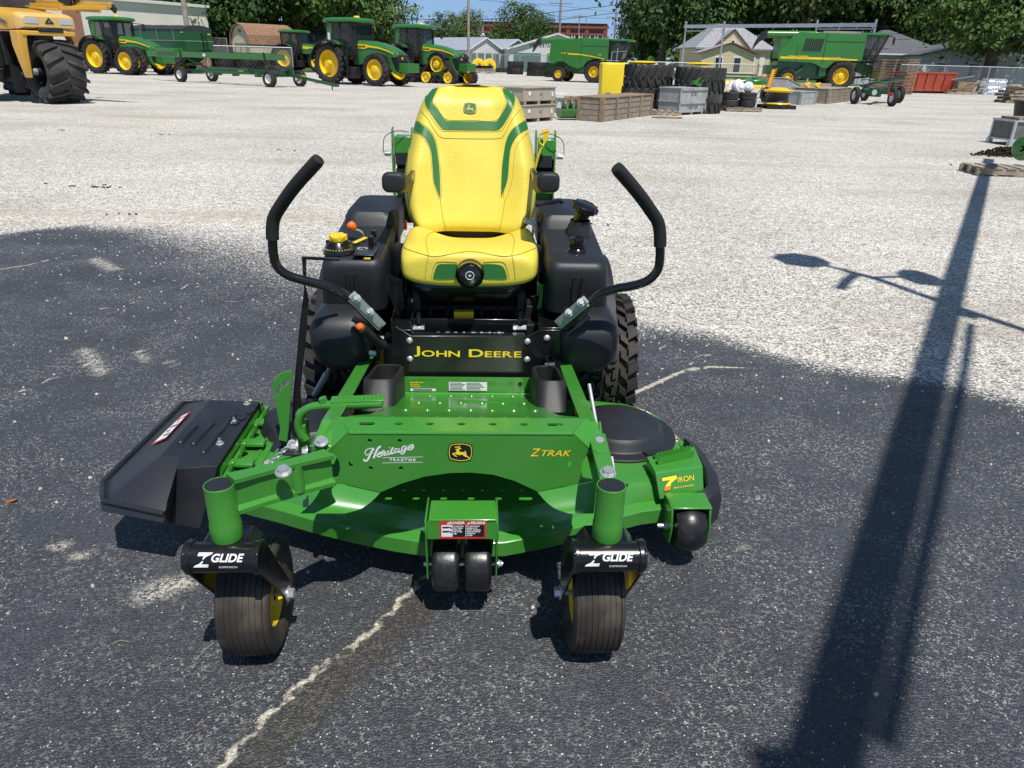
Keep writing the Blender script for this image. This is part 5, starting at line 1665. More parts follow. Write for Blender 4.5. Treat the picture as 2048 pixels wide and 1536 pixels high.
def sec(x, hw, z0, z1, r=.12, n=3):
    """rounded-top cross-section at x"""
    out = [(x, -hw, z0), (x, hw, z0)]
    for i in range(n + 1):
        a = pi / 2 * i / n; out.append((x, hw - r + r * cos(a), z1 - r + r * sin(a)))
    for i in range(n + 1):
        a = pi / 2 + pi / 2 * i / n; out.append((x, -hw + r + r * cos(a), z1 - r + r * sin(a)))
    return out


def track_unit(parent, loc, side, k=1.0):
    """triangular rubber track: belt, drive wheel, idlers, rollers"""
    t = bpy.data.objects.new("track_unit", None); COL.objects.link(t); t.parent = parent; t.location = loc; t.scale = (k, 1, k)
    pts = []
    for cx, cz, r, a0, a1 in ((0, 1.18, .50, 150, 30), (.88, .36, .34, 40, -88), (-.88, .36, .34, -92, -220)):
        for i in range(9):
            a = radians(a0 + (a1 - a0) * i / 8); pts.append((cx + r * cos(a), cz + r * sin(a)))
    def belt(b):
        P = [V((p[0], 0, p[1])) for p in pts]
        n = len(P); w = .30
        vs = []
        for i, p in enumerate(P):
            d = (P[(i + 1) % n] - P[i - 1]).normalized(); nn = V((-d.z, 0, d.x))
            if nn.dot(p - V((0, 0, .6))) < 0: nn = -nn
            vs += [p + V((0, -w, 0)), p + V((0, w, 0)), p + nn * .07 + V((0, w, 0)), p + nn * .07 + V((0, -w, 0))]
        fs = []
        for i in range(n):
            a, c = 4 * i, 4 * ((i + 1) % n)
            fs += [(a + j, a + (j + 1) % 4, c + (j + 1) % 4, c + j) for j in range(4)]
        b.add(vs, fs)
        L = [0]
        for i in range(n): L.append(L[-1] + (P[(i + 1) % n] - P[i]).length)
        m = 46
        for k2 in range(m):
            s_ = L[-1] * k2 / m; i = 0
            while L[i + 1] < s_: i += 1
            f = (s_ - L[i]) / (L[i + 1] - L[i]); p = P[i].lerp(P[(i + 1) % n], f); d = (P[(i + 1) % n] - P[i]).normalized(); nn = V((-d.z, 0, d.x))
            if nn.dot(p - V((0, 0, .6))) < 0: nn = -nn
            for e in (-1, 1):
                b.bar(p + nn * .085 + V((0, e * w, 0)) - d * .05, p + nn * .085 + d * .05, .05, .05)
    reuse("track_belt", "track_belt", AGT, t, belt, smooth=30)
    def dw(b):
        b.lathe([(0, side * .34), (.16, side * .34), (.20, side * .26), (.22, side * .2), (.40, side * .24), (.47, side * .30), (.48, side * .2), (.46, -side * .25)], (0, 0, 1.18), (0, 1, 0), 36)
    reuse(("dw", side), "drive_wheel", MY, t, dw, smooth=40)
    def dh(b):
        for i in range(14):
            a = 2 * pi * i / 14; b.box((.325 * cos(a), side * .275, 1.18 + .325 * sin(a)), (.09, .02, .07), (0, -math.degrees(a), 0))
    reuse(("dh", side), "drive_wheel_slot", MB_, t, dh, smooth=0)
    for x in (-.88, .88):
        reuse(("id", side), "idler_wheel", MY, t, lambda b: b.lathe([(0, side * .30), (.10, side * .30), (.12, side * .24), (.22, side * .24), (.27, side * .31), (.33, side * .31), (.335, -side * .3)], (0, 0, 0), (0, 1, 0), 30), (x, 0, .36), smooth=40)
    for x in (-.28, .28):
        reuse(("ro", side), "roller_wheel", MB_, t, lambda b: b.lathe([(0, side * .28), (.10, side * .28), (.13, side * .22), (.16, side * .30), (.22, side * .30), (.22, -side * .3)], (0, 0, 0), (0, 1, 0), 24), (x, 0, .24), smooth=40)
    reuse("tframe", "track_frame", MG, t, lambda b: b.plate([(-.62, .46), (.62, .46), (.45, .70), (.22, .80), (-.22, .80), (-.45, .70)], (0, -.06, 0), th=.12) and b.plate([(-.62, .46), (.62, .46), (.45, .70), (.22, .80), (-.22, .80), (-.45, .70)], (0, .20, 0), th=.1), smooth=0)
    return t


def make_tractor(label, loc, rz, front="single", tracks=False, old=False, sticker=False, group="green tractors parked on the gravel lot"):
    t = thing("farm_tractor", label, "tractor", loc, rz, group)
    WB = 3.05
    part("chassis", MB_, t, lambda b: (b.box((1.5, 0, .95), (3.4, .62, .55)), b.box((0, 0, 1.0), (.7, 1.7, .45)), b.box((WB, 0, .80), (.32, 1.5, .26)), b.box((.95, -.80, .62), (1.35, .42, .55)), b.box((.95, .80, .62), (1.35, .42, .55)), b.box((-.55, 0, .8), (.6, .9, .5)), b.box((2.3, 0, 1.2), (1.6, .55, .5))), bevel=.03)
    # hood
    hd = part("hood", MG, t, lambda b: b.loft([sec(1.45, .54, 1.42, 2.20, .22), sec(2.0, .54, 1.40, 2.18, .22), sec(2.7, .51, 1.40, 2.08, .22), sec(3.3, .47, 1.42, 1.93, .2), sec(3.72, .43, 1.40, 1.78, .17), sec(3.92, .37, 1.42, 1.66, .1)]), smooth=50)
    part("hood_side", MG, t, lambda b: [b.loft([[(1.45, s * .50, .98), (1.45, s * .56, .98), (1.45, s * .56, 1.46), (1.45, s * .50, 1.46)], [(2.0, s * .50, 1.12), (2.0, s * .56, 1.12), (2.0, s * .56, 1.44), (2.0, s * .50, 1.44)], [(2.35, s * .48, 1.36), (2.35, s * .54, 1.36), (2.35, s * .54, 1.43), (2.35, s * .48, 1.43)]]) for s in (-1, 1)], smooth=30) if not old else None
    for s in (-1, 1):
        part("front_cheek", MG, t, lambda b: b.loft([[(x - .10, s * .40, z), (x - .10, s * .47, z), (x + .10, s * .45, z), (x + .10, s * .38, z)] for x, z in ((3.42, 1.55), (3.52, 1.2), (3.66, .85), (3.85, .62), (4.1, .55))]), smooth=40)
    part("grille", MB_, t, lambda b: b.loft([[(3.55, -.38, .70), (3.55, .38, .70), (3.90, .30, .72), (3.90, -.30, .72)], [(3.60, -.42, 1.2), (3.60, .42, 1.2), (4.0, .33, 1.15), (4.0, -.33, 1.15)], [(3.62, -.42, 1.55), (3.62, .42, 1.55), (3.985, .34, 1.52), (3.985, -.34, 1.52)]]), bevel=.03)
    for s in (-1, 1):
        part("headlight", LAMPG, t, lambda b: b.loft([[(3.72, s * .435, 1.52), (3.72, s * .435, 1.66), (3.70, s * .40, 1.66), (3.70, s * .40, 1.52)], [(3.95, s * .30, 1.50), (3.95, s * .30, 1.60), (3.90, s * .28, 1.60), (3.90, s * .28, 1.50)]]))
        yy = .548
        def stripe(b):
            up = [(1.50, 2.02, .545), (2.05, 2.00, .548), (2.25, 1.96, .545), (2.9, 1.88, .51), (3.5, 1.72, .47), (3.72, 1.62, .45)]
            lo = [(1.50, 1.80, .553), (1.98, 1.78, .556), (2.2, 1.86, .55), (2.9, 1.80, .52), (3.5, 1.655, .475), (3.72, 1.575, .45)]
            vs = []
            for (x, z, y) in up + list(reversed(lo)): vs.append((x, s * (y + .012), z))
            n = len(up)
            b.add(vs, [(i, i + 1, 2 * n - 2 - i, 2 * n - 1 - i) for i in range(n - 1)])
        st = part("yellow_stripe", MY, hd, stripe, smooth=0)
        if not old:
            text("lettering", "JOHN DEERE", .115, INK, hd, (1.77, s * .572, 1.895), (-s, 0, 0), (0, 0, 1), bold=.03, sx=.75, ext=.002)
    part("emblem", MY, t, lambda b: b.box((4.0, 0, 1.36), (.02, .12, .12)), bevel=.02)
    part("weight_block", MG, t, lambda b: (b.box((4.42, 0, .92), (.62, .95, .44)), b.box((4.05, 0, .80), (.35, .5, .30))), bevel=.03)
    # cab
    cab = part("cab_frame", MB_, t, lambda b: ([b.bar((x0, s * .80, 1.55), (x1, s * .86, 3.0), .10, .12) for x0, x1 in ((-.30, -.32), (.62, .55), (1.42, 1.30)) for s in (-1, 1)], b.box((.55, 0, 1.50), (1.85, 1.62, .16)), b.box((.5, 0, 2.98), (1.75, 1.72, .07)), b.box((.15, 0, 1.95), (.5, .55, .75)), b.box((.05, 0, 2.4), (.14, .50, .55)), b.box((1.05, 0, 1.95), (.25, .4, .7)), b.bar((1.40, -.62, 1.0), (1.30, -.66, 2.75), .20, .22), b.box((.80, -.86, 1.25), (.42, .10, 1.0))), bevel=.02)
    part("cab_window", GLASS, cab, lambda b: b.loft([[(-.30, -.80, 1.58), (1.42, -.80, 1.58), (1.42, .80, 1.58), (-.30, .80, 1.58)], [(-.32, -.86, 2.96), (1.30, -.86, 2.96), (1.30, .86, 2.96), (-.32, .86, 2.96)]]), smooth=0)
    roof = part("cab_roof", MG, t, lambda b: b.loft([[(p[0], p[1], z) for p in rrect(l, w, .18, .52, 0, 4)] for l, w, z in ((1.95, 1.80, 3.02), (2.15, 1.98, 3.08), (2.15, 1.98, 3.17), (2.0, 1.8, 3.24), (1.5, 1.3, 3.28))]), smooth=40)
    part("cab_rear_post", MG, t, lambda b: [b.loft([[(-.34, s * .89, 1.75), (-.10, s * .89, 1.75), (-.10, s * .84, 1.75), (-.34, s * .84, 1.75)], [(-.30, s * .90, 3.0), (.10, s * .90, 3.0), (.10, s * .86, 3.0), (-.30, s * .86, 3.0)]]) for s in (-1, 1)]) if not old else None
    if not old: part("gps_dome", MY, roof, lambda b: b.lathe([(.17, 0), (.17, .05), (.13, .10), (0, .11)], (1.05, 0, 3.27), (0, 0, 1), 20), smooth=50)
    for s in (-1, 1):
        def fend(b):
            rings = []
            for i in range(11):
                a = radians(200 - 14.5 * i)
                r0 = 1.16
                rings.append([(r0 * cos(a), s * .62, 1.03 + r0 * sin(a)), (r0 * cos(a), s * 1.22, 1.03 + r0 * sin(a)), ((r0 - .05) * cos(a), s * 1.24, 1.03 + (r0 - .05) * sin(a)), ((r0 - .05) * cos(a), s * .62, 1.03 + (r0 - .05) * sin(a))])
            b.loft(rings[2:])
        part("fender", MG, t, fend, smooth=50)
        part("fender_flare", MB_, t, lambda b: b.loft([[((1.17) * cos(a), s * 1.22, 1.03 + 1.17 * sin(a)), ((1.17) * cos(a), s * 1.42, 1.03 + 1.15 * sin(a)), ((1.11) * cos(a), s * 1.42, 1.03 + 1.09 * sin(a)), ((1.11) * cos(a), s * 1.22, 1.03 + 1.11 * sin(a))] for a in [radians(172 - 13 * i) for i in range(10)]]), smooth=50)
        part("step_ladder", MB_, t, lambda b: [b.box((.95, s * 1.12, .42 + .27 * i), (.42, .16, .05)) for i in range(4)] + [b.box((.72, s * 1.10, .9), (.04, .14, 1.1)), b.box((1.18, s * 1.10, .9), (.04, .14, 1.1))])
        part("mirror", MB_, t, lambda b: (b.bar((1.35, s * .9, 2.95), (1.5, s * 1.55, 2.92), .04, .04), b.box((1.5, s * 1.58, 2.72), (.06, .18, .42))), bevel=.01)
    if tracks:
        for s in (-1, 1):
            track_unit(t, (WB + .05, s * 1.15, 0), s, .92)
            track_unit(t, (-.05, s * 1.15, 0), s, 1.15)
            part("track_fender", MB_, t, lambda b: b.loft([[(WB + .05 + .68 * cos(a), s * .80, 1.08 + .66 * sin(a)), (WB + .05 + .68 * cos(a), s * 1.45, 1.08 + .66 * sin(a)), (WB + .05 + .63 * cos(a), s * 1.45, 1.08 + .61 * sin(a)), (WB + .05 + .63 * cos(a), s * .80, 1.08 + .61 * sin(a))] for a in [radians(165 - 15 * i) for i in range(10)]]), smooth=50)
    else:
        for s in (-1, 1):
            wheel(t, (0, s * 1.05, 1.03), 1.03, .56, .66, s, 22, deep=.25, hub=.75 if sticker else .1)
            wheel(t, (WB, s * 1.02, .80), .80, .46, .50, s, 20, deep=.55)
            if front == "dual": wheel(t, (WB, s * 1.72, .80), .80, .42, .50, s, 20, deep=.3)
    if sticker:
        part("window_sticker", WHITE, t, lambda b: b.box((-.16, -.905, 2.30), (.16, .01, .46)))
        part("tail_lamp", RED, t, lambda b: b.box((-.16, -.92, 1.92), (.28, .04, .09)))
    if old:
        part("tail_lamp", RED, t, lambda b: b.box((-.30, -.92, 1.95), (.16, .06, .12)))
    return t


make_tractor("green tractor with narrow dual front wheels beside the dark green grain cart", at(191, 146.5) + V((.9, .55, 0)), radians(-20), front="dual")
make_tractor("large green tractor with yellow rear axle hubs and white sticker on its cab", at(664, 168) + V((.55, .9, 0)), radians(-29), sticker=True)
make_tractor("green tractor on four rubber tracks instead of tyres", at(798, 163) + V((.5, .9, 0)), radians(-28), tracks=True)
make_tractor("older green tractor half hidden behind the larger one, near the brown roofed shed", at(572, 142) + V((.3, .9, 0)), radians(-14), old=True)


def make_combine(label, loc, rz, older):
    c = thing("combine_harvester", label, "combine", loc, rz, "green combine harvesters without headers")
    w = 1.45
    RB = -3.45
    part("chassis", CARTG, c, lambda b: (b.box((-1.9, 0, 1.35), (4.6, 1.9, .9)), b.box((0, 0, 1.0), (.6, 2.6, .6)), b.box((RB, 0, .66), (.25, 2.3, .25)), b.box((-1.5, 0, .95), (1.6, 1.6, .5)), b.box((-1.2, -1.25, 1.2), (.5, .2, .7)), b.box((-4.4, 0, 1.2), (.9, 1.5, .6)), b.bar((-2.4, -1.2, 1.5), (-3.2, -1.2, .8), .12, .2)), bevel=.03)
    # side shields: profile with wheel arch and slanted tail
    if older:
        prof = [(-4.35, 2.0), (-4.25, 1.78), (-2.1, 1.72), (-1.75, 1.62), (-1.2, 1.38), (-.95, 1.40), (-.62, 1.75), (-.1, 1.98), (.5, 1.98), (1.0, 1.85), (1.22, 1.9), (1.22, 3.55), (-3.1, 3.60), (-3.45, 3.5), (-3.8, 3.0), (-4.3, 2.4)]
    else:
        prof = [(-4.35, 1.75), (-3.9, 1.50), (-3.5, 1.72), (-2.9, 1.72), (-2.5, 1.45), (-1.6, 1.15), (-1.1, 1.30), (-.7, 1.75), (-.1, 2.02), (.5, 2.02), (1.0, 1.85), (1.2, 1.9), (1.2, 3.62), (-1.9, 3.62), (-2.1, 3.55), (-3.3, 3.60), (-3.6, 3.6), (-4.3, 3.3)]
    body = part("body", MG2, c, lambda b: b.plate(prof, (0, -w, 0), th=2 * w) if False else b.plate(prof, (0, -w, 0), (1, 0, 0), (0, 0, 1), .12) and b.plate(list(prof), (0, w - .12 + .12, 0), (1, 0, 0), (0, 0, 1), .12) and b.box((-1.6, 0, 2.75), (5.3, 2 * w - .3, 1.6)), bevel=.05, seg=2)
    for s in (-1, 1):
        y = s * (w + .008) if s > 0 else -w - .008
        # panel seams
        part("panel_seam", MB_, body, lambda b: (b.box((-1.35, y, 2.6), (.03, .016, 1.9)), b.box((-.10, y, 3.05), (2.5, .016, .025)), b.box((-3.15 if older else -3.0, y, 2.3), (.025, .016, 1.0))), smooth=0)
        def stripe(b):
            if older: pts = [(-4.15, 1.93), (.85, 1.90), (.95, 1.99), (-1.2, 2.06), (-4.2, 2.06)]
            else: pts = [(-3.2, 2.32), (-1.35, 2.28), (-.2, 2.15), (.9, 1.98), (.9, 2.03), (-.2, 2.23), (-1.35, 2.38), (-3.2, 2.46)]
            b.plate(pts if s < 0 else [(-p[0], p[1]) for p in reversed(pts)], (0, y - .006 if s < 0 else y + .006, 0), (1, 0, 0) if s < 0 else (-1, 0, 0), (0, 0, 1), .004)
        part("yellow_stripe", MY, body, stripe, smooth=0)
        if s < 0:
            text("lettering", "JOHN DEERE", .20 if older else .10, MY if older else INK, body, (-3.0 if older else -2.85, y - .014, 2.06 if older else 2.36), bold=.03, sx=1.15, ext=.003)
            if older: text("lettering", "9660 STS", .17, MY, body, (-.55, y - .014, 2.02), bold=.03, ext=.003)
            else: text("lettering", "S780", .14, MY, body, (.45, y - .014, 2.35), bold=.03, ext=.003)
    if older:
        lv = part("louvre_frame", MG, body, lambda b: b.plate([(-3.0, 2.35), (-1.75, 2.35), (-1.58, 2.55), (-1.50, 3.28), (-2.65, 3.28), (-2.85, 3.1)], (0, -w - .014, 0), th=.01), smooth=0)
        part("louvre", MB_, lv, lambda b: [b.box((-2.78 + i * .155 + .1, -w - .024, 2.82), (.11, .016, .78), (0, 10, 0)) for i in range(8)], smooth=0)
    part("grain_tank_top", MB_ if older else MG2, c, lambda b: b.loft([[(p[0], p[1], z) for p in rrect(l, ww, .2, -.35, 0, 3)] for l, ww, z in ((2.9, 2.6, 3.55), (2.7, 2.4, 3.70))]), smooth=40)
    # unloading auger folded back
    part("unloading_auger", MG2, c, lambda b: (b.cyl((-2.0, -1.15, 3.45), (-5.3, -1.2, 3.42), .23, n=20), b.cyl((-1.9, -1.1, 2.9), (-1.9, -1.15, 3.5), .26, n=20)), smooth=50)
    part("auger_spout", MB_, c, lambda b: b.loft([[(-5.25, -1.2 - .25, 3.2), (-5.25, -1.2 + .25, 3.2), (-5.25, -1.2 + .25, 3.66), (-5.25, -1.2 - .25, 3.66)], [(-5.7, -1.42, 2.95), (-5.7, -.98, 2.95), (-5.62, -.98, 3.55), (-5.62, -1.42, 3.55)], [(-6.1, -1.38, 2.45), (-6.1, -1.02, 2.45), (-5.95, -1.02, 2.95), (-5.95, -1.38, 2.95)]]), smooth=40)
    # cab
    cab = part("cab_frame", MB_, c, lambda b: ([b.bar((1.25, s * .95, 1.95), (1.25, s * 1.0, 3.5), .10, .10) for s in (-1, 1)], [b.bar((2.15, s * .9, 1.9), (2.75, s * .98, 3.5), .09, .12) for s in (-1, 1)], b.box((1.7, 0, 1.86), (1.2, 1.9, .16)), b.box((1.55, 0, 2.3), (.5, .6, .8)), b.box((2.1, .2, 2.4), (.1, .35, .4))), bevel=.02)
    part("cab_window", GLASS, cab, lambda b: b.loft([[(1.27, -.94, 1.95), (2.17, -.9, 1.95), (2.17, .9, 1.95), (1.27, .94, 1.95)], [(1.27, -.99, 3.48), (2.75, -.97, 3.48), (2.75, .97, 3.48), (1.27, .99, 3.48)]]), smooth=0)
    part("cab_roof", MG2, c, lambda b: b.loft([[(p[0], p[1], z) for p in rrect(l, ww, .2, 2.05, 0, 3)] for l, ww, z in ((1.75, 2.0, 3.48), (1.95, 2.15, 3.52), (1.95, 2.15, 3.60), (1.6, 1.8, 3.66))]), smooth=40)
    part("ladder", GALV if not older else MB_, c, lambda b: (b.bar((1.45, -1.5, .6), (1.55, -1.35, 2.6), .05, .04), b.bar((1.95, -1.5, .6), (2.05, -1.35, 2.9), .05, .04), [b.box((1.72, -1.48 + .02 * i, .75 + .3 * i), (.45, .12, .04)) for i in range(4)], b.bar((1.5, -1.35, 2.6), (2.9, -1.2, 2.7), .035, .035), b.box((1.7, -1.3, 1.90), (1.1, .7, .05))))
    part("mirror", MB_, c, lambda b: [(b.bar((2.75, s * .95, 3.45), (2.95, s * 1.55, 3.4), .04, .04), b.box((2.95, s * 1.6, 3.15), (.08, .2, .4))) for s in (-1, 1)])
    part("feeder_house", MG, c, lambda b: (b.loft([[(1.2, -.55, 1.2), (1.2, .55, 1.2), (1.2, .55, 1.85), (1.2, -.55, 1.85)], [(2.6, -.6, .75), (2.6, .6, .75), (2.7, .6, 1.5), (2.7, -.6, 1.5)], [(3.1, -.75, .68), (3.1, .75, .68), (3.2, .75, 1.55), (3.2, -.75, 1.55)]]), b.box((2.9, 0, 1.5), (.5, 1.5, .10))), bevel=.03)
    part("lift_cylinder", MB_, c, lambda b: [b.bar((.5, s * .5, .75), (2.5, s * .5, .95), .10, .10) for s in (-1, 1)])
    for s in (-1, 1):
        wheel(c, (0, s * 1.32, .93), .93, .72, .52 if older else .46, s, 20, deep=.45)
        wheel(c, (RB, s * 1.18, .66), .66, .50, .38 if older else .34, s, 18, deep=.45)
    return c


make_combine("older green combine with slatted side louvre parked before the yellow house", at(1672, 181) + V((.25, 1.35, 0)), radians(-7), True)
make_combine("newer green combine with curved yellow stripe parked by the storage garages", at(1193, 166) + V((.2, 1.1, 0)), radians(-22), False).scale = (.80, .80, .80)


# ------------------------------------------------------------------ yellow floater sprayer at the left edge
def make_floater():
    c = at(118, 209) + V((-.25, .55, 0))
    t = thing("floater_sprayer", "amber yellow three wheeled floater with one huge front tyre at the edge of the lot", "sprayer", c, atan2(-.536, .84))
    R, W = .86, 1.08
    o = part("wheel", OLDT, t, lambda b: lug_tyre(b, R, W, .42, 15, .075, 1.0), loc=(0, 0, R), smooth=40)
    part("rim", MB_, o, lambda b: dish_rim(b, .42, W, -1, .2, .5), smooth=40)
    part("hub", GALV, o, lambda b: b.cyl((0, -.25, 0), (0, -.62, 0), .09, n=16))
    part("hood", AMB, t, lambda b: b.loft([sec(-4.2, .80, 1.98, 2.62, .2), sec(-1.6, .80, 1.96, 2.55, .2), sec(-.4, .78, 1.95, 2.40, .16), sec(-.02, .75, 1.98, 2.36, .12)]), smooth=40)
    part("hood_front", AMBL, t, lambda b: b.loft([sec(-.04, .77, 1.96, 2.39, .10), sec(.20, .75, 1.98, 2.33, .12), sec(.27, .70, 2.02, 2.28, .10)]), smooth=40)
    for s in (-1, 1):
        part("headlight", LAMPG, t, lambda b: b.box((.265, s * .48, 2.17), (.04, .36, .14)), bevel=.01)
        part("side_decal", mat("grey_decal", (.10, .10, .105), .5) if s < 0 else bpy.data.materials["grey_decal"], t, lambda b: b.plate([(-2.6, 2.28), (-1.4, 2.22), (-.9, 2.30), (.2, 2.05), (.1, 2.16), (-.7, 2.38), (-1.6, 2.40), (-2.4, 2.45)], (-.6, s * .808, 0), (1, 0, 0), (0, 0, 1), .006), smooth=0)
    part("triangle_emblem", INK, t, lambda b: b.plate([(-.13, -.07), (.13, -.07), (0, .09)], (.285, 0, 2.18), (0, 1, 0), (0, 0, 1), .004, holes=[[(-.05, -.035), (0, .035), (.05, -.035)]]), smooth=0)
    # fork over the wheel
    part("fork", AMB, t, lambda b: (b.box((.02, -.05, 1.86), (.5, 1.45, .12)), b.loft([[(-.22, -.88, 1.92), (.24, -.88, 1.92), (.24, -.64, 1.92), (-.22, -.64, 1.92)], [(-.20, -.90, 1.55), (.22, -.90, 1.55), (.22, -.68, 1.55), (-.20, -.68, 1.55)], [(-.10, -.80, .70), (.12, -.80, .70), (.12, -.68, .70), (-.10, -.68, .70)]]), b.loft([[(-.22, .55, 1.92), (.24, .55, 1.92), (.24, .70, 1.92), (-.22, .70, 1.92)], [(-.16, .64, 1.6), (.18, .64, 1.6), (.18, .74, 1.6), (-.16, .74, 1.6)], [(-.10, .62, .70), (.12, .62, .70), (.12, .70, .70), (-.10, .70, .70)]])), bevel=.02)
    part("neck", MB_, t, lambda b: (b.box((0, 0, 1.95), (.6, .7, .12)), b.box((-2.8, 0, 1.45), (3.4, 1.5, .9)), b.box((-1.35, -.2, 1.2), (.5, .9, 1.3))), bevel=.03)
    part("side_tank", MB_, t, lambda b: (b.box((-2.3, -.98, 1.42), (2.2, .5, 1.0)), b.box((-2.2, -1.0, .72), (1.9, .4, .3))), bevel=.05)
    part("mud_flap", MB_, t, lambda b: b.box((-.98, -.35, .62), (.03, .75, .70)))
    part("tank_marking", WHITE, t, lambda b: (b.box((-2.0, -1.235, 1.72), (.12, .006, .10)), b.box((-1.5, -1.235, 1.78), (.14, .006, .12)), b.box((-1.42, -1.235, 1.32), (.14, .006, .12))), smooth=0)
    cab = part("cab_frame", MB_, t, lambda b: (b.bar((-1.55, -.85, 2.5), (-1.75, -.85, 4.0), .1, .12), b.bar((-1.55, .85, 2.5), (-1.75, .85, 4.0), .1, .12), b.box((-2.6, 0, 2.52), (2.2, 1.7, .12)), b.box((-2.6, 0, 4.0), (2.2, 1.8, .15))), bevel=.02)
    part("cab_window", GLASS, cab, lambda b: b.box((-2.6, 0, 3.25), (1.85, 1.66, 1.4)), smooth=0)
    part("mirror", MB_, t, lambda b: (b.bar((-1.6, .9, 3.0), (-.9, 1.45, 3.05), .03, .03), b.box((-.85, 1.5, 2.95), (.06, .22, .5))), bevel=.01)
    # folded spray booms lying along the hood
    part("spray_boom", AMB, t, lambda b: (b.bar((-2.0, .75, 2.72), (1.6, 1.15, 2.64), .10, .14), b.bar((-1.6, .55, 2.62), (1.2, 1.0, 2.52), .12, .16), b.bar((-.1, .62, 2.55), (1.55, 1.0, 2.56), .10, .10), b.bar((.1, .9, 2.84), (1.9, 1.22, 2.86), .05, .05), b.bar((-1.9, .4, 2.60), (-.3, .6, 2.50), .06, .06)), bevel=.01)
    part("boom_joint", MB_, t, lambda b: (b.box((.05, .75, 2.76), (.35, .3, .18), (10, 20, 30)), b.tube(smooth_path([(.0, .8, 2.9), (.25, .8, 2.7), (.3, .85, 2.45)], 4), .03, 6), b.box((1.62, 1.18, 2.55), (.2, .08, .16), (0, 35, 0)), b.cyl((1.85, 1.22, 2.86), (1.98, 1.22, 2.86), .06, n=8)), bevel=.01)
    # rear wheels
    for s in (-1, 1):
        o2 = reuse("floater_rear", "wheel", OLDT, t, lambda b: lug_tyre(b, R, W, .42, 15, .075, 1.0), (-4.6, s * 1.35, R), smooth=40)


make_floater()


# ------------------------------------------------------------------ grain cart behind the first tractor
def make_cart():
    p = at(368, 149) + V((0, 1.0, 0))
    t = thing("grain_cart", "dark green grain cart with black roll tarp and ladder on its end", "grain cart", p, radians(-22))
    t.scale = (.86, .86, .86)
    L, W = 5.6, 2.9
    def hop(b):
        r = lambda x0, x1, y0, y1, z: [(x0, y0, z), (x1, y0, z), (x1, y1, z), (x0, y1, z)]
        b.loft([r(-L * .72, -L * .28, .6, W - .6, .75), r(-L, 0, 0, W, 1.75), r(-L, 0, 0, W, 2.5), r(-L + .02, -.02, .02, W - .02, 3.15)])
    hb = part("hopper", CARTG, t, hop, bevel=.03, smooth=0)
    part("band", mat("cart_pale_band", (.16, .25, .19), .4), hb, lambda b: (b.box((-L / 2, -.012, 2.38), (L + .04, .02, .07)), b.box((.012, W / 2, 2.38), (.02, W, .07)), [b.box((-L * k, -.02, 2.8), (.05, .03, .75)) for k in (.2, .5, .8)]), smooth=0)
    part("yellow_marker", MY, hb, lambda b: (b.box((-.25, -.015, 2.98), (.22, .02, .07)), b.box((.016, W - .35, 2.9), (.02, .3, .08))), smooth=0)
    def tarp(b):
        rings = []
        for i in range(11):
            x = -L + L * i / 10
            rings.append([(x, W / 2 - (W / 2 + .04) * cos(a), 3.16 + (.34 + .02 * sin(i * 2.1)) * sin(a)) for a in [pi * j / 10 for j in range(11)]] + [(x, W - .1, 3.12), (x, .1, 3.12)])
        b.loft(rings)
    part("roll_tarp", mat("black_tarp", (.03, .032, .036), .6, bump=.3, bscale=6), t, tarp, smooth=50)
    part("ladder", MB_, t, lambda b: (b.bar((.06, W - 1.0, 1.0), (.06, W - 1.15, 3.0), .05, .05), b.bar((.06, W - .55, 1.0), (.06, W - .75, 3.0), .05, .05), [b.bar((.06, W - 1.02 - .06 * i, 1.2 + .35 * i), (.06, W - .57 - .07 * i, 1.2 + .35 * i), .04, .04) for i in range(6)]))
    part("frame", CARTG, t, lambda b: (b.box((-L / 2, W / 2, .72), (L * .8, 1.2, .2)), [b.bar((-L * k, .1, 1.75), (-L * k2, .6, .75), .12, .12) for k, k2 in ((.1, .32), (.35, .42), (.65, .58), (.9, .68))], b.bar((0, .2, 1.7), (-1.4, .7, .7), .10, .14), b.bar((0, W - .2, 1.7), (-1.4, W - .7, .7), .10, .14)), bevel=.02)
    for y in (.25, W - .25): wheel(t, (-L / 2, y, .85), .85, .65, .45, -1 if y < 1 else 1, 18)
    part("lamp", WHITE, t, lambda b: [b.cyl((0.0, y, 1.5), (.05, y, 1.5), .07, n=12) for y in (W - 1.9, W - 1.65)])


make_cart()


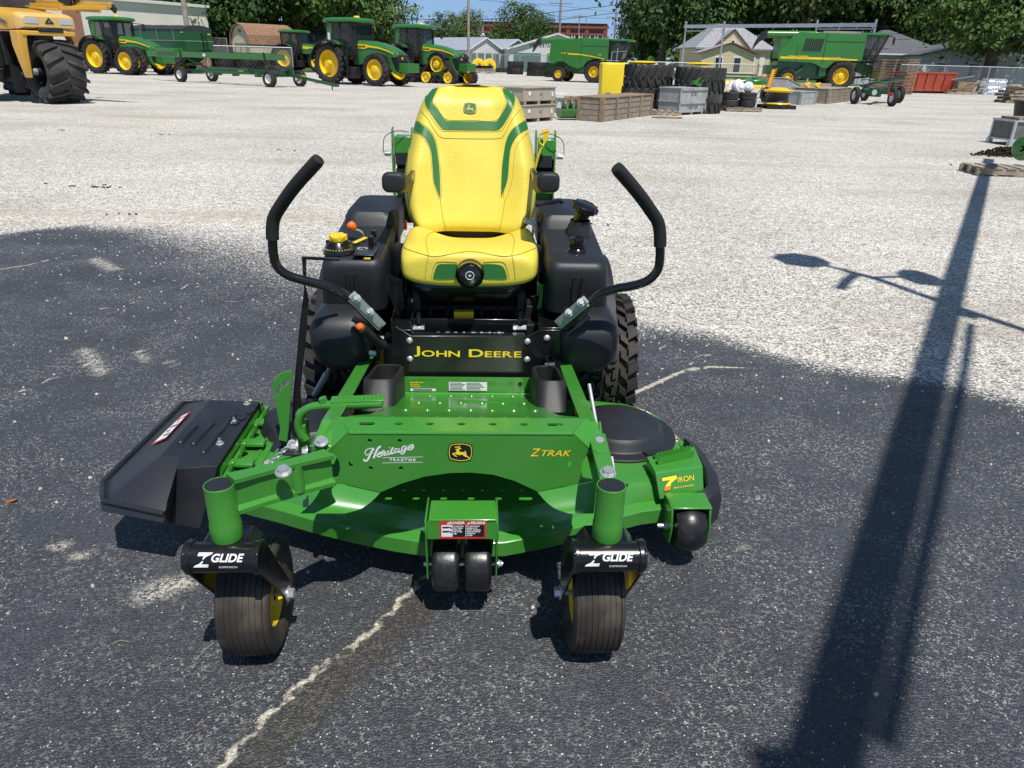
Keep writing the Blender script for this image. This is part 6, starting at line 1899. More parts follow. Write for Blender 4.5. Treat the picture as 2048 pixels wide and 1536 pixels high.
# ------------------------------------------------------------------ header trailers
def header_trailer(label, p0, p1, track, R, beam=True, tongue=True, mrim=WRIM):
    """wheels p0 (rear near) and p1 (front near); local x runs p0->p1, track to the far side"""
    d = p1 - p0; L = d.length
    t = thing("header_trailer", label, "trailer", p0, atan2(d.y, d.x), "green header trailers")
    part("frame", CARTG, t, lambda b: (b.bar((-.4, track * .75, .62), (L + .6, track * .5, .62), .14, .18), b.bar((-.2, track * .3, .55), (L * .7, track * .3, .55), .10, .12), b.bar((0, 0, .50), (0, track, .50), .12, .12), b.bar((L, 0, .50), (L, track, .50), .12, .12), b.bar((L * .3, .2, .72), (L * .75, .2, .72), .12, .10), b.box((L, track * .5, .62), (.5, .6, .2)), [b.box((L * k, track * .4, .48), (.2, .3, .2)) for k in (.3, .5, .75)]), bevel=.01)
    if beam:
        part("support_beam", MG, t, lambda b: (b.bar((-2.6, .15, 1.30), (L + .9, .15, 1.30), .20, .26), b.box((-.9, .15, 1.50), (1.6, .5, .16))), bevel=.015)
        part("bracket", MB_, t, lambda b: (b.bar((.1, .15, 1.2), (.9, track * .6, .62), .12, .08), b.bar((L - .2, .15, 1.2), (L + .5, track * .6, .62), .12, .08), b.box((.15, .02, 1.30), (.05, .06, .4)), b.box((L - .25, .02, 1.30), (.05, .06, .4))), bevel=.01)
        part("reflector", MY, t, lambda b: (b.box((L * .55, track * .5 - .12, .64), (.35, .01, .08)), b.box((L + 1.3, track * .5 - .06, .52), (.3, .01, .08))))
        part("pale_emblem", WHITE, t, lambda b: b.plate([(-.14, 0), (0, -.09), (.14, 0), (0, .09)], (L * .30, .04, 1.30), th=.004), smooth=0)
    if tongue:
        part("tongue", CARTG, t, lambda b: (b.bar((L + .2, track * .5, .55), (L + 3.7, track * .25, .22), .11, .13), b.box((L + 3.75, track * .25, .2), (.25, .14, .10)), b.bar((L + 3.5, track * .25, .3), (L + 3.5, track * .25, .02), .05, .05)), bevel=.01)
    for x, y, e in ((0, 0, -1), (L, 0, -1), (0, track, 1), (L, track, 1)):
        wheel(t, (x, y, R), R, .28, R * .55, -1 if y == 0 else 1, rib=True, rim=mrim, deep=.3)
    return t


header_trailer("long dark green header trailer with white rims and tongue resting on the gravel", at(364, 164), at(541, 174.5), 1.9, .37)


def low_cart():
    p0, p1 = at(1707, 208), at(1782, 213)
    d = p1 - p0; L = d.length
    t = thing("header_cart", "low green header cart with narrow black tyres seen end on beside the older combine", "trailer", p0, atan2(d.y, d.x), "green header trailers")
    T, K = 3.8, -1.7
    part("frame", CARTG, t, lambda b: (b.bar((.1, .1, .55), (L - .1, .1, .55), .12, .16), b.bar((.1 + K, T, .55), (L - .1 + K, T, .55), .12, .14), b.bar((L * .5, .1, .50), (L * .5 + K * 1.1, T * 1.1, .50), .14, .16), b.bar((L * .15, .1, .62), (L * .8 + K, T, .60), .10, .12), b.box((L * .5, .08, .52), (.5, .16, .34)), b.bar((L * .4 - .2, .6, .9), (L * .95 + K, T, 1.05), .5, .06)), bevel=.02)
    part("support_arm", MB_, t, lambda b: (b.bar((.05, .2, .75), (L * 1.1 + K * .8, T * .8, 1.25), .08, .08), b.bar((L * .1, .2, .62), (L * .1 + K, T, .62), .06, .06), b.bar((L * .75, .3, .6), (L * .6, .8, 1.1), .06, .06)), bevel=.01)
    for x in (.12, L - .12):
        part("red_reflector", RED, t, lambda b: b.box((x, -.02, .50), (.26, .02, .16)), smooth=0)
    part("pale_emblem", WHITE, t, lambda b: b.lathe([(0, .0), (.12, 0)], (L * .5, -.005, .53), (0, -1, 0), 16), smooth=0)
    for x, y in ((0, 0), (L, 0), (K, T), (L + K, T)):
        o = wheel(t, (x, y, .36), .36, .20, .2, -1, rib=True, rim=WRIM, yaw=radians(-38))


low_cart()


# ------------------------------------------------------------------ loose tyres, rims, crates, pallets
def flat_tyre(label, loc, R, W, r, m, group, n=20, name="tyre", tilt=0.0):
    k = ("flat", round(R, 2), round(W, 2), m.name, n)
    o = reuse(k, name, m, None, (lambda b: lug_tyre(b, R, W, r, n, .06 * R)) if n else (lambda b: rib_tyre(b, R, W, r)), loc, (radians(90) + tilt, 0, random.uniform(0, 6)), smooth=38)
    return tag(o, label, "tyre", group)


def tyre_stack(px, py, R, W, k, labels, m, group, dx=.0, dy=.0, n=20):
    g = at(px, py) + V((dx, R * .9 + dy, 0))
    for i in range(k):
        flat_tyre(labels[i], g + V((.05 * (i % 2), .04 * i, W * (i + .5) * .96)), R, W, R * .5, m, group, n)


GBT = "big tractor tyres stacked by the crates"
tyre_stack(1300, 223, .86, .74, 2, ["huge tractor tyre at the bottom of the pile behind the boarded crate", "huge tractor tyre lying on top of the pile nearest the yellow tank"], OLDT, GBT, 0, .5)
tyre_stack(1404, 229, .84, .72, 2, ["huge tractor tyre at the bottom of the pile behind the painted grey crates", "huge tractor tyre on top of the pile behind the painted grey crates"], OLDT, GBT, .0, .3)
for px, py, lab in ((1285, 137, "thin yellow rim edge lying on the huge tyre pile near the yellow tank"), (1400, 142, "thin yellow rim edge lying on the tyre pile behind the grey crates")):
    p = aty(px, py, 27.6)
    tag(part("wheel_rim", MY, None, lambda b: b.lathe([(.20, 0), (.42, .02), (.46, .06), (.40, .10), (.2, .11)], (p.x, p.y, 1.45), (0, 0, 1), 28), smooth=40), lab, "rim")
GST = "tyre stacks along the back fence"
for px, py, R, W, k, lab in ((1030, 149, .82, .62, 2, "left stack before the green garage doors"), (1074, 152.5, .98, .62, 2, "wide stack between the garages and the combine"), (1112, 155, .98, .62, 2, "stack half hidden by the newer combine")):
    tyre_stack(px, py, R, W, k, ["dark tractor tyre at the bottom of the " + lab, "dark tractor tyre on top of the " + lab], AGT, GST)
for px, R, k, Yd, lab in ((452, .95, 2, 57, "tyre stack beside the end of the grain cart"), (502, .95, 2, 57, "tyre stack under the middle of the trailer beam"), (490, .95, 2, 62, "rear tyre stack before the brown roofed shed"), (527, .95, 2, 60, "tyre stack before the shed doors"), (563, .85, 1, 56.5, "low tyre stack beside the older tractor")):
    g = aty(px, 140, Yd)
    W = .72 if px in (490, 527) else .58
    for i in range(k):
        flat_tyre("%s tractor tyre in the %s" % (["lowest", "second lowest", "third", "uppermost"][i] if k > 2 else ["lower", "upper"][i], lab), (g.x + .04 * (i % 2), g.y, W * .96 * (i + .5)), R, W, R * .5, OLDT if px > 520 else AGT, "tyre stacks behind the long trailer")
# small tyres, drums on pallet
def pallet(label, loc, w=1.1, d=1.0, rz=0.0, m=None, group=None, name="pallet"):
    def f(b):
        for i in range(6): b.box((-w / 2 + w * (i + .5) / 6, 0, .125), (w / 6 * .7, d, .02))
        for y in (-d / 2 + .05, 0, d / 2 - .05): b.box((0, y, .07), (w, .07, .09))
        for i in range(3): b.box((-w / 2 + .06 + (w - .12) * i / 2, 0, .012), (.10, d, .02))
    o = reuse(("pal", w, d, (m or WOODV).name), name, m or WOODV, None, f, loc, (0, 0, rz), smooth=0)
    return tag(o, label, "pallet", group)


pp = at(1487, 224) + V((0, .55, 0))
pallet("wooden pallet under the four small black tyres", pp, 1.3, 1.0, .1)
for dx, z, lab in ((-.40, .27, "lower small black tyre nearest the huge tyre pile"), (.22, .27, "lower small black tyre nearest the yellow rim"), (-.40, .51, "upper small black tyre nearest the huge tyre pile"), (.22, .51, "upper small black tyre nearest the yellow rim, under the white drum")):
    flat_tyre(lab, pp + V((dx, -.05, z)), .31, .24, .17, OLDT, "small black tyres on the pallet", 0)
for dx, z, rx, rz, s, lab in ((-.22, .80, 75, 30, 1.0, "white plastic drum tipped on its side on the small tyres"), (.20, .80, 80, -20, .75, "small round white plastic cap lying on the small tyres"), (-.5, .82, 20, 10, .5, "pointed white plastic funnel behind the small tyres")):
    o = part("plastic_drum", WHITEP, None, lambda b: b.lathe([(0, .24), (.10, .24), (.13, .20), (.20, .17), (.235, .10), (.235, .07), (.215, .05), (.215, -.08), (.235, -.10), (.235, -.14), (.15, -.17), (0, -.17)] if s != .5 else [(.0, .35), (.05, .34), (.08, .15), (.28, -.1), (.30, -.15), (0, -.16)], (0, 0, 0), (0, 0, 1), 26), loc=pp + V((dx, -.02, z)), rot=(radians(rx), 0, radians(rz)), smooth=40)
    o.scale = (s,) * 3
    tag(o, lab, "drum")
# yellow rim on its pallet
rp = at(1562, 219) + V((0, .6, 0))
pallet("dark pallet under the big yellow wheel rim", rp, 1.15, 1.0, .15, MB_)
rim = thing("wheel_rim", "big yellow wheel rim lying flat with black middle band on a dark pallet", "rim", rp + V((0, 0, .15)))
part("rim_flange", MY, rim, lambda b: b.lathe([(.46, 0), (.50, .0), (.52, .03), (.50, .06), (.44, .07)], (0, 0, 0), (0, 0, 1), 40), smooth=40)
part("rim_barrel", MB_, rim, lambda b: b.lathe([(.44, .06), (.40, .12), (.39, .30), (.42, .40), (.46, .45)], (0, 0, 0), (0, 0, 1), 40), smooth=50)
part("rim_dish", MY, rim, lambda b: b.lathe([(.46, .44), (.55, .47), (.57, .51), (.54, .53), (.46, .52), (.34, .56), (.26, .60), (.12, .61), (.1, .57), (0, .57)], (0, 0, 0), (0, 0, 1), 40), smooth=40)


def crate(label, a, c, h, m, depth_px=None, d=1.0, slat=4, posts=0, lid=True, name="crate", group=None, cat="crate", post_m=None, z0=0.0, zpal=.0):
    """box with its front lower corners at a and c on the ground, d deep"""
    a, c = V(a), V(c)
    L = (c - a).length
    t = thing(name, label, cat, (a.x, a.y, z0), atan2(c.y - a.y, c.x - a.x), group)
    part("box", m, t, lambda b: [b.box((L / 2, d / 2, zpal + (h - zpal) * (i + .5) / slat), (L, d, (h - zpal) / slat - .012)) for i in range(slat)] + [b.box((L / 2, d / 2, (h + zpal) / 2), (L - .03, d - .03, h - zpal - .02))], smooth=0)
    if posts:
        part("corner_post", post_m or m, t, lambda b: [b.box((L * i / posts, -.022, h / 2 + .01), (.07, .045, h + .02)) for i in range(posts + 1)] + [b.box((-.022, y, h / 2 + .01), (.045, .07, h + .02)) for y in (.03, d - .03)], smooth=0)
    if lid: part("lid", post_m or m, t, lambda b: b.box((L / 2, d / 2, h + .018), (L + .05, d + .05, .035)), bevel=.005)
    if zpal: part("skid", WOODV, t, lambda b: [b.box((L * k, d / 2, zpal / 2), (.10, d, zpal)) for k in (.08, .5, .92)], smooth=0)
    return t, L


# tan boxes with a stag mark, partly behind the seat
for z, lab in ((0, "lower tan fibreboard box with small black stag mark beside the yellow seat"), (.43, "upper tan fibreboard box with small black stag mark beside the yellow seat")):
    t, L = crate(lab, at(1044, 246), at(1108, 241), .40, TANB, d=1.0, slat=1, lid=True, group="stacked tan boxes with stag marks", cat="box", name="shipping_box", z0=z, zpal=.09)
    emblem(t, "stag_mark", (L * .55, -.004, .25), (1, 0, 0), (0, 0, 1), .09, None, INK)
    part("paper_tag", WHITE, t, lambda b: (b.box((L * .20, -.008, .28), (.08, .01, .09), (0, 20, 0)), b.box((L * .90, -.008, .25), (.07, .01, .10), (0, -15, 0))), smooth=0)
    part("lid_strap", TANB, t, lambda b: b.box((L * .02, -.012, .24), (.05, .012, .30)), smooth=0)
t, L = crate("long weathered plank crate with corner posts standing before the yellow tank", at(1203, 244), at(1300, 231), .60, WOOD, d=.75, slat=4, posts=4, post_m=WOODB, group="weathered plank crates")
t, L = crate("smaller weathered plank crate in front of the older combine", at(1655, 208), at(1697, 203), .60, WOOD, d=1.6, slat=5, posts=4, post_m=WOODV, group="weathered plank crates")
crate("low brown plank box behind the green auger piece", at(1112, 226), at(1165, 222), .45, WOODB, d=.6, slat=2, posts=2, lid=False)
crate("plank pallet box behind the small grey crates", at(1560, 190), at(1660, 186), .55, WOODV, d=1.0, slat=3, lid=False)
g0, g1 = at(1357, 231), at(1408, 228)
for z, txt, lab in ((.0, "TAKE OFF", "lower grey painted crate lettered TAKE OFF before the big tyres"), (.40, "612R", "upper grey painted crate lettered 612R before the big tyres")):
    t, L = crate(lab, g0, g1, .38, GREYW, d=.8, slat=1, lid=True, group="grey painted crates by the tyres", z0=z, zpal=.07 if z == 0 else 0)
    text("painted_lettering", txt, .17 if z else .15, INK, t, (L * .5, -.003, .21), bold=.005, sx=.95)
    part("rim_batten", GREYW, t, lambda b: (b.box((L / 2, -.02, .36), (L + .04, .03, .05)), b.box((-.015, -.01, .2), (.04, .03, .36)), b.box((L + .015, -.01, .2), (.04, .03, .36))), smooth=0)
pallet("wooden pallet under the black box by the big tyres", at(1320, 231) + V((0, .55, 0)), 1.3, 1.0, -.05)
crate("tall black plastic box standing between the two tyre piles", at(1334, 224), at(1360, 223), .66, MB_, d=.5, slat=1, lid=True, name="black_box", cat="box", z0=.14)
crate("grey crate with green edge at the near end of the far crate row", at(1600, 210), at(1628, 209), .50, GREYW, d=1.1, slat=2, posts=1, name="crate", group="grey crates by the combine")
t, L = crate("tilted grey crate lying on another crate below the combine", at(1565, 205), at(1595, 203), .45, GREYW, d=.8, slat=1, name="crate", group="grey crates by the combine", z0=.55)
t.rotation_euler.y = radians(10)
# auger piece, canister, cords, plank
p = at(1141, 242)
ag = thing("auger_trough", "green curved auger piece lying beside the plank crate", "machine part", p + V((-.25, .12, 0)), radians(18))
part("trough", MG, ag, lambda b: b.loft([[(x, .22 - .24 * cos(a), .28 - .24 * sin(a)) for a in [pi * j / 8 for j in range(9)]] + [(x, .44, .30), (x, 0, .30)] for x in (0, .25, .5, .75)]), smooth=50)
part("flighting", MG, ag, lambda b: [b.lathe([(.04, 0), (.20, .03), (.20, .05), (.04, .03)], (.1 + .2 * i, .22, .34), (1, 0, .2), 20) for i in range(4)], smooth=50)
tag(part("canister", WHITEP, None, lambda b: (b.cyl((0, 0, .18), (0, 0, .52), .10, n=18), b.box((0, -.05, .60), (.24, .2, .12)), b.box((.02, .0, .10), (.22, .22, .18))), loc=at(1117, 236), bevel=.01), "white and grey canister standing between the tan boxes and the auger piece", "canister")
tag(part("plank", WOODB, None, lambda b: b.box((0, 0, .03), (.9, .09, .05)), loc=at(1334, 237), rot=(0, 0, .03)), "loose brown plank lying on the gravel before the black box", "plank")
tag(part("green_clamp", MG, None, lambda b: (b.box((0, 0, .10), (.28, .2, .12), (0, 20, 20)), b.cyl((-.1, 0, .1), (.14, .05, .26), .05, n=10), b.bar((-.05, .1, .08), (.2, -.1, .2), .05, .04)), loc=g0.lerp(g1, .65) + V((0, .35, .82)), bevel=.01), "small green machine part on top of the 612R crate", "machine part")
tag(part("black_hose", WIRE, None, lambda b: b.tube(smooth_path([(0, 0, .02), (.12, .02, .22), (.42, .0, .18), (.52, -.05, -.25), (.50, -.05, -.3)], 5), .018, 8), loc=g0.lerp(g1, .60) + V((.1, .30, .92))), "black hose curving over the 612R crate", "hose")
# yellow chemical tank
tk = thing("yellow_tank", "tall faceted yellow plastic tank standing behind the plank crate", "tank", at(1225, 198) + V((0, .6, 0)), radians(12))
part("shell", mat("yellow_tank_plastic", (.80, .60, .02), .45, var=.06, vscale=1.5, dirt=(.5, .38, .1), dirt_amt=.2), tk, lambda b: b.loft([[(p[0], p[1], z) for p in [(-.62 * k, -.35 * k), (-.25 * k, -.5 * k), (.45 * k, -.45 * k), (.68 * k, -.15 * k), (.62 * k, .4 * k), (-.5 * k, .45 * k)]] for k, z in ((.93, .0), (.97, .08), (.97, .8), (1.0, 1.2), (.98, 1.42), (.86, 1.46))]), bevel=.04, smooth=30)
part("cap", MB_, tk, lambda b: b.lathe([(.16, 0), (.16, .03), (.12, .045), (0, .045)], (-.30, -.485, .10), (0, -1, .25), 24), smooth=40)
# yellow shields and green bits piled beyond the small tyres
hp = at(1490, 196)
for i, (dx, dy, z, sx_, lab) in enumerate(((-.5, .6, .55, 1.0, "long yellow moulded shield lying behind the small tyres"), (.15, .4, .45, .6, "rounded yellow shield nearest the white drums"), (.85, .7, .45, .7, "curved yellow shield leaning near the orange sickle bar"))):
    o = part("yellow_shield", MY, None, lambda b: b.loft([[(x, .18 - .22 * cos(a), .22 * sin(a) * hh) for a in [pi * j / 6 for j in range(7)]] for x, hh in ((-.6, .7), (-.3, 1), (.3, 1), (.5, .7), (.6, .3))]), loc=hp + V((dx, dy, z)), rot=(.1, .05 * i, .1 * i), smooth=40)
    o.scale = (sx_, 1, 1)
    tag(o, lab, "shield", "yellow shields behind the small tyres")
tag(part("parts_table", MY, None, lambda b: (b.box((0, 0, .48), (2.2, .9, .05)), [b.box((x, y, .24), (.08, .08, .48)) for x in (-1, 1) for y in (-.4, .4)]), loc=hp + V((.1, .65, 0)), rot=(0, 0, .05)), "low yellow frame carrying the yellow shields", "frame")
for i, (px, py, lab) in enumerate(((1490, 165, "small green machine hood behind the yellow shields, nearer the tyres"), (1515, 165, "small green machine hood behind the yellow shields, nearer the sickle bar"))):
    tag(part("green_hood", MG, None, lambda b: b.loft([sec(-.25, .28, 0, .22, .1), sec(.2, .30, 0, .30, .12), sec(.35, .24, 0, .2, .1)]), loc=aty(px, py, 36 + i) - V((0, 0, .1)), smooth=50), lab, "machine part", "small green hoods in the parts row")
tag(part("green_platform", CARTG, None, lambda b: (b.box((0, 0, .45), (3.4, .8, .12)), b.box((.2, -.1, .7), (2.6, .5, .12)), [b.box((x, 0, .2), (.1, .6, .4)) for x in (-1.5, 0, 1.5)]), loc=at(1478, 168) + V((0, 1, 0))), "low dark green machine frame behind the yellow shields", "machine part")
tag(part("white_pipe", WHITEP, None, lambda b: (b.bar((-1.3, 0, 0), (1.3, 0, .03), .07, .07), b.box((1.35, 0, .05), (.2, .1, .16))), loc=at(1470, 166) + V((0, .5, .80)), smooth=0), "white pipe lying on the dark green machine frame", "pipe")
sk = at(1537, 206) + V((0, .4, 0))
tag(part("sickle_bar", ORSICK, None, lambda b: (b.bar((-.08, 0, .1), (.16, .1, 1.35), .14, .04), [b.bar((-.08 + .24 * k + .04, .1 * k, .1 + 1.25 * k), (-.08 + .24 * k + .14, .1 * k - .02, .14 + 1.25 * k), .05, .03) for k in [i / 14 for i in range(15)]]), loc=sk, smooth=0), "orange toothed sickle bar standing upright among the parts", "sickle bar")
tag(part("steel_bar", GALV, None, lambda b: (b.bar((-.3, 0, .15), (.05, .05, .75), .07, .03), b.box((-.35, 0, .1), (.3, .2, .2))), loc=sk + V((-.25, -.1, 0))), "grey steel blade leaning beside the orange sickle bar", "blade")
tag(part("spare_tyre", MB_, None, lambda b: b.lathe([(.1, -.06), (.28, -.07), (.32, -.03), (.32, .03), (.28, .07), (.1, .06)], (0, 0, .33), (1, .3, 0), 24), loc=sk + V((-.18, -.35, 0)), smooth=40), "small black wheel at the foot of the orange sickle bar", "wheel")
for i, (dx, lab) in enumerate(((-.3, "pale yellow scrap fitting on the far crate nearer the grey crate"), (.15, "pale yellow scrap fitting on the far crate nearer the combine tyre"))):
    tag(part("yellow_fitting", MY, None, lambda b: (b.box((0, 0, .08), (.3, .14, .12), (0, 25, 20)), b.cyl((-.1, 0, .1), (.15, .02, .18), .05, n=8)), loc=at(1632, 207) + V((dx, .7, .64)), bevel=.01), lab, "machine part", "yellow fittings on the far crate")

# back fence line: low dark pallets with yellow rims
for px, lab in ((965, "grey timber base under the yellow rims at the fence"), (998, "dark slatted rack beside the yellow rims at the fence")):
    tag(part("timber_base", WOODV if px < 980 else MB_, None, lambda b: ([b.box((0, y, .18 + .22 * k), (2.6, .25, .18)) for y in (-.5, .5) for k in (0, 1)], [b.box((x, 0, .3), (.25, 1.2, .4)) for x in (-1.1, 0, 1.1)]), loc=at(px, 147) + V((0, .8, 0)), smooth=0), lab, "timber")
for dx, lab in ((-.35, "yellow rim half standing on the grey timber base"), (.75, "brownish yellow rim half standing on the grey timber base")):
    tag(part("wheel_rim", MY, None, lambda b: b.lathe([(.3, -.2), (.62, -.22), (.66, -.18), (.6, -.1), (.55, .1), (.66, .2), (.6, .22), (.2, .15)], (0, 0, 0), (.5, -1, .2), 30), loc=at(963, 147) + V((dx, .8, .72)), smooth=40), lab, "rim", "yellow rims at the back fence")
tag(part("black_tray", MB_, None, lambda b: b.loft([[(p[0], p[1], z) for p in rrect(w, 1.0, .15, 0, 0, 3)] for w, z in ((2.2, .50), (2.4, .70), (2.3, .72), (2.1, .6))]), loc=at(963, 147) + V((0, .75, .0)), smooth=40), "black tray on the grey timber base below the yellow rims", "tray")


# stacks of old slatted panels (pallet stacks) beside the combine
def pallet_stack(label, px, py, w, k, Yd, lean=0.0):
    g = aty(px, py, Yd); g.z = 0
    t = thing("pallet_stack", label, "pallets", g, radians(8), "tall leaning pallet stacks")
    def f(b):
        for i in range(k):
            z = .16 * i
            b.box((lean * z, 0, z + .10), (w, 1.0, .035)); b.box((lean * z, 0, z + .025), (w * .96, .96, .03))
            for x in (-.46, 0, .46): b.box((x * w + lean * z, 0, z + .06), (.09, .98, .06))
    part("slats", mat("stack_wood", (.30, .21, .145), .85, var=.4, vscale=6) if "stack_wood" not in bpy.data.materials else bpy.data.materials["stack_wood"], t, f, smooth=0)


pallet_stack("tall pallet stack leaning beside the red dumpster", 1804, 183, .74, 13, 50.5, .04)
pallet_stack("taller pallet stack behind the feeder of the older combine", 1780, 181, .74, 13, 51.5, .04)
pallet_stack("pallet stack half hidden by the cab of the older combine", 1753, 179, .74, 13, 54, .04)


# dumpster
d0, d1 = at(1806, 186), at(1906, 187.5)
L = (d1 - d0).length
dm = thing("roll_off_dumpster", "faded red steel roll off dumpster by the fence", "dumpster", d0, atan2(d1.y - d0.y, d1.x - d0.x))
part("tub", DUMPR, dm, lambda b: (b.loft([[(.1, .1, .15), (L - .25, .1, .15), (L - .25, 2.2, .15), (.1, 2.2, .15)], [(0, 0, 1.28), (L, 0, 1.28), (L, 2.3, 1.28), (0, 2.3, 1.28)]]), b.box((L / 2, .02, 1.27), (L + .05, .10, .12)), b.box((L / 2 - .05, .1, .2), (L - .2, .12, .14))), bevel=.02, smooth=0)
part("rib", DUMPR, dm, lambda b: [b.bar((.25 + (L - .5) * i / 5, .07, .2), (.2 + (L - .4) * i / 5, -.03, 1.2), .12, .10, up=(0, -1, 0)) for i in range(6)] + [b.bar((L - .9, .05, .3), (L - .25, 0, 1.1), .08, .06, up=(0, -1, 0))], smooth=0)
part("dark_fill", MB_, dm, lambda b: b.box((L / 2, 1.15, 1.26), (L - .2, 2.0, .1)), smooth=0)
part("runner", MB_, dm, lambda b: [b.box((L / 2, y, .07), (L - .4, .14, .14)) for y in (.4, 1.8)])


# junk, foil bale, pallets at the far right
jp = at(1932, 189) + V((0, .6, 0))
jk = thing("scrap_pile", "pile of brown crates and broken boards between the dumpster and the foil bale", "scrap", jp)
part("crate", WOODB, jk, lambda b: ([b.box((0, 0, .16 + .14 * i), (1.2, .7, .10), (0, 3, 2)) for i in range(5)], b.box((-.3, -.38, .55), (.5, .03, .42))), smooth=0)
part("board", WOODV, jk, lambda b: [b.bar((-1.2 + .3 * i, -.4 + .1 * i, .2 + .08 * i), (.2 + .35 * i, -.3, .35 + .17 * i), .10, .03) for i in range(5)] + [b.bar((-1.0, -.2, .9), (.6, 0, 1.15), .05, .05), b.bar((.5, -.5, .05), (.9, -.1, .9), .14, .03), b.box((-.2, -.2, .10), (1.9, .9, .08))], smooth=0)
fp_ = at(1990, 190) + V((0, .5, 0))
def foil(b):
    rnd = random.Random(5)
    rings = []
    for z in [.02 + .1 * i for i in range(11)]:
        k = 1 - .25 * max(0, z - .6) ** 2
        rings.append([(p[0] * k + rnd.uniform(-.05, .05), p[1] * k + rnd.uniform(-.05, .05), z) for p in rrect(1.45, .8, .2, 0, 0, 5)])
    b.loft(rings)
tag(part("foil_bale", FOILM, None, foil, loc=fp_, smooth=0), "shiny crumpled silver foil bale by the chain link fence", "bale")
for i in range(4):
    pallet(["lowest", "second", "third", "uppermost"][i] + " weathered pallet in the short pile at the far end of the lot", at(2036, 207) + V((.15 * (i % 2), .6 + .05 * i, .16 * i)), 1.2, 1.1, .1 * i, group="short pile of weathered pallets")
tag(part("rope_coil", WOODV, None, lambda b: [b.lathe([(.25 + .03 * (i % 3), 0), (.30 + .03 * (i % 3), .04), (.25 + .03 * (i % 3), .08)], (0, 0, .05 * i), (.05 * (i % 2), 0, 1), 20) for i in range(4)], loc=at(2030, 207) + V((.1, .6, .68)), smooth=40), "tan rope coil on the short pallet pile", "rope")
crate("brown box at the frame edge behind the short pallet pile", at(2040, 206), at(2075, 206), .7, WOODB, d=1, slat=1)
tag(part("white_rack", GALV, None, lambda b: (b.tube([(-.5, 0, .05), (-.5, 0, 1.2), (.4, 0, 1.35), (.8, 0, 1.2), (.9, 0, .3)], .04, 8), b.tube([(-.5, .5, .05), (-.5, .5, 1.2), (.4, .5, 1.35), (.8, .5, 1.2), (.9, .5, .3)], .04, 8)), loc=at(1890, 180) + V((0, 2, .3))), "pale tubular rack behind the end of the dumpster", "rack")

# near right edge of the lot
bk_ = at(2056, 246) + V((.1, .3, 0))
tag(part("black_bucket", MB_, None, lambda b: b.lathe([(.33, 0), (.36, .02), (.46, .58), (.49, .60), (.49, .64), (.44, .64), (.40, .3), (0, .28)], (0, 0, 0), (0, 0, 1), 30), loc=bk_, smooth=40), "big black plastic tub at the edge of the gravel", "tub")
gc = at(2018, 292)
gt = thing("steel_rack", "pale steel framed box with dark mesh sides at the edge of the gravel", "rack", gc, radians(4))
part("frame", GALV, gt, lambda b: ([b.box((x, y, .28), (.05, .05, .52)) for x in (.03, .9) for y in (.03, .75)], [b.box((.46, y, z), (.95, .04, .04)) for y in (.03, .75) for z in (.12, .53)], [b.box((x, .39, z), (.04, .76, .04)) for x in (.03, .9) for z in (.12, .53)], [b.box((x, y, .06), (.10, .10, .12)) for x in (.03, .9) for y in (.03, .75)]), smooth=0)
part("mesh_side", mat("dusty_mesh", (.13, .125, .115), .8, var=.3, vscale=6), gt, lambda b: b.box((.46, .40, .32), (.86, .70, .36)), smooth=0)
part("load", WOODV, gt, lambda b: [b.box((.18 + .14 * i, .4, .575), (.10, .6, .05)) for i in range(6)], smooth=0)
cp = at(2046, 342) + V((.10, .35, 0))
pallet("grey banded pallet under the green rollers", at(2015, 354) + V((.16, .30, 0)), 1.25, .62, radians(-3), WOODV)
co_ = thing("roller_set", "dark green ribbed roller set lying on the pallet at the edge", "machine part", cp + V((-.02, 0, .14)), radians(10))
for i in range(5):
    part("ring", MG, co_, lambda b: b.lathe([(.05, -.03), (.16, -.035), (.20, 0), (.16, .035), (.05, .03)], (.04 + .085 * i, .02 * i, .19), (1, .25, .05), 28), smooth=50)
part("shaft", MG, co_, lambda b: b.cyl((-.02, 0, .19), (.5, .12, .2), .03, n=10))
def mulch(b):
    rnd = random.Random(9)
    for i in range(900):
        a, q = rnd.uniform(0, 6.28), abs(rnd.gauss(0, .5))
        x, y = q * cos(a) * .62, q * sin(a) * .30
        z = max(0, .15 * (1 - q * q * 1.1)) * rnd.random()
        s_ = rnd.uniform(.015, .035)
        b.box((x, y, z + .012), (s_ * 1.8, s_, s_ * .6), (rnd.uniform(0, 60), rnd.uniform(0, 60), rnd.uniform(0, 180)))
tag(part("mulch_heap", MULCH, None, mulch, loc=at(1996, 312) + V((.2, .1, 0)), smooth=0), "low heap of dark brown mulch on the gravel by the roller set", "mulch heap")


# ------------------------------------------------------------------ leaf, litter
lf = at(24, 1006)
tag(part("dry_leaf", mat("dry_leaf_brown", (.30, .10, .035), .7, var=.3, vscale=60), None, lambda b: b.add([(-.022, 0, .012), (-.010, .012, .008), (.010, .012, .010), (.026, 0, .018), (.010, -.012, .014), (-.010, -.012, .006), (0, 0, .004)], [(6, 0, 5), (6, 1, 0), (6, 2, 1), (6, 3, 2), (6, 4, 3), (6, 5, 4)]), loc=lf, smooth=0), "curled reddish brown dry leaf lying on the asphalt", "leaf")
def straw(b):
    rnd = random.Random(2)
    for i in range(60):
        p = V((rnd.uniform(-1.5, 1.6), rnd.uniform(1.25, 4), .007)); a = rnd.uniform(0, 3.14); l = rnd.uniform(.015, .05)
        d = V((cos(a), sin(a), 0)) * l
        b.tube([p, p + d * .5 + V((-d.y, d.x, 0)) * .15 + V((0, 0, .003)), p + d], .0007, 4)
tag(part("grass_clippings", mat("dry_straw", (.42, .34, .20), .8), None, straw), "dry straw clippings scattered on the asphalt", None, kind="stuff")
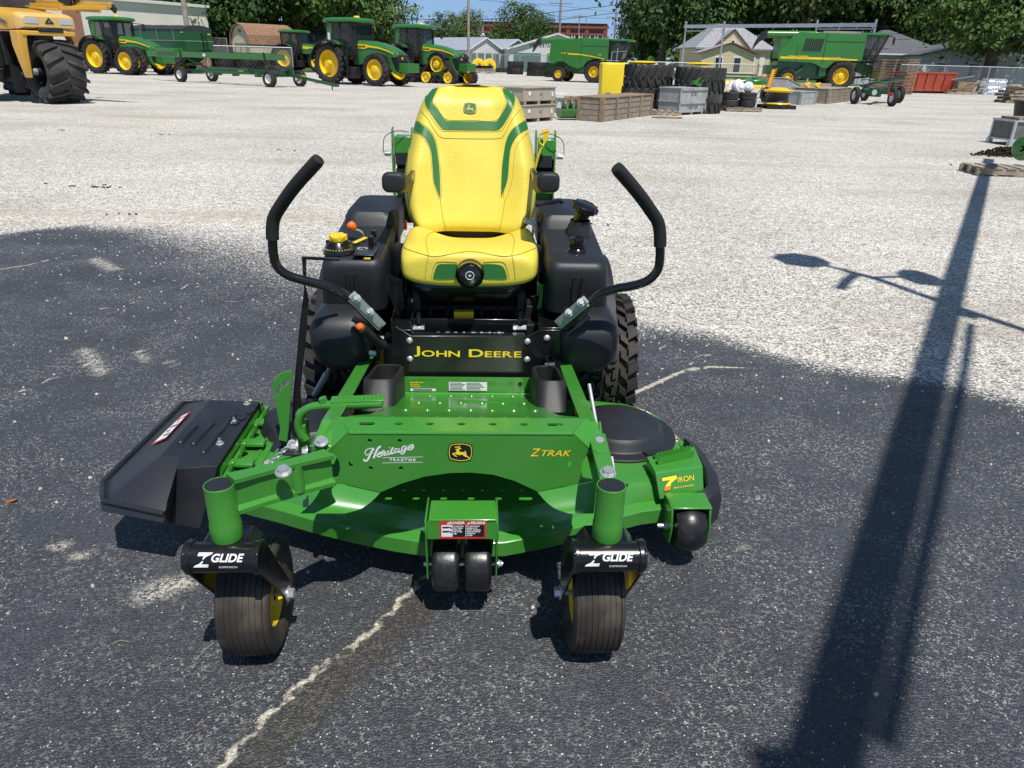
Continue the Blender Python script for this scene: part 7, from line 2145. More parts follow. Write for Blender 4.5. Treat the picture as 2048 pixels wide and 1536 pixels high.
def dl(b):
    rnd = random.Random(12)
    for px, py, n, s in ((170, 205 - 3, 5, 1.2), (355, 180, 7, 1.3), (200, 375, 12, .8), (150, 372, 4, 1), (560, 300, 3, 1), (250, 430, 4, .8), (330, 270, 5, 1), (120, 262, 6, 1), (1200, 450, 3, .7), (1900, 330, 5, .8), (1660, 240, 5, 1)):
        c = at(px, py)
        for i in range(n):
            b.box(c + V((rnd.gauss(0, .16) * s, rnd.gauss(0, .08) * s, .008)), (rnd.uniform(.015, .05), rnd.uniform(.008, .022), .010), (0, 0, rnd.uniform(0, 180)))
tag(part("dirt_clods", MULCH, None, dl, smooth=0), "small dark dirt clods scattered on the pale gravel", None, kind="stuff")


# ------------------------------------------------------------------ buildings
def wbox(b, x0, x1, y0, y1, z0, z1, mi=0): b.box(((x0 + x1) / 2, (y0 + y1) / 2, (z0 + z1) / 2), (x1 - x0, y1 - y0, z1 - z0), mi=mi)


# pale building with brick pilasters at the left
H = 5.3
pe = at(412, 14, H); ps = at(255, 1, H)
dv = V((pe.x - ps.x, pe.y - ps.y, 0)).normalized()
o0 = V((pe.x, pe.y, 0)) - dv * 34
sb = thing("stucco_building", "long cream stucco building with brown brick pilasters behind the tractors", "building", o0, atan2(dv.y, dv.x))
part("wall", CREAM, sb, lambda b: b.box((17, 4, H / 2), (34, 8, H)), smooth=0)
part("roof_cap", CAPW, sb, lambda b: (b.box((17, -.14, H + .02), (34.3, .34, .26)), b.box((34.1, 4, H + .02), (.34, 8.3, .26))), bevel=.02)
for px0, px1 in ((0, 58), (131, 163)):
    xs_ = []
    for px in (px0, px1):
        d = _fw * FPX + _rt * (px - 1024) - _up * (60 - 768)
        nn = V((-dv.y, dv.x, 0)); k = (o0 - V((0, 0, CAM_H))).dot(nn) / d.dot(nn)
        xs_.append((V((0, 0, CAM_H)) + d * k - o0).dot(dv))
    part("brick_pilaster", BRICK, sb, lambda b: b.box(((xs_[0] + xs_[1]) / 2, -.12, (H - .12) / 2), (xs_[1] - xs_[0], .3, H - .12)), smooth=0)
    xl = xs_[1]
part("brick_base", BRICK, sb, lambda b: b.box(((xl + 34) / 2, -.04, .85), (34 - xl, .1, 1.7)), smooth=0)
part("base_ledge", TRIMB, sb, lambda b: b.box(((xl + 34) / 2, -.07, 1.74), (34 - xl, .16, .10)), smooth=0)


def gable_house(name, label, cat, loc, rz, L, D, He, Hr, wall, roof, over=.3, group=None, doors=(), wins=(), trim=None):
    """gable end faces local -y; width L along x, depth D"""
    t = thing(name, label, cat, loc, rz, group)
    part("wall", wall, t, lambda b: b.add([(-L / 2, 0, 0), (L / 2, 0, 0), (L / 2, 0, He), (0, 0, Hr), (-L / 2, 0, He), (-L / 2, D, 0), (L / 2, D, 0), (L / 2, D, He), (0, D, Hr), (-L / 2, D, He)], [(0, 1, 2, 3, 4), (9, 8, 7, 6, 5), (1, 6, 7, 2), (0, 4, 9, 5)]), smooth=0)
    k = (Hr - He) / (L / 2)
    def rf(b):
        for s in (-1, 1):
            e = L / 2 + over
            p = [(0, -over, Hr + .03), (s * e, -over, He - over * k + .03), (s * e, D + over, He - over * k + .03), (0, D + over, Hr + .03)]
            q = [(x, y, z + .10) for x, y, z in p]
            f = [(0, 1, 2, 3), (7, 6, 5, 4), (0, 4, 5, 1), (1, 5, 6, 2), (2, 6, 7, 3), (3, 7, 4, 0)]
            b.add(p + q, f if s < 0 else [tuple(reversed(x)) for x in f])
    part("roof", roof, t, rf, smooth=0)
    if trim: part("rake_trim", trim, t, lambda b: [b.bar((0, -over - .02, Hr + .06), (s * (L / 2 + over), -over - .02, He - over * k + .06), .04, .16) for s in (-1, 1)], smooth=0)
    for x0, x1, z0, z1, m in doors: part("door", m, t, lambda b: wbox(b, x0, x1, -.04, .05, z0, z1), smooth=0)
    for x0, x1, z0, z1 in wins:
        f = part("window_frame", WTRIM, t, lambda b: (wbox(b, x0 - .07, x1 + .07, -.05, .02, z0 - .07, z0), wbox(b, x0 - .07, x1 + .07, -.05, .02, z1, z1 + .07), wbox(b, x0 - .07, x0, -.05, .02, z0, z1), wbox(b, x1, x1 + .07, -.05, .02, z0, z1), wbox(b, x0, x1, -.045, -.01, (z0 + z1) / 2 - .025, (z0 + z1) / 2 + .025)), smooth=0)
        part("pane", WIND, f, lambda b: wbox(b, x0, x1, -.025, -.012, z0, z1), smooth=0)
    return t


# storage garages
Lg = 5.9
rg_ = radians(38)
for px, py, Yd, lab in ((971, 138, 110, "pale storage garage with grey metal roof and four dark green panels"), (1033, 140, 116, "middle pale storage garage half behind the tyre stacks")):
    g = aty(px, py, Yd); g.z = 0
    gable_house("storage_garage", lab, "garage", g, rg_, Lg, 13, 2.3, 3.85, SIDEW, METR, .25, "pale storage garages behind the fence", doors=[(-2.6 + 1.3 * i, -2.6 + 1.3 * i + 1.0, .05, 2.0, DOORG) for i in range(4)], trim=WTRIM)
g = aty(1112, 146, 100); g.z = 0
sg = gable_house("storage_garage", "wide storage garage painted with a phone number in black digits", "garage", g, radians(4), 12.0, 14, 2.5, 4.3, SIDEW, METR, .3, "pale storage garages behind the fence", doors=[(-5.4, -2.0, .05, 2.1, DOORG), (-1.2, 2.2, .05, 2.1, DOORG), (2.9, 5.6, .05, 2.1, DOORG)], trim=WTRIM)
text("painted_lettering", "542-3375", .68, INK, sg, (-2.2, -.02, 3.0), bold=.006, sx=1.0, ext=.004)
# two-storey brick block far behind
b0, b1 = aty(920, 60, 172), aty(1211, 60, 168)
Lb = hypot(b1.x - b0.x, b1.y - b0.y); Hb = aty(1211, 50, 168).z
bb_ = thing("brick_building", "two storey dark red brick block with white window frames in the distance", "building", (b0.x, b0.y, 0), atan2(b1.y - b0.y, b1.x - b0.x))
part("wall", BRICKR, bb_, lambda b: b.box((Lb / 2, 9, Hb / 2), (Lb, 18, Hb)), smooth=0)
part("cornice", BRICKR, bb_, lambda b: (b.box((Lb / 2, -.15, Hb - .5), (Lb + .3, .4, .5)), b.box((Lb / 2, -.1, Hb - 1.7), (Lb + .2, .3, .25)), [b.box((Lb * i / 8, -.1, Hb / 2), (.8, .25, Hb)) for i in range(9)]), smooth=0)
part("roof_edge", MB_, bb_, lambda b: b.box((Lb / 2, 9, Hb + .1), (Lb + .6, 18.6, .25)), smooth=0)
for i in range(19):
    x = 1.0 + (Lb - 2) * i / 18
    f = part("window_frame", WTRIM, bb_, lambda b: (wbox(b, x - .65, x + .65, -.08, .05, 4.2, 6.35), wbox(b, x - .75, x + .75, -.12, .05, 4.05, 4.22)), smooth=0)
    part("pane", WIND, f, lambda b: wbox(b, x - .40, x + .40, -.10, -.085, 4.3, 6.15), smooth=0)
for i in range(6):
    y = 1.5 + 2.9 * i
    f = part("window_frame", WTRIM, bb_, lambda b: wbox(b, Lb - .05, Lb + .08, y - .65, y + .65, 4.2, 6.35), smooth=0)
    part("pane", WIND, f, lambda b: wbox(b, Lb + .085, Lb + .1, y - .40, y + .40, 4.3, 6.15), smooth=0)

# yellow house
yh = aty(1457, 158, 76); yh.z = 0
yt = thing("yellow_house", "small yellow sided house with grey shingle roof behind the older combine", "house", yh, radians(3))
def hip(b, x0, x1, y0, y1, z0, z1, rx0, rx1, ry0, ry1, over=.35):
    x0 -= over; x1 += over; y0 -= over; y1 += over
    b.add([(x0, y0, z0), (x1, y0, z0), (x1, y1, z0), (x0, y1, z0), (rx0, ry0, z1), (rx1, ry0, z1), (rx1, ry1, z1), (rx0, ry1, z1), (x0, y0, z0 - .12), (x1, y0, z0 - .12), (x1, y1, z0 - .12), (x0, y1, z0 - .12)], [(0, 1, 5, 4), (1, 2, 6, 5), (2, 3, 7, 6), (3, 0, 4, 7), (4, 5, 6, 7), (8, 9, 1, 0), (9, 10, 2, 1), (10, 11, 3, 2), (11, 8, 0, 3), (11, 10, 9, 8)])
part("wall", SIDEY, yt, lambda b: b.box((.4, 4, 1.4), (7.0, 7, 2.8)), smooth=0)
part("roof", SHINGL, yt, lambda b: hip(b, -3.1, 3.9, .5, 7.5, 2.85, 5.0, -.7, 1.3, 3.2, 5.0), smooth=0)
w_ = part("front_wing", SIDEY, yt, lambda b: b.add([(-3.4, -2, 0), (1.5, -2, 0), (1.5, -2, 2.35), (-.8, -2, 3.15), (-3.4, -2, 2.35), (-3.4, .6, 0), (1.5, .6, 0), (1.5, .6, 2.35), (-.8, .6, 3.15), (-3.4, .6, 2.35)], [(0, 1, 2, 3, 4), (1, 6, 7, 2), (0, 4, 9, 5)]), smooth=0)
part("wing_roof", SHINGL, yt, lambda b: [b.add([(-.8, -2.25, 3.2), (-.8, 1.2, 3.2), (s_x, 1.2, 2.3), (s_x, -2.25, 2.3), (-.8, -2.25, 3.30), (-.8, 1.2, 3.30), (s_x, 1.2, 2.40), (s_x, -2.25, 2.40)], [(0, 1, 2, 3), (7, 6, 5, 4), (0, 3, 7, 4), (3, 2, 6, 7), (1, 5, 6, 2)]) for s_x in (-3.7, 1.8)], smooth=0)
dg = part("dormer_gable", SIDEY, yt, lambda b: b.add([(-1.8, .15, 2.8), (1.6, .15, 2.8), (.0, .15, 4.35), (0, 3, 4.35), (-1.8, 3, 2.8), (1.6, 3, 2.8)], [(0, 1, 2), (0, 2, 3, 4), (1, 5, 3, 2)]), smooth=0)
part("gable_trim", mat("brown_red_trim", (.12, .05, .04), .6), yt, lambda b: (b.bar((0, .06, 4.42), (-2.0, .06, 2.72), .06, .16), b.bar((0, .06, 4.42), (1.8, .06, 2.72), .06, .16), b.bar((-.8, -2.28, 3.26), (-3.8, -2.28, 2.3), .05, .12), b.bar((-.8, -2.28, 3.26), (1.9, -2.28, 2.3), .05, .12)), smooth=0)
part("dormer_roof", SHINGL, yt, lambda b: [b.add([(0, .05, 4.44), (0, 3.4, 4.44), (sx_, 3.4, 2.74), (sx_, .05, 2.74)], [(0, 1, 2, 3) if sx_ < 0 else (3, 2, 1, 0)]) for sx_ in (-2.05, 1.85)], smooth=0)
for x0, x1, z0, z1, y in ((-2.1, -1.5, .75, 2.0, -2.0), (-.35, .25, .75, 2.0, -2.0), (-.12, .12, 3.2, 3.5, .15)):
    f = part("window_frame", WTRIM, yt, lambda b: (wbox(b, x0 - .08, x1 + .08, y - .05, y + .01, z0 - .08, z1 + .08),), smooth=0)
    part("pane", WIND, f, lambda b: wbox(b, x0, x1, y - .07, y - .052, z0, z1), smooth=0)
part("door", WTRIM, yt, lambda b: (wbox(b, 2.0, 2.5, .44, .5, .5, 2.2), wbox(b, 2.9, 3.4, .44, .5, .5, 2.2)), smooth=0)
part("porch", WOODB, yt, lambda b: (wbox(b, 1.7, 3.8, -1.2, .5, 0, .45), [b.box((x, -1.1, .9), (.06, .06, 1.0)) for x in (1.8, 2.3, 2.8, 3.3, 3.7)], b.box((2.75, -1.1, 1.35), (2.0, .05, .05))), smooth=0)
# pale blue house
bh = aty(1800, 150, 76); bh.z = 0
bt = thing("blue_house", "pale blue house with dark grey hip roof behind the pallet stacks", "house", bh, radians(-4))
part("wall", SIDEB, bt, lambda b: b.box((0, 3.5, 1.35), (8.2, 7, 2.7)), smooth=0)
part("roof", SHINGG, bt, lambda b: hip(b, -4.1, 4.1, 0, 7, 2.75, 4.85, -1.2, -.6, 3.2, 3.8, .5), smooth=0)
part("gutter", WTRIM, bt, lambda b: b.box((0, -.52, 2.68), (9.3, .08, .14)), smooth=0)
for x0, x1 in ((-1.6, -.75), (-.55, .3), (.55, 1.4)):
    f = part("window_frame", WTRIM, bt, lambda b: wbox(b, x0 - .1, x1 + .1, -.05, .02, .75, 2.2), smooth=0)
    part("pane", WIND, f, lambda b: wbox(b, x0, x1, -.07, -.052, .85, 2.1), smooth=0)
part("shutter", mat("blue_grey_shutter", (.12, .15, .17), .6), bt, lambda b: (wbox(b, -2.1, -1.7, -.05, .02, .75, 2.2), wbox(b, 1.55, 1.95, -.05, .02, .75, 2.2)), smooth=0)
part("porch_post", WTRIM, bt, lambda b: [b.box((x, -.3, 1.3), (.12, .12, 2.6)) for x in (2.9, 3.9)], smooth=0)
part("porch_door", WTRIM, bt, lambda b: wbox(b, 3.0, 3.8, -.05, .02, .2, 2.2), smooth=0)
wh_ = aty(1990, 165, 72); wh_.z = 0
gable_house("white_house", "low white sided house behind the big maple and chain link fence", "house", wh_, radians(-3), 14, 7, 2.6, 4.2, SIDEW, SHINGG, .4, wins=[(-5.6, -4.8, .8, 2.0), (-2.6, -1.8, .8, 2.0)], doors=[(1.6, 4.4, .05, 2.2, WTRIM)])
# barn shed and dark shed
sh = aty(502, 140, 69); sh.z = 0
st = thing("barn_shed", "beige barn shaped garden shed with brown shingle roof", "shed", sh + V((-.6, 0, 0)), radians(-38))
G_ = [(-1.35, 2.0), (-1.2, 2.75), (-.75, 3.35), (0, 3.65), (.75, 3.35), (1.2, 2.75), (1.35, 2.0)]
part("wall", SHEDW, st, lambda b: b.add([(p[0], 0, p[1]) for p in G_] + [(1.25, 0, 0), (-1.25, 0, 0)] + [(p[0], 4.6, p[1]) for p in G_] + [(1.25, 4.6, 0), (-1.25, 4.6, 0)], [tuple(reversed(range(9))), tuple(range(9, 18)), (7, 6, 15, 16), (8, 17, 9, 0)]), smooth=0)
part("roof", SHINGB, st, lambda b: b.loft([[(p[0] * 1.08, y, p[1] + .05) for p in G_] + [(p[0] * 1.02, y, p[1] - .03) for p in reversed(G_)] for y in (-.2, 4.8)]), smooth=0)
part("door", SHEDW, st, lambda b: (wbox(b, -.8, -.03, -.05, 0, .1, 1.95), wbox(b, .03, .8, -.05, 0, .1, 1.95)), smooth=0)
part("door_trim", TRIMB, st, lambda b: (wbox(b, -.9, .9, -.09, -.05, 1.95, 2.1), wbox(b, -.9, -.78, -.09, -.05, .05, 1.95), wbox(b, .78, .9, -.09, -.05, .05, 1.95), wbox(b, -.06, .06, -.09, -.05, .05, 1.95), wbox(b, -.2, .2, -.05, -.01, 2.95, 3.2)), smooth=0)
ds = aty(468, 135, 84); ds.z = 0
gable_house("dark_shed", "dark navy shed with pale roof edge beside the barn shaped shed", "shed", ds, radians(8), 3.6, 4, 2.3, 3.9, NAVY, SHINGG, .2, trim=GALV)
gr = aty(668, 120, 95); gr.z = 0
gable_house("grey_roof_house", "grey roofed house mostly hidden behind the tractors", "house", gr, radians(80), 7, 12, 2.6, 4.6, SIDEW, SHINGL, .3)

# ------------------------------------------------------------------ steel gantry frame
gz = 4.35
ga, gb2 = at(1372, 53, gz), at(1751, 50, gz)
dv2 = gb2 - ga; Lf_ = dv2.length
gf = thing("steel_gantry", "white galvanised pipe gantry standing over the fence before the yellow house", "gantry", (ga.x, ga.y, 0), atan2(dv2.y, dv2.x))
for px in (1372, 1459, 1647, 1751):
    k = Lf_ * (px - 1372) / (1751 - 1372)
    part("post", GALV, gf, lambda b: b.cyl((k, 0, 0), (k, 0, gz + .38), .075, n=12))
part("beam", GALV, gf, lambda b: (b.bar((-.1, -.1, gz), (Lf_ + .1, -.1, gz), .12, .26), b.bar((0, .1, gz - .35), (Lf_ * .23, .1, gz - .35), .06, .06), b.bar((Lf_ * .72, .1, gz - .25), (Lf_, .1, gz - .25), .06, .06)), smooth=0)

# ------------------------------------------------------------------ fences
LINK = mat("chain_link_wire", (.42, .43, .44), .5, metal=.4)
LINK.node_tree.nodes["Principled BSDF"].inputs['Alpha'].default_value = .16


def chain_fence(label, pts, h, step=3.0, solid=None):
    t = thing("chain_link_fence", label, "fence", (pts[0].x, pts[0].y, 0), 0, "galvanised chain link fences")
    o = V((pts[0].x, pts[0].y, 0))
    for a, c in zip(pts, pts[1:]):
        a, c = V((a.x, a.y, 0)) - o, V((c.x, c.y, 0)) - o
        n = max(1, int((c - a).length / step))
        for i in range(n + 1):
            p = a.lerp(c, i / n)
            reuse(("post", round(h, 2)), "post", GALV, t, lambda b: b.cyl((0, 0, 0), (0, 0, h + .05), .035, n=8), p)
        part("top_rail", GALV, t, lambda b: b.cyl(a + V((0, 0, h)), c + V((0, 0, h)), .03, n=8))
        part("link_mesh", solid or LINK, t, lambda b: b.add([a + V((0, 0, .03)), c + V((0, 0, .03)), c + V((0, 0, h)), a + V((0, 0, h))], [(0, 1, 2, 3)]), smooth=0)


Q = lambda px, Yd: V((aty(px, 120, Yd).x, Yd, 0))
chain_fence("chain link fence along the far edge behind the dumpster and foil bale", [Q(1805, 57.5), Q(2075, 57)], 1.75)
chain_fence("chain link fence between the tyre stacks and the storage garages", [Q(850, 97), Q(1145, 88)], 1.85, 3.2)
chain_fence("chain link fence before the yellow house", [Q(1255, 66), Q(1345, 66), Q(1520, 66)], 1.5)
chain_fence("chain link fence before the barn shaped shed", [Q(415, 64), Q(585, 66)], 1.85)
chain_fence("dark screened fence panel beside the grain cart and sheds", [Q(418, 80), Q(458, 79)], 2.6, 3, mat("dark_fence_screen", (.075, .065, .06), .8))

# grass beyond the lot
LAWN = mat("mown_lawn", (.060, .115, .028), .9, var=.35, vscale=1.2, bump=.5, bscale=14)
lb = B()
lb.add([(-4, 98, .006), (14, 90, .006), (14.5, 68, .006), (30, 67.5, .006), (30, 58.2, .006), (60, 57.5, .006), (120, 160, .006), (-4, 160, .006)], [(0, 1, 2, 3, 4, 5, 6, 7)])
lb.add([(-70, 66, .006), (-22, 64.6, .006), (-12, 67, .006), (-12, 130, .006), (-90, 130, .006)], [(0, 1, 2, 3, 4)])
struct(lb.build("lawn_ground", LAWN, smooth=0))


# ------------------------------------------------------------------ utility poles and wires
def pole(label, px, py0, Yd, ztop, r, arms=(), lean=0.0, extra=None):
    g = aty(px, py0, Yd); g.z = 0
    t = thing("utility_pole", label, "pole", g, 0, "wooden utility poles")
    part("pole", POLEW, t, lambda b: b.cyl((0, 0, 0), (lean * ztop, 0, ztop), r, r * .72, 14), smooth=50)
    for z, w in arms:
        ar = part("crossarm", POLEW, t, lambda b: b.box((lean * z, -.12, z), (w, .10, .13)))
        part("insulator", GALV, ar, lambda b: [b.cyl((lean * z + w * k, -.12, z + .06), (lean * z + w * k, -.12, z + .28), .05, .03, 8) for k in (-.47, -.2, .2, .47)])
    if extra: extra(t)
    return t


def transformers(t):
    for x in (-.4, .4): part("transformer", GALV, t, lambda b: b.cyl((x, -.2, 5.7), (x, -.2, 6.6), .24, n=14), smooth=50)
    part("street_lamp", WHITE, t, lambda b: b.lathe([(.0, .25), (.12, .2), (.2, 0), (.12, -.08), (0, -.1)], (.55, -.3, 5.3), (0, 0, 1), 14), smooth=50)


pole("tall plain utility pole rising before the first storage garage", 937, 137, 95, 16, .17)
pole("thick leaning wooden pole behind the grain cart", 385, 130, 62, 13, .22, lean=-.0)
pole("thin wooden pole behind the large sticker tractor", 681, 100, 95, 7.4, .12)
pole("double crossarm power pole behind the newer combine", 1117, 110, 130, 20, .2, ((9.5, 3.6), (12.5, 4.2)))
pole("leaning wooden pole at the corner of the brick block", 1234, 110, 110, 17, .18, lean=.045)
pole("slim double crossarm pole beside the leaning pole", 1226, 110, 150, 13.6, .16, ((11.8, 2.4), (8.7, 3.2)))
pole("short far crossarm pole before the brick block", 1155, 110, 160, 9.6, .14, ((9.2, 2.6),))
pole("transformer pole before the brick block near the plain pole", 960, 110, 150, 9.6, .15, (), extra=transformers)


def wire(label, pts, r=.028, sag=.0):
    b = B()
    P = []
    for (x0, y0, d0), (x1, y1, d1) in zip(pts, pts[1:]):
        a, c = aty(x0, y0, d0), aty(x1, y1, d1)
        for i in range(10):
            t = i / 10; P.append(a.lerp(c, t) - V((0, 0, sag * 4 * t * (1 - t))))
    P.append(aty(*pts[-1][:2], pts[-1][2]))
    b.tube(P, r, 5)
    tag(b.build("power_line", WIRE), label, "cable", "overhead power lines")


wire("upper thick cable from the sheds to the leaning pole", [(560, 44, 95), (660, 30, 95), (760, 36, 95), (935, 41, 95), (1000, 37, 98), (1240, 9, 110)], .035, .0)
wire("lower thick cable from the sheds to the leaning pole", [(430, 42, 95), (600, 48, 95), (935, 52, 95), (1095, 42, 100), (1240, 25, 110)], .032, .0)
wire("upper cable running from the leaning pole into the trees", [(1240, 9, 110), (1300, 18, 100), (1420, 28, 95)], .03)
wire("lower cable running from the leaning pole into the trees", [(1240, 25, 110), (1285, 30, 104), (1420, 38, 95)], .035)
wire("thin high line over the brick block near the plain pole", [(960, 0, 140), (1120, 12, 130), (1228, 24, 150)], .022)
wire("thin low line over the brick block near the crossarm poles", [(1000, 4, 140), (1117, 33, 130), (1228, 38, 150)], .022)
wire("upper cable across the trees behind the blue house", [(1752, 53, 75), (1900, 57, 66), (2060, 54, 62)], .022)
wire("middle cable across the trees behind the blue house", [(1760, 68, 75), (1900, 67, 66), (2060, 63, 62)], .022)
wire("lower cable across the trees above the dumpster", [(1790, 80, 75), (1900, 72, 68), (2060, 70, 64)], .018)


# ------------------------------------------------------------------ trees
LEAF = []
for i, c in enumerate(((.068, .125, .024), (.100, .150, .034), (.045, .092, .024), (.120, .160, .055))):
    m = mat("leaf_green_%s" % "abcd"[i], c, .62, var=.45, vscale=.9, spec=.25)
    LEAF.append(m)
BARK = mat("grey_brown_bark", (.10, .08, .06), .9, var=.3, vscale=5, bump=.6, bscale=10)


def crown_mesh(b, seed, blobs, n, s):
    rnd = random.Random(seed)
    tot = sum(r[3] ** 2 for r in blobs)
    for cx, cy, cz, r, sq in blobs:
        # clumps on the blob, leaves in each clump
        k = int(n * r * r / tot)
        clumps = max(8, k // 30)
        for q in range(clumps):
            u, v = rnd.uniform(-1, 1), rnd.uniform(0, 2 * pi)
            w = sqrt(1 - u * u); rr = r * rnd.uniform(.60, 1.10)
            c = V((cx + rr * w * cos(v), cy + rr * w * sin(v), cz + rr * u * sq))
            cs = r * rnd.uniform(.13, .30)
            mi = 0 if rnd.random() < .7 else 1
            for j in range(k // clumps):
                p = c + V((rnd.gauss(0, 1), rnd.gauss(0, 1), rnd.gauss(0, .6))) * cs
                nrm = (V((rnd.gauss(0, .55), rnd.gauss(0, .55), rnd.gauss(.5, .5))) + (p - V((cx, cy, cz))) / r * .7).normalized()
                t1 = nrm.cross(V((rnd.uniform(-1, 1), rnd.uniform(-1, 1), rnd.uniform(-.3, .3)))).normalized(); t2 = nrm.cross(t1)
                L = s * rnd.uniform(.6, 1.35); wd3 = L * rnd.uniform(.45, .7)
                b.add([p - t1 * L * .5, p + t2 * wd3 * .5 + nrm * L * .06, p + t1 * L * .5, p - t2 * wd3 * .5 + nrm * L * .06], [(0, 1, 2, 3)], mi)


def trunk_mesh(b, h, r, limbs, seed):
    rnd = random.Random(seed)
    b.tube(smooth_path([(0, 0, 0), (.05, 0, h * .3), (-.05, .05, h * .6), (0, 0, h)], 4), [r * (1 - .6 * i / 12) for i in range(13)], 9)
    for i in range(limbs):
        a = rnd.uniform(0, 6.28); z = h * rnd.uniform(.35, .85); L = h * rnd.uniform(.35, .6)
        p = V((0, 0, z)); e = p + V((cos(a) * L, sin(a) * L, L * rnd.uniform(.5, .9)))
        b.tube([p, p.lerp(e, .5) + V((0, 0, .15)), e], [r * .4, r * .28, r * .10], 6)


TREES = {}


def proto(kind, seed, mats, blobs, n, s, h, r, limbs=6):
    TREES[kind] = (("crown_" + kind, lambda b: crown_mesh(b, seed, blobs, n, s), mats), ("trunk_" + kind, lambda b: trunk_mesh(b, h, r, limbs, seed)))


# unit crowns roughly 10 m tall
proto("round", 1, [LEAF[0], LEAF[1]], [(0, 0, 6.2, 3.4, .85), (2.0, .4, 5.0, 2.2, .8), (-2.1, -.3, 5.2, 2.2, .8), (.4, -1.6, 7.6, 2.0, .8), (-.8, 1.4, 7.8, 1.9, .9), (.8, -1.8, 4.0, 1.8, .7)], 6500, .34, 6.5, .26)
proto("dense", 2, [LEAF[2], LEAF[0]], [(0, 0, 6.0, 3.8, .95), (1.8, -1.2, 4.2, 2.6, .8), (-2.2, -.8, 4.0, 2.6, .8), (1.5, .5, 8.0, 2.2, .8), (-1.6, .2, 7.6, 2.3, .9), (0, -2.2, 2.8, 1.8, .7)], 8500, .32, 6.0, .30)
proto("tall", 3, [LEAF[0], LEAF[2]], [(0, 0, 5.0, 2.4, 1.1), (.8, .2, 7.2, 1.9, 1.1), (-.9, -.4, 6.6, 1.8, 1.0), (.1, -.2, 8.8, 1.2, 1.2), (-1.0, .3, 3.8, 1.8, .8), (1.3, -.6, 4.0, 1.7, .8)], 5500, .33, 6.5, .22)
proto("silver", 4, [LEAF[3], LEAF[1]], [(0, 0, 6.3, 3.3, .95), (2.2, -.4, 5.6, 2.1, .9), (-1.9, -.6, 6.0, 2.2, .9), (.3, -1.5, 8.0, 1.9, .9), (1.2, -1.2, 3.8, 1.8, .7)], 6500, .30, 6.0, .26)
proto("maple", 5, [LEAF[0], LEAF[1]], [(0, 0, 5.6, 3.8, .85), (2.7, -.6, 4.6, 2.4, .8), (-2.8, -.7, 4.4, 2.5, .8), (.6, -2.2, 6.6, 2.3, .8), (-1.2, -1.6, 7.6, 2.1, .8), (1.5, .8, 7.8, 2.2, .8), (-3.6, -.8, 3.2, 1.5, .6), (3.4, -.9, 3.0, 1.6, .6), (0, -2.6, 3.6, 1.8, .7)], 11000, .30, 5.0, .42, 8)


def tree(kind, label, px, Yd, h, group, wide=1.0, rz=0.0):
    g = aty(px, 110, Yd); g.z = 0
    t = thing("tree", label, "tree", g, rz, group)
    (ck, cf, cm), (tk_, tf) = TREES[kind]
    reuse(ck, "crown", cm, t, cf, smooth=0)
    reuse(tk_, "trunk", BARK, t, tf, smooth=50)
    t.scale = (h / 10 * wide, h / 10 * wide, h / 10)
    return t


GL, GR, GM = "tall trees behind the sheds", "tall trees behind the houses", "smaller trees before the brick block"
for i, (k, px, Yd, h, w, lab) in enumerate((
    ("dense", 425, 84, 15, 1.0, "dark dense tree at the end of the cream building"), ("tall", 455, 100, 19, 1.25, "slender dark tree above the dark shed"),
    ("round", 490, 96, 18, 1.0, "broad tree standing over the dark shed and barn shed"), ("dense", 545, 92, 19, 1.0, "dense tall tree right behind the barn shaped shed"),
    ("round", 600, 90, 18, 1.05, "leafy tree above the older tractor"), ("dense", 640, 98, 20, 1.0, "dark tree behind the thin wooden pole"),
    ("round", 665, 86, 15, .95, "bright leaved tree behind the sticker tractor cab"), ("maple", 715, 92, 12.5, 1.0, "round topped tree sloping down towards the tracked tractor"),
    ("round", 775, 100, 7.0, 1.15, "low bushy tree between the two big tractors"), ("dense", 395, 100, 13, 1.0, "dark tree peeping over the roof of the cream building"))):
    tree(k, lab, px, Yd, h, GL, w, i * 1.3)
for i, (k, px, Yd, h, w, lab) in enumerate((
    ("tall", 822, 150, 7.6, 1.1, "small tree above the tracked tractor roof"), ("tall", 880, 140, 9.6, 1.25, "pale green tree beside the plain utility pole"), ("round", 928, 150, 11.5, 1.05, "round tree behind the plain utility pole"),
    ("tall", 992, 145, 8.2, 1.0, "slim tree before the left end of the brick block"), ("round", 1040, 132, 12.0, 1.05, "twin topped tree standing before the middle of the brick block"), ("dense", 1076, 128, 9.5, .9, "darker tree leaning against the twin topped tree"),
    ("dense", 1010, 160, 6.8, 1.2, "low bush between the slim tree and the twin topped tree"))):
    tree(k, lab, px, Yd, h * .86, GM, w, i * 2.1)
for i, (k, px, Yd, h, w, lab) in enumerate((
    ("dense", 1283, 98, 10.5, .75, "tree at the near end of the row beside the leaning pole"), ("dense", 1325, 92, 17, .95, "dense tree above the left post of the gantry"), ("maple", 1395, 96, 19, 1.0, "broad tree left of the yellow house roof"),
    ("dense", 1462, 102, 21, 1.0, "dark tree directly behind the yellow house roof"), ("round", 1530, 96, 19, 1.0, "leafy tree above the spout of the older combine"), ("silver", 1605, 90, 18, 1.15, "pale silvery tree above the older combine"),
    ("dense", 1675, 100, 20, 1.0, "dense tree behind the cab of the older combine"), ("round", 1745, 94, 19, 1.0, "tall leafy tree behind the gantry end post"), ("dense", 1812, 98, 19, .95, "dark tree behind the peak of the blue house"),
    ("dense", 1865, 92, 17, .9, "shaded tree between the blue house and the big maple"), ("dense", 1900, 84, 12, .8, "shaded lower tree at the corner of the blue house"))):
    tree(k, lab, px, Yd, h, GR, w, i * 1.7 + .5)
tree("maple", "big spreading maple with low branches behind the foil bale", 1985, 65, 12.5, GR, 1.12, .4)
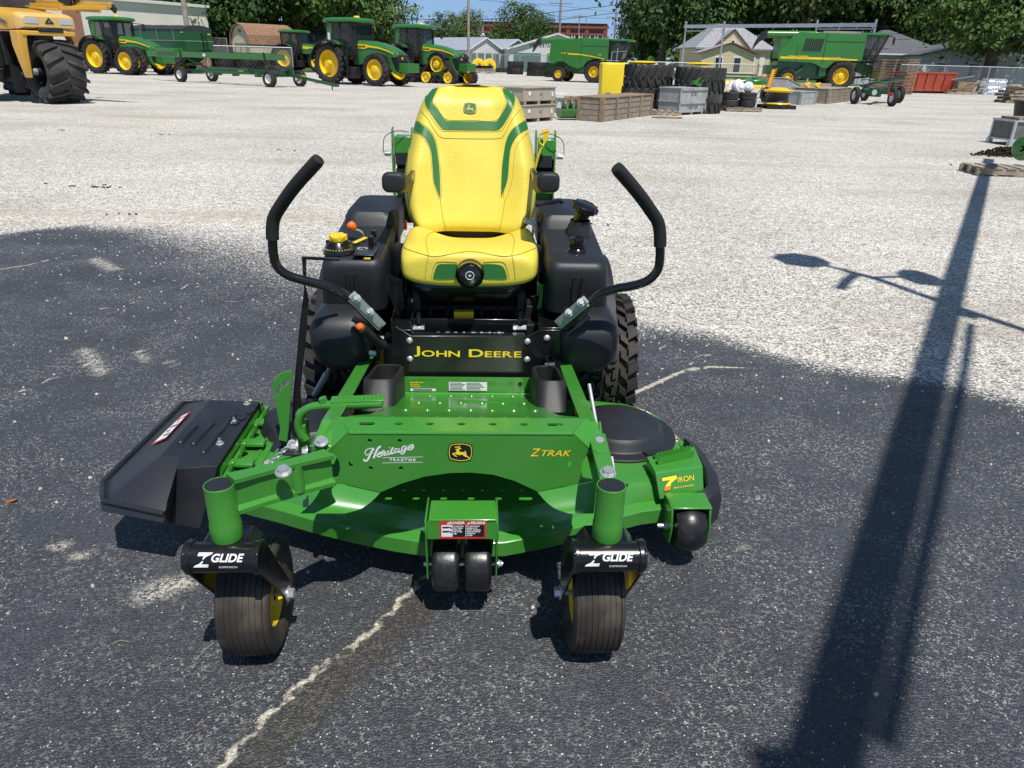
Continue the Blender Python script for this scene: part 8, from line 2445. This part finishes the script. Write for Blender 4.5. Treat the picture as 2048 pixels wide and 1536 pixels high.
tree("maple", "broad maple beyond the frame edge beside the big maple", 2090, 66, 13, GR, 1.0, 2.4)
# far wood line to close the horizon
def wood(b):
    rnd = random.Random(31)
    for i in range(9000):
        x = rnd.uniform(-190, 260); y = rnd.uniform(205, 225)
        top = 7.5 + 2.2 * NZ.noise((x * .06, 0, 0)) + 1.2 * NZ.noise((x * .3, 2, 0))
        z = rnd.uniform(0, 1) ** .7 * top
        s_ = rnd.uniform(.7, 1.5)
        n_ = V((rnd.gauss(0, .5), -.6 + rnd.gauss(0, .4), rnd.gauss(.5, .4))).normalized(); t1 = n_.cross(V((0, .3, 1))).normalized(); t2 = n_.cross(t1); p = V((x, y, z))
        b.add([p - t1 * s_, p + t2 * s_ * .7, p + t1 * s_, p - t2 * s_ * .7], [(0, 1, 2, 3)])
tag(part("distant_wood", LEAF[2], None, wood, smooth=0), "far off line of trees along the horizon", None, kind="stuff")


# ------------------------------------------------------------------ lamp boom overhead, outside the frame, whose shadow crosses the lot
def lamp_boom():
    hz = 5.0
    off = SUN * (hz / SUN.z)
    sh = lambda px, py: at(px, py) + off
    A, Bp = sh(1655, 1480), sh(1978, 318)
    d = (Bp - A).normalized()
    A2 = A - d * 1.6
    t = thing("lamp_boom", "long steel lamp boom high overhead whose shadow crosses the gravel and asphalt", "lamp boom", (A2.x, A2.y, 0))
    o = V((A2.x, A2.y, 0))
    part("boom_pipe", GALV, t, lambda b: b.cyl(A2 - o, Bp - o, .085, .085, 16))
    e0, e1 = sh(1745, 1330) - o, sh(1925, 690) - o
    part("conduit", GALV, t, lambda b: b.tube([sh(1770, 1490) - o, sh(1802, 1334) - o, sh(1828, 1200) - o, sh(1882, 950) - o, sh(1930, 735) - o, sh(1942, 648) - o], .030, 8))
    part("post", GALV, t, lambda b: b.cyl((0, 0, 0), (0, 0, hz), .16, n=16))
    part("cross_pipe", GALV, t, lambda b: b.tube([sh(1690, 541) - o, sh(1755, 558) - o, sh(1900, 610) - o, sh(2048, 660) - o, sh(2200, 712) - o], .042, 8))
    part("junction_box", GALV, t, lambda b: b.box(sh(1600, 1530) - o, (.22, .07, .10), (0, 0, 5)))
    part("clamp", GALV, t, lambda b: b.bar(sh(1895, 618) - o, sh(1952, 632) - o, .16, .14))
    def lamp(p0, p1, w):
        a, c = sh(*p0) - o, sh(*p1) - o
        part("lamp_head", GALV, t, lambda b: b.loft([[q + s1 * w * k + V((0, 0, zz)) for s1, zz in ((V((-(c - a).y, (c - a).x, 0)).normalized(), .05), (V(((c - a).y, -(c - a).x, 0)).normalized(), .05), (V(((c - a).y, -(c - a).x, 0)).normalized(), -.05), (V((-(c - a).y, (c - a).x, 0)).normalized(), -.05))] for q, k in ((a, .35), (a.lerp(c, .3), 1), (a.lerp(c, .75), .95), (c, .3))]))
    lamp((1552, 513), (1655, 528), .22); lamp((1878, 558), (1800, 552), .22)
    part("lamp_arm", GALV, t, lambda b: (b.tube([sh(1640, 529) - o, sh(1690, 540) - o], .03, 8), b.tube([sh(1805, 553) - o, sh(1750, 555) - o], .03, 8), b.tube([sh(1712, 548) - o, sh(1694, 560) - o, sh(1680, 578) - o], .045, 8)))


lamp_boom()
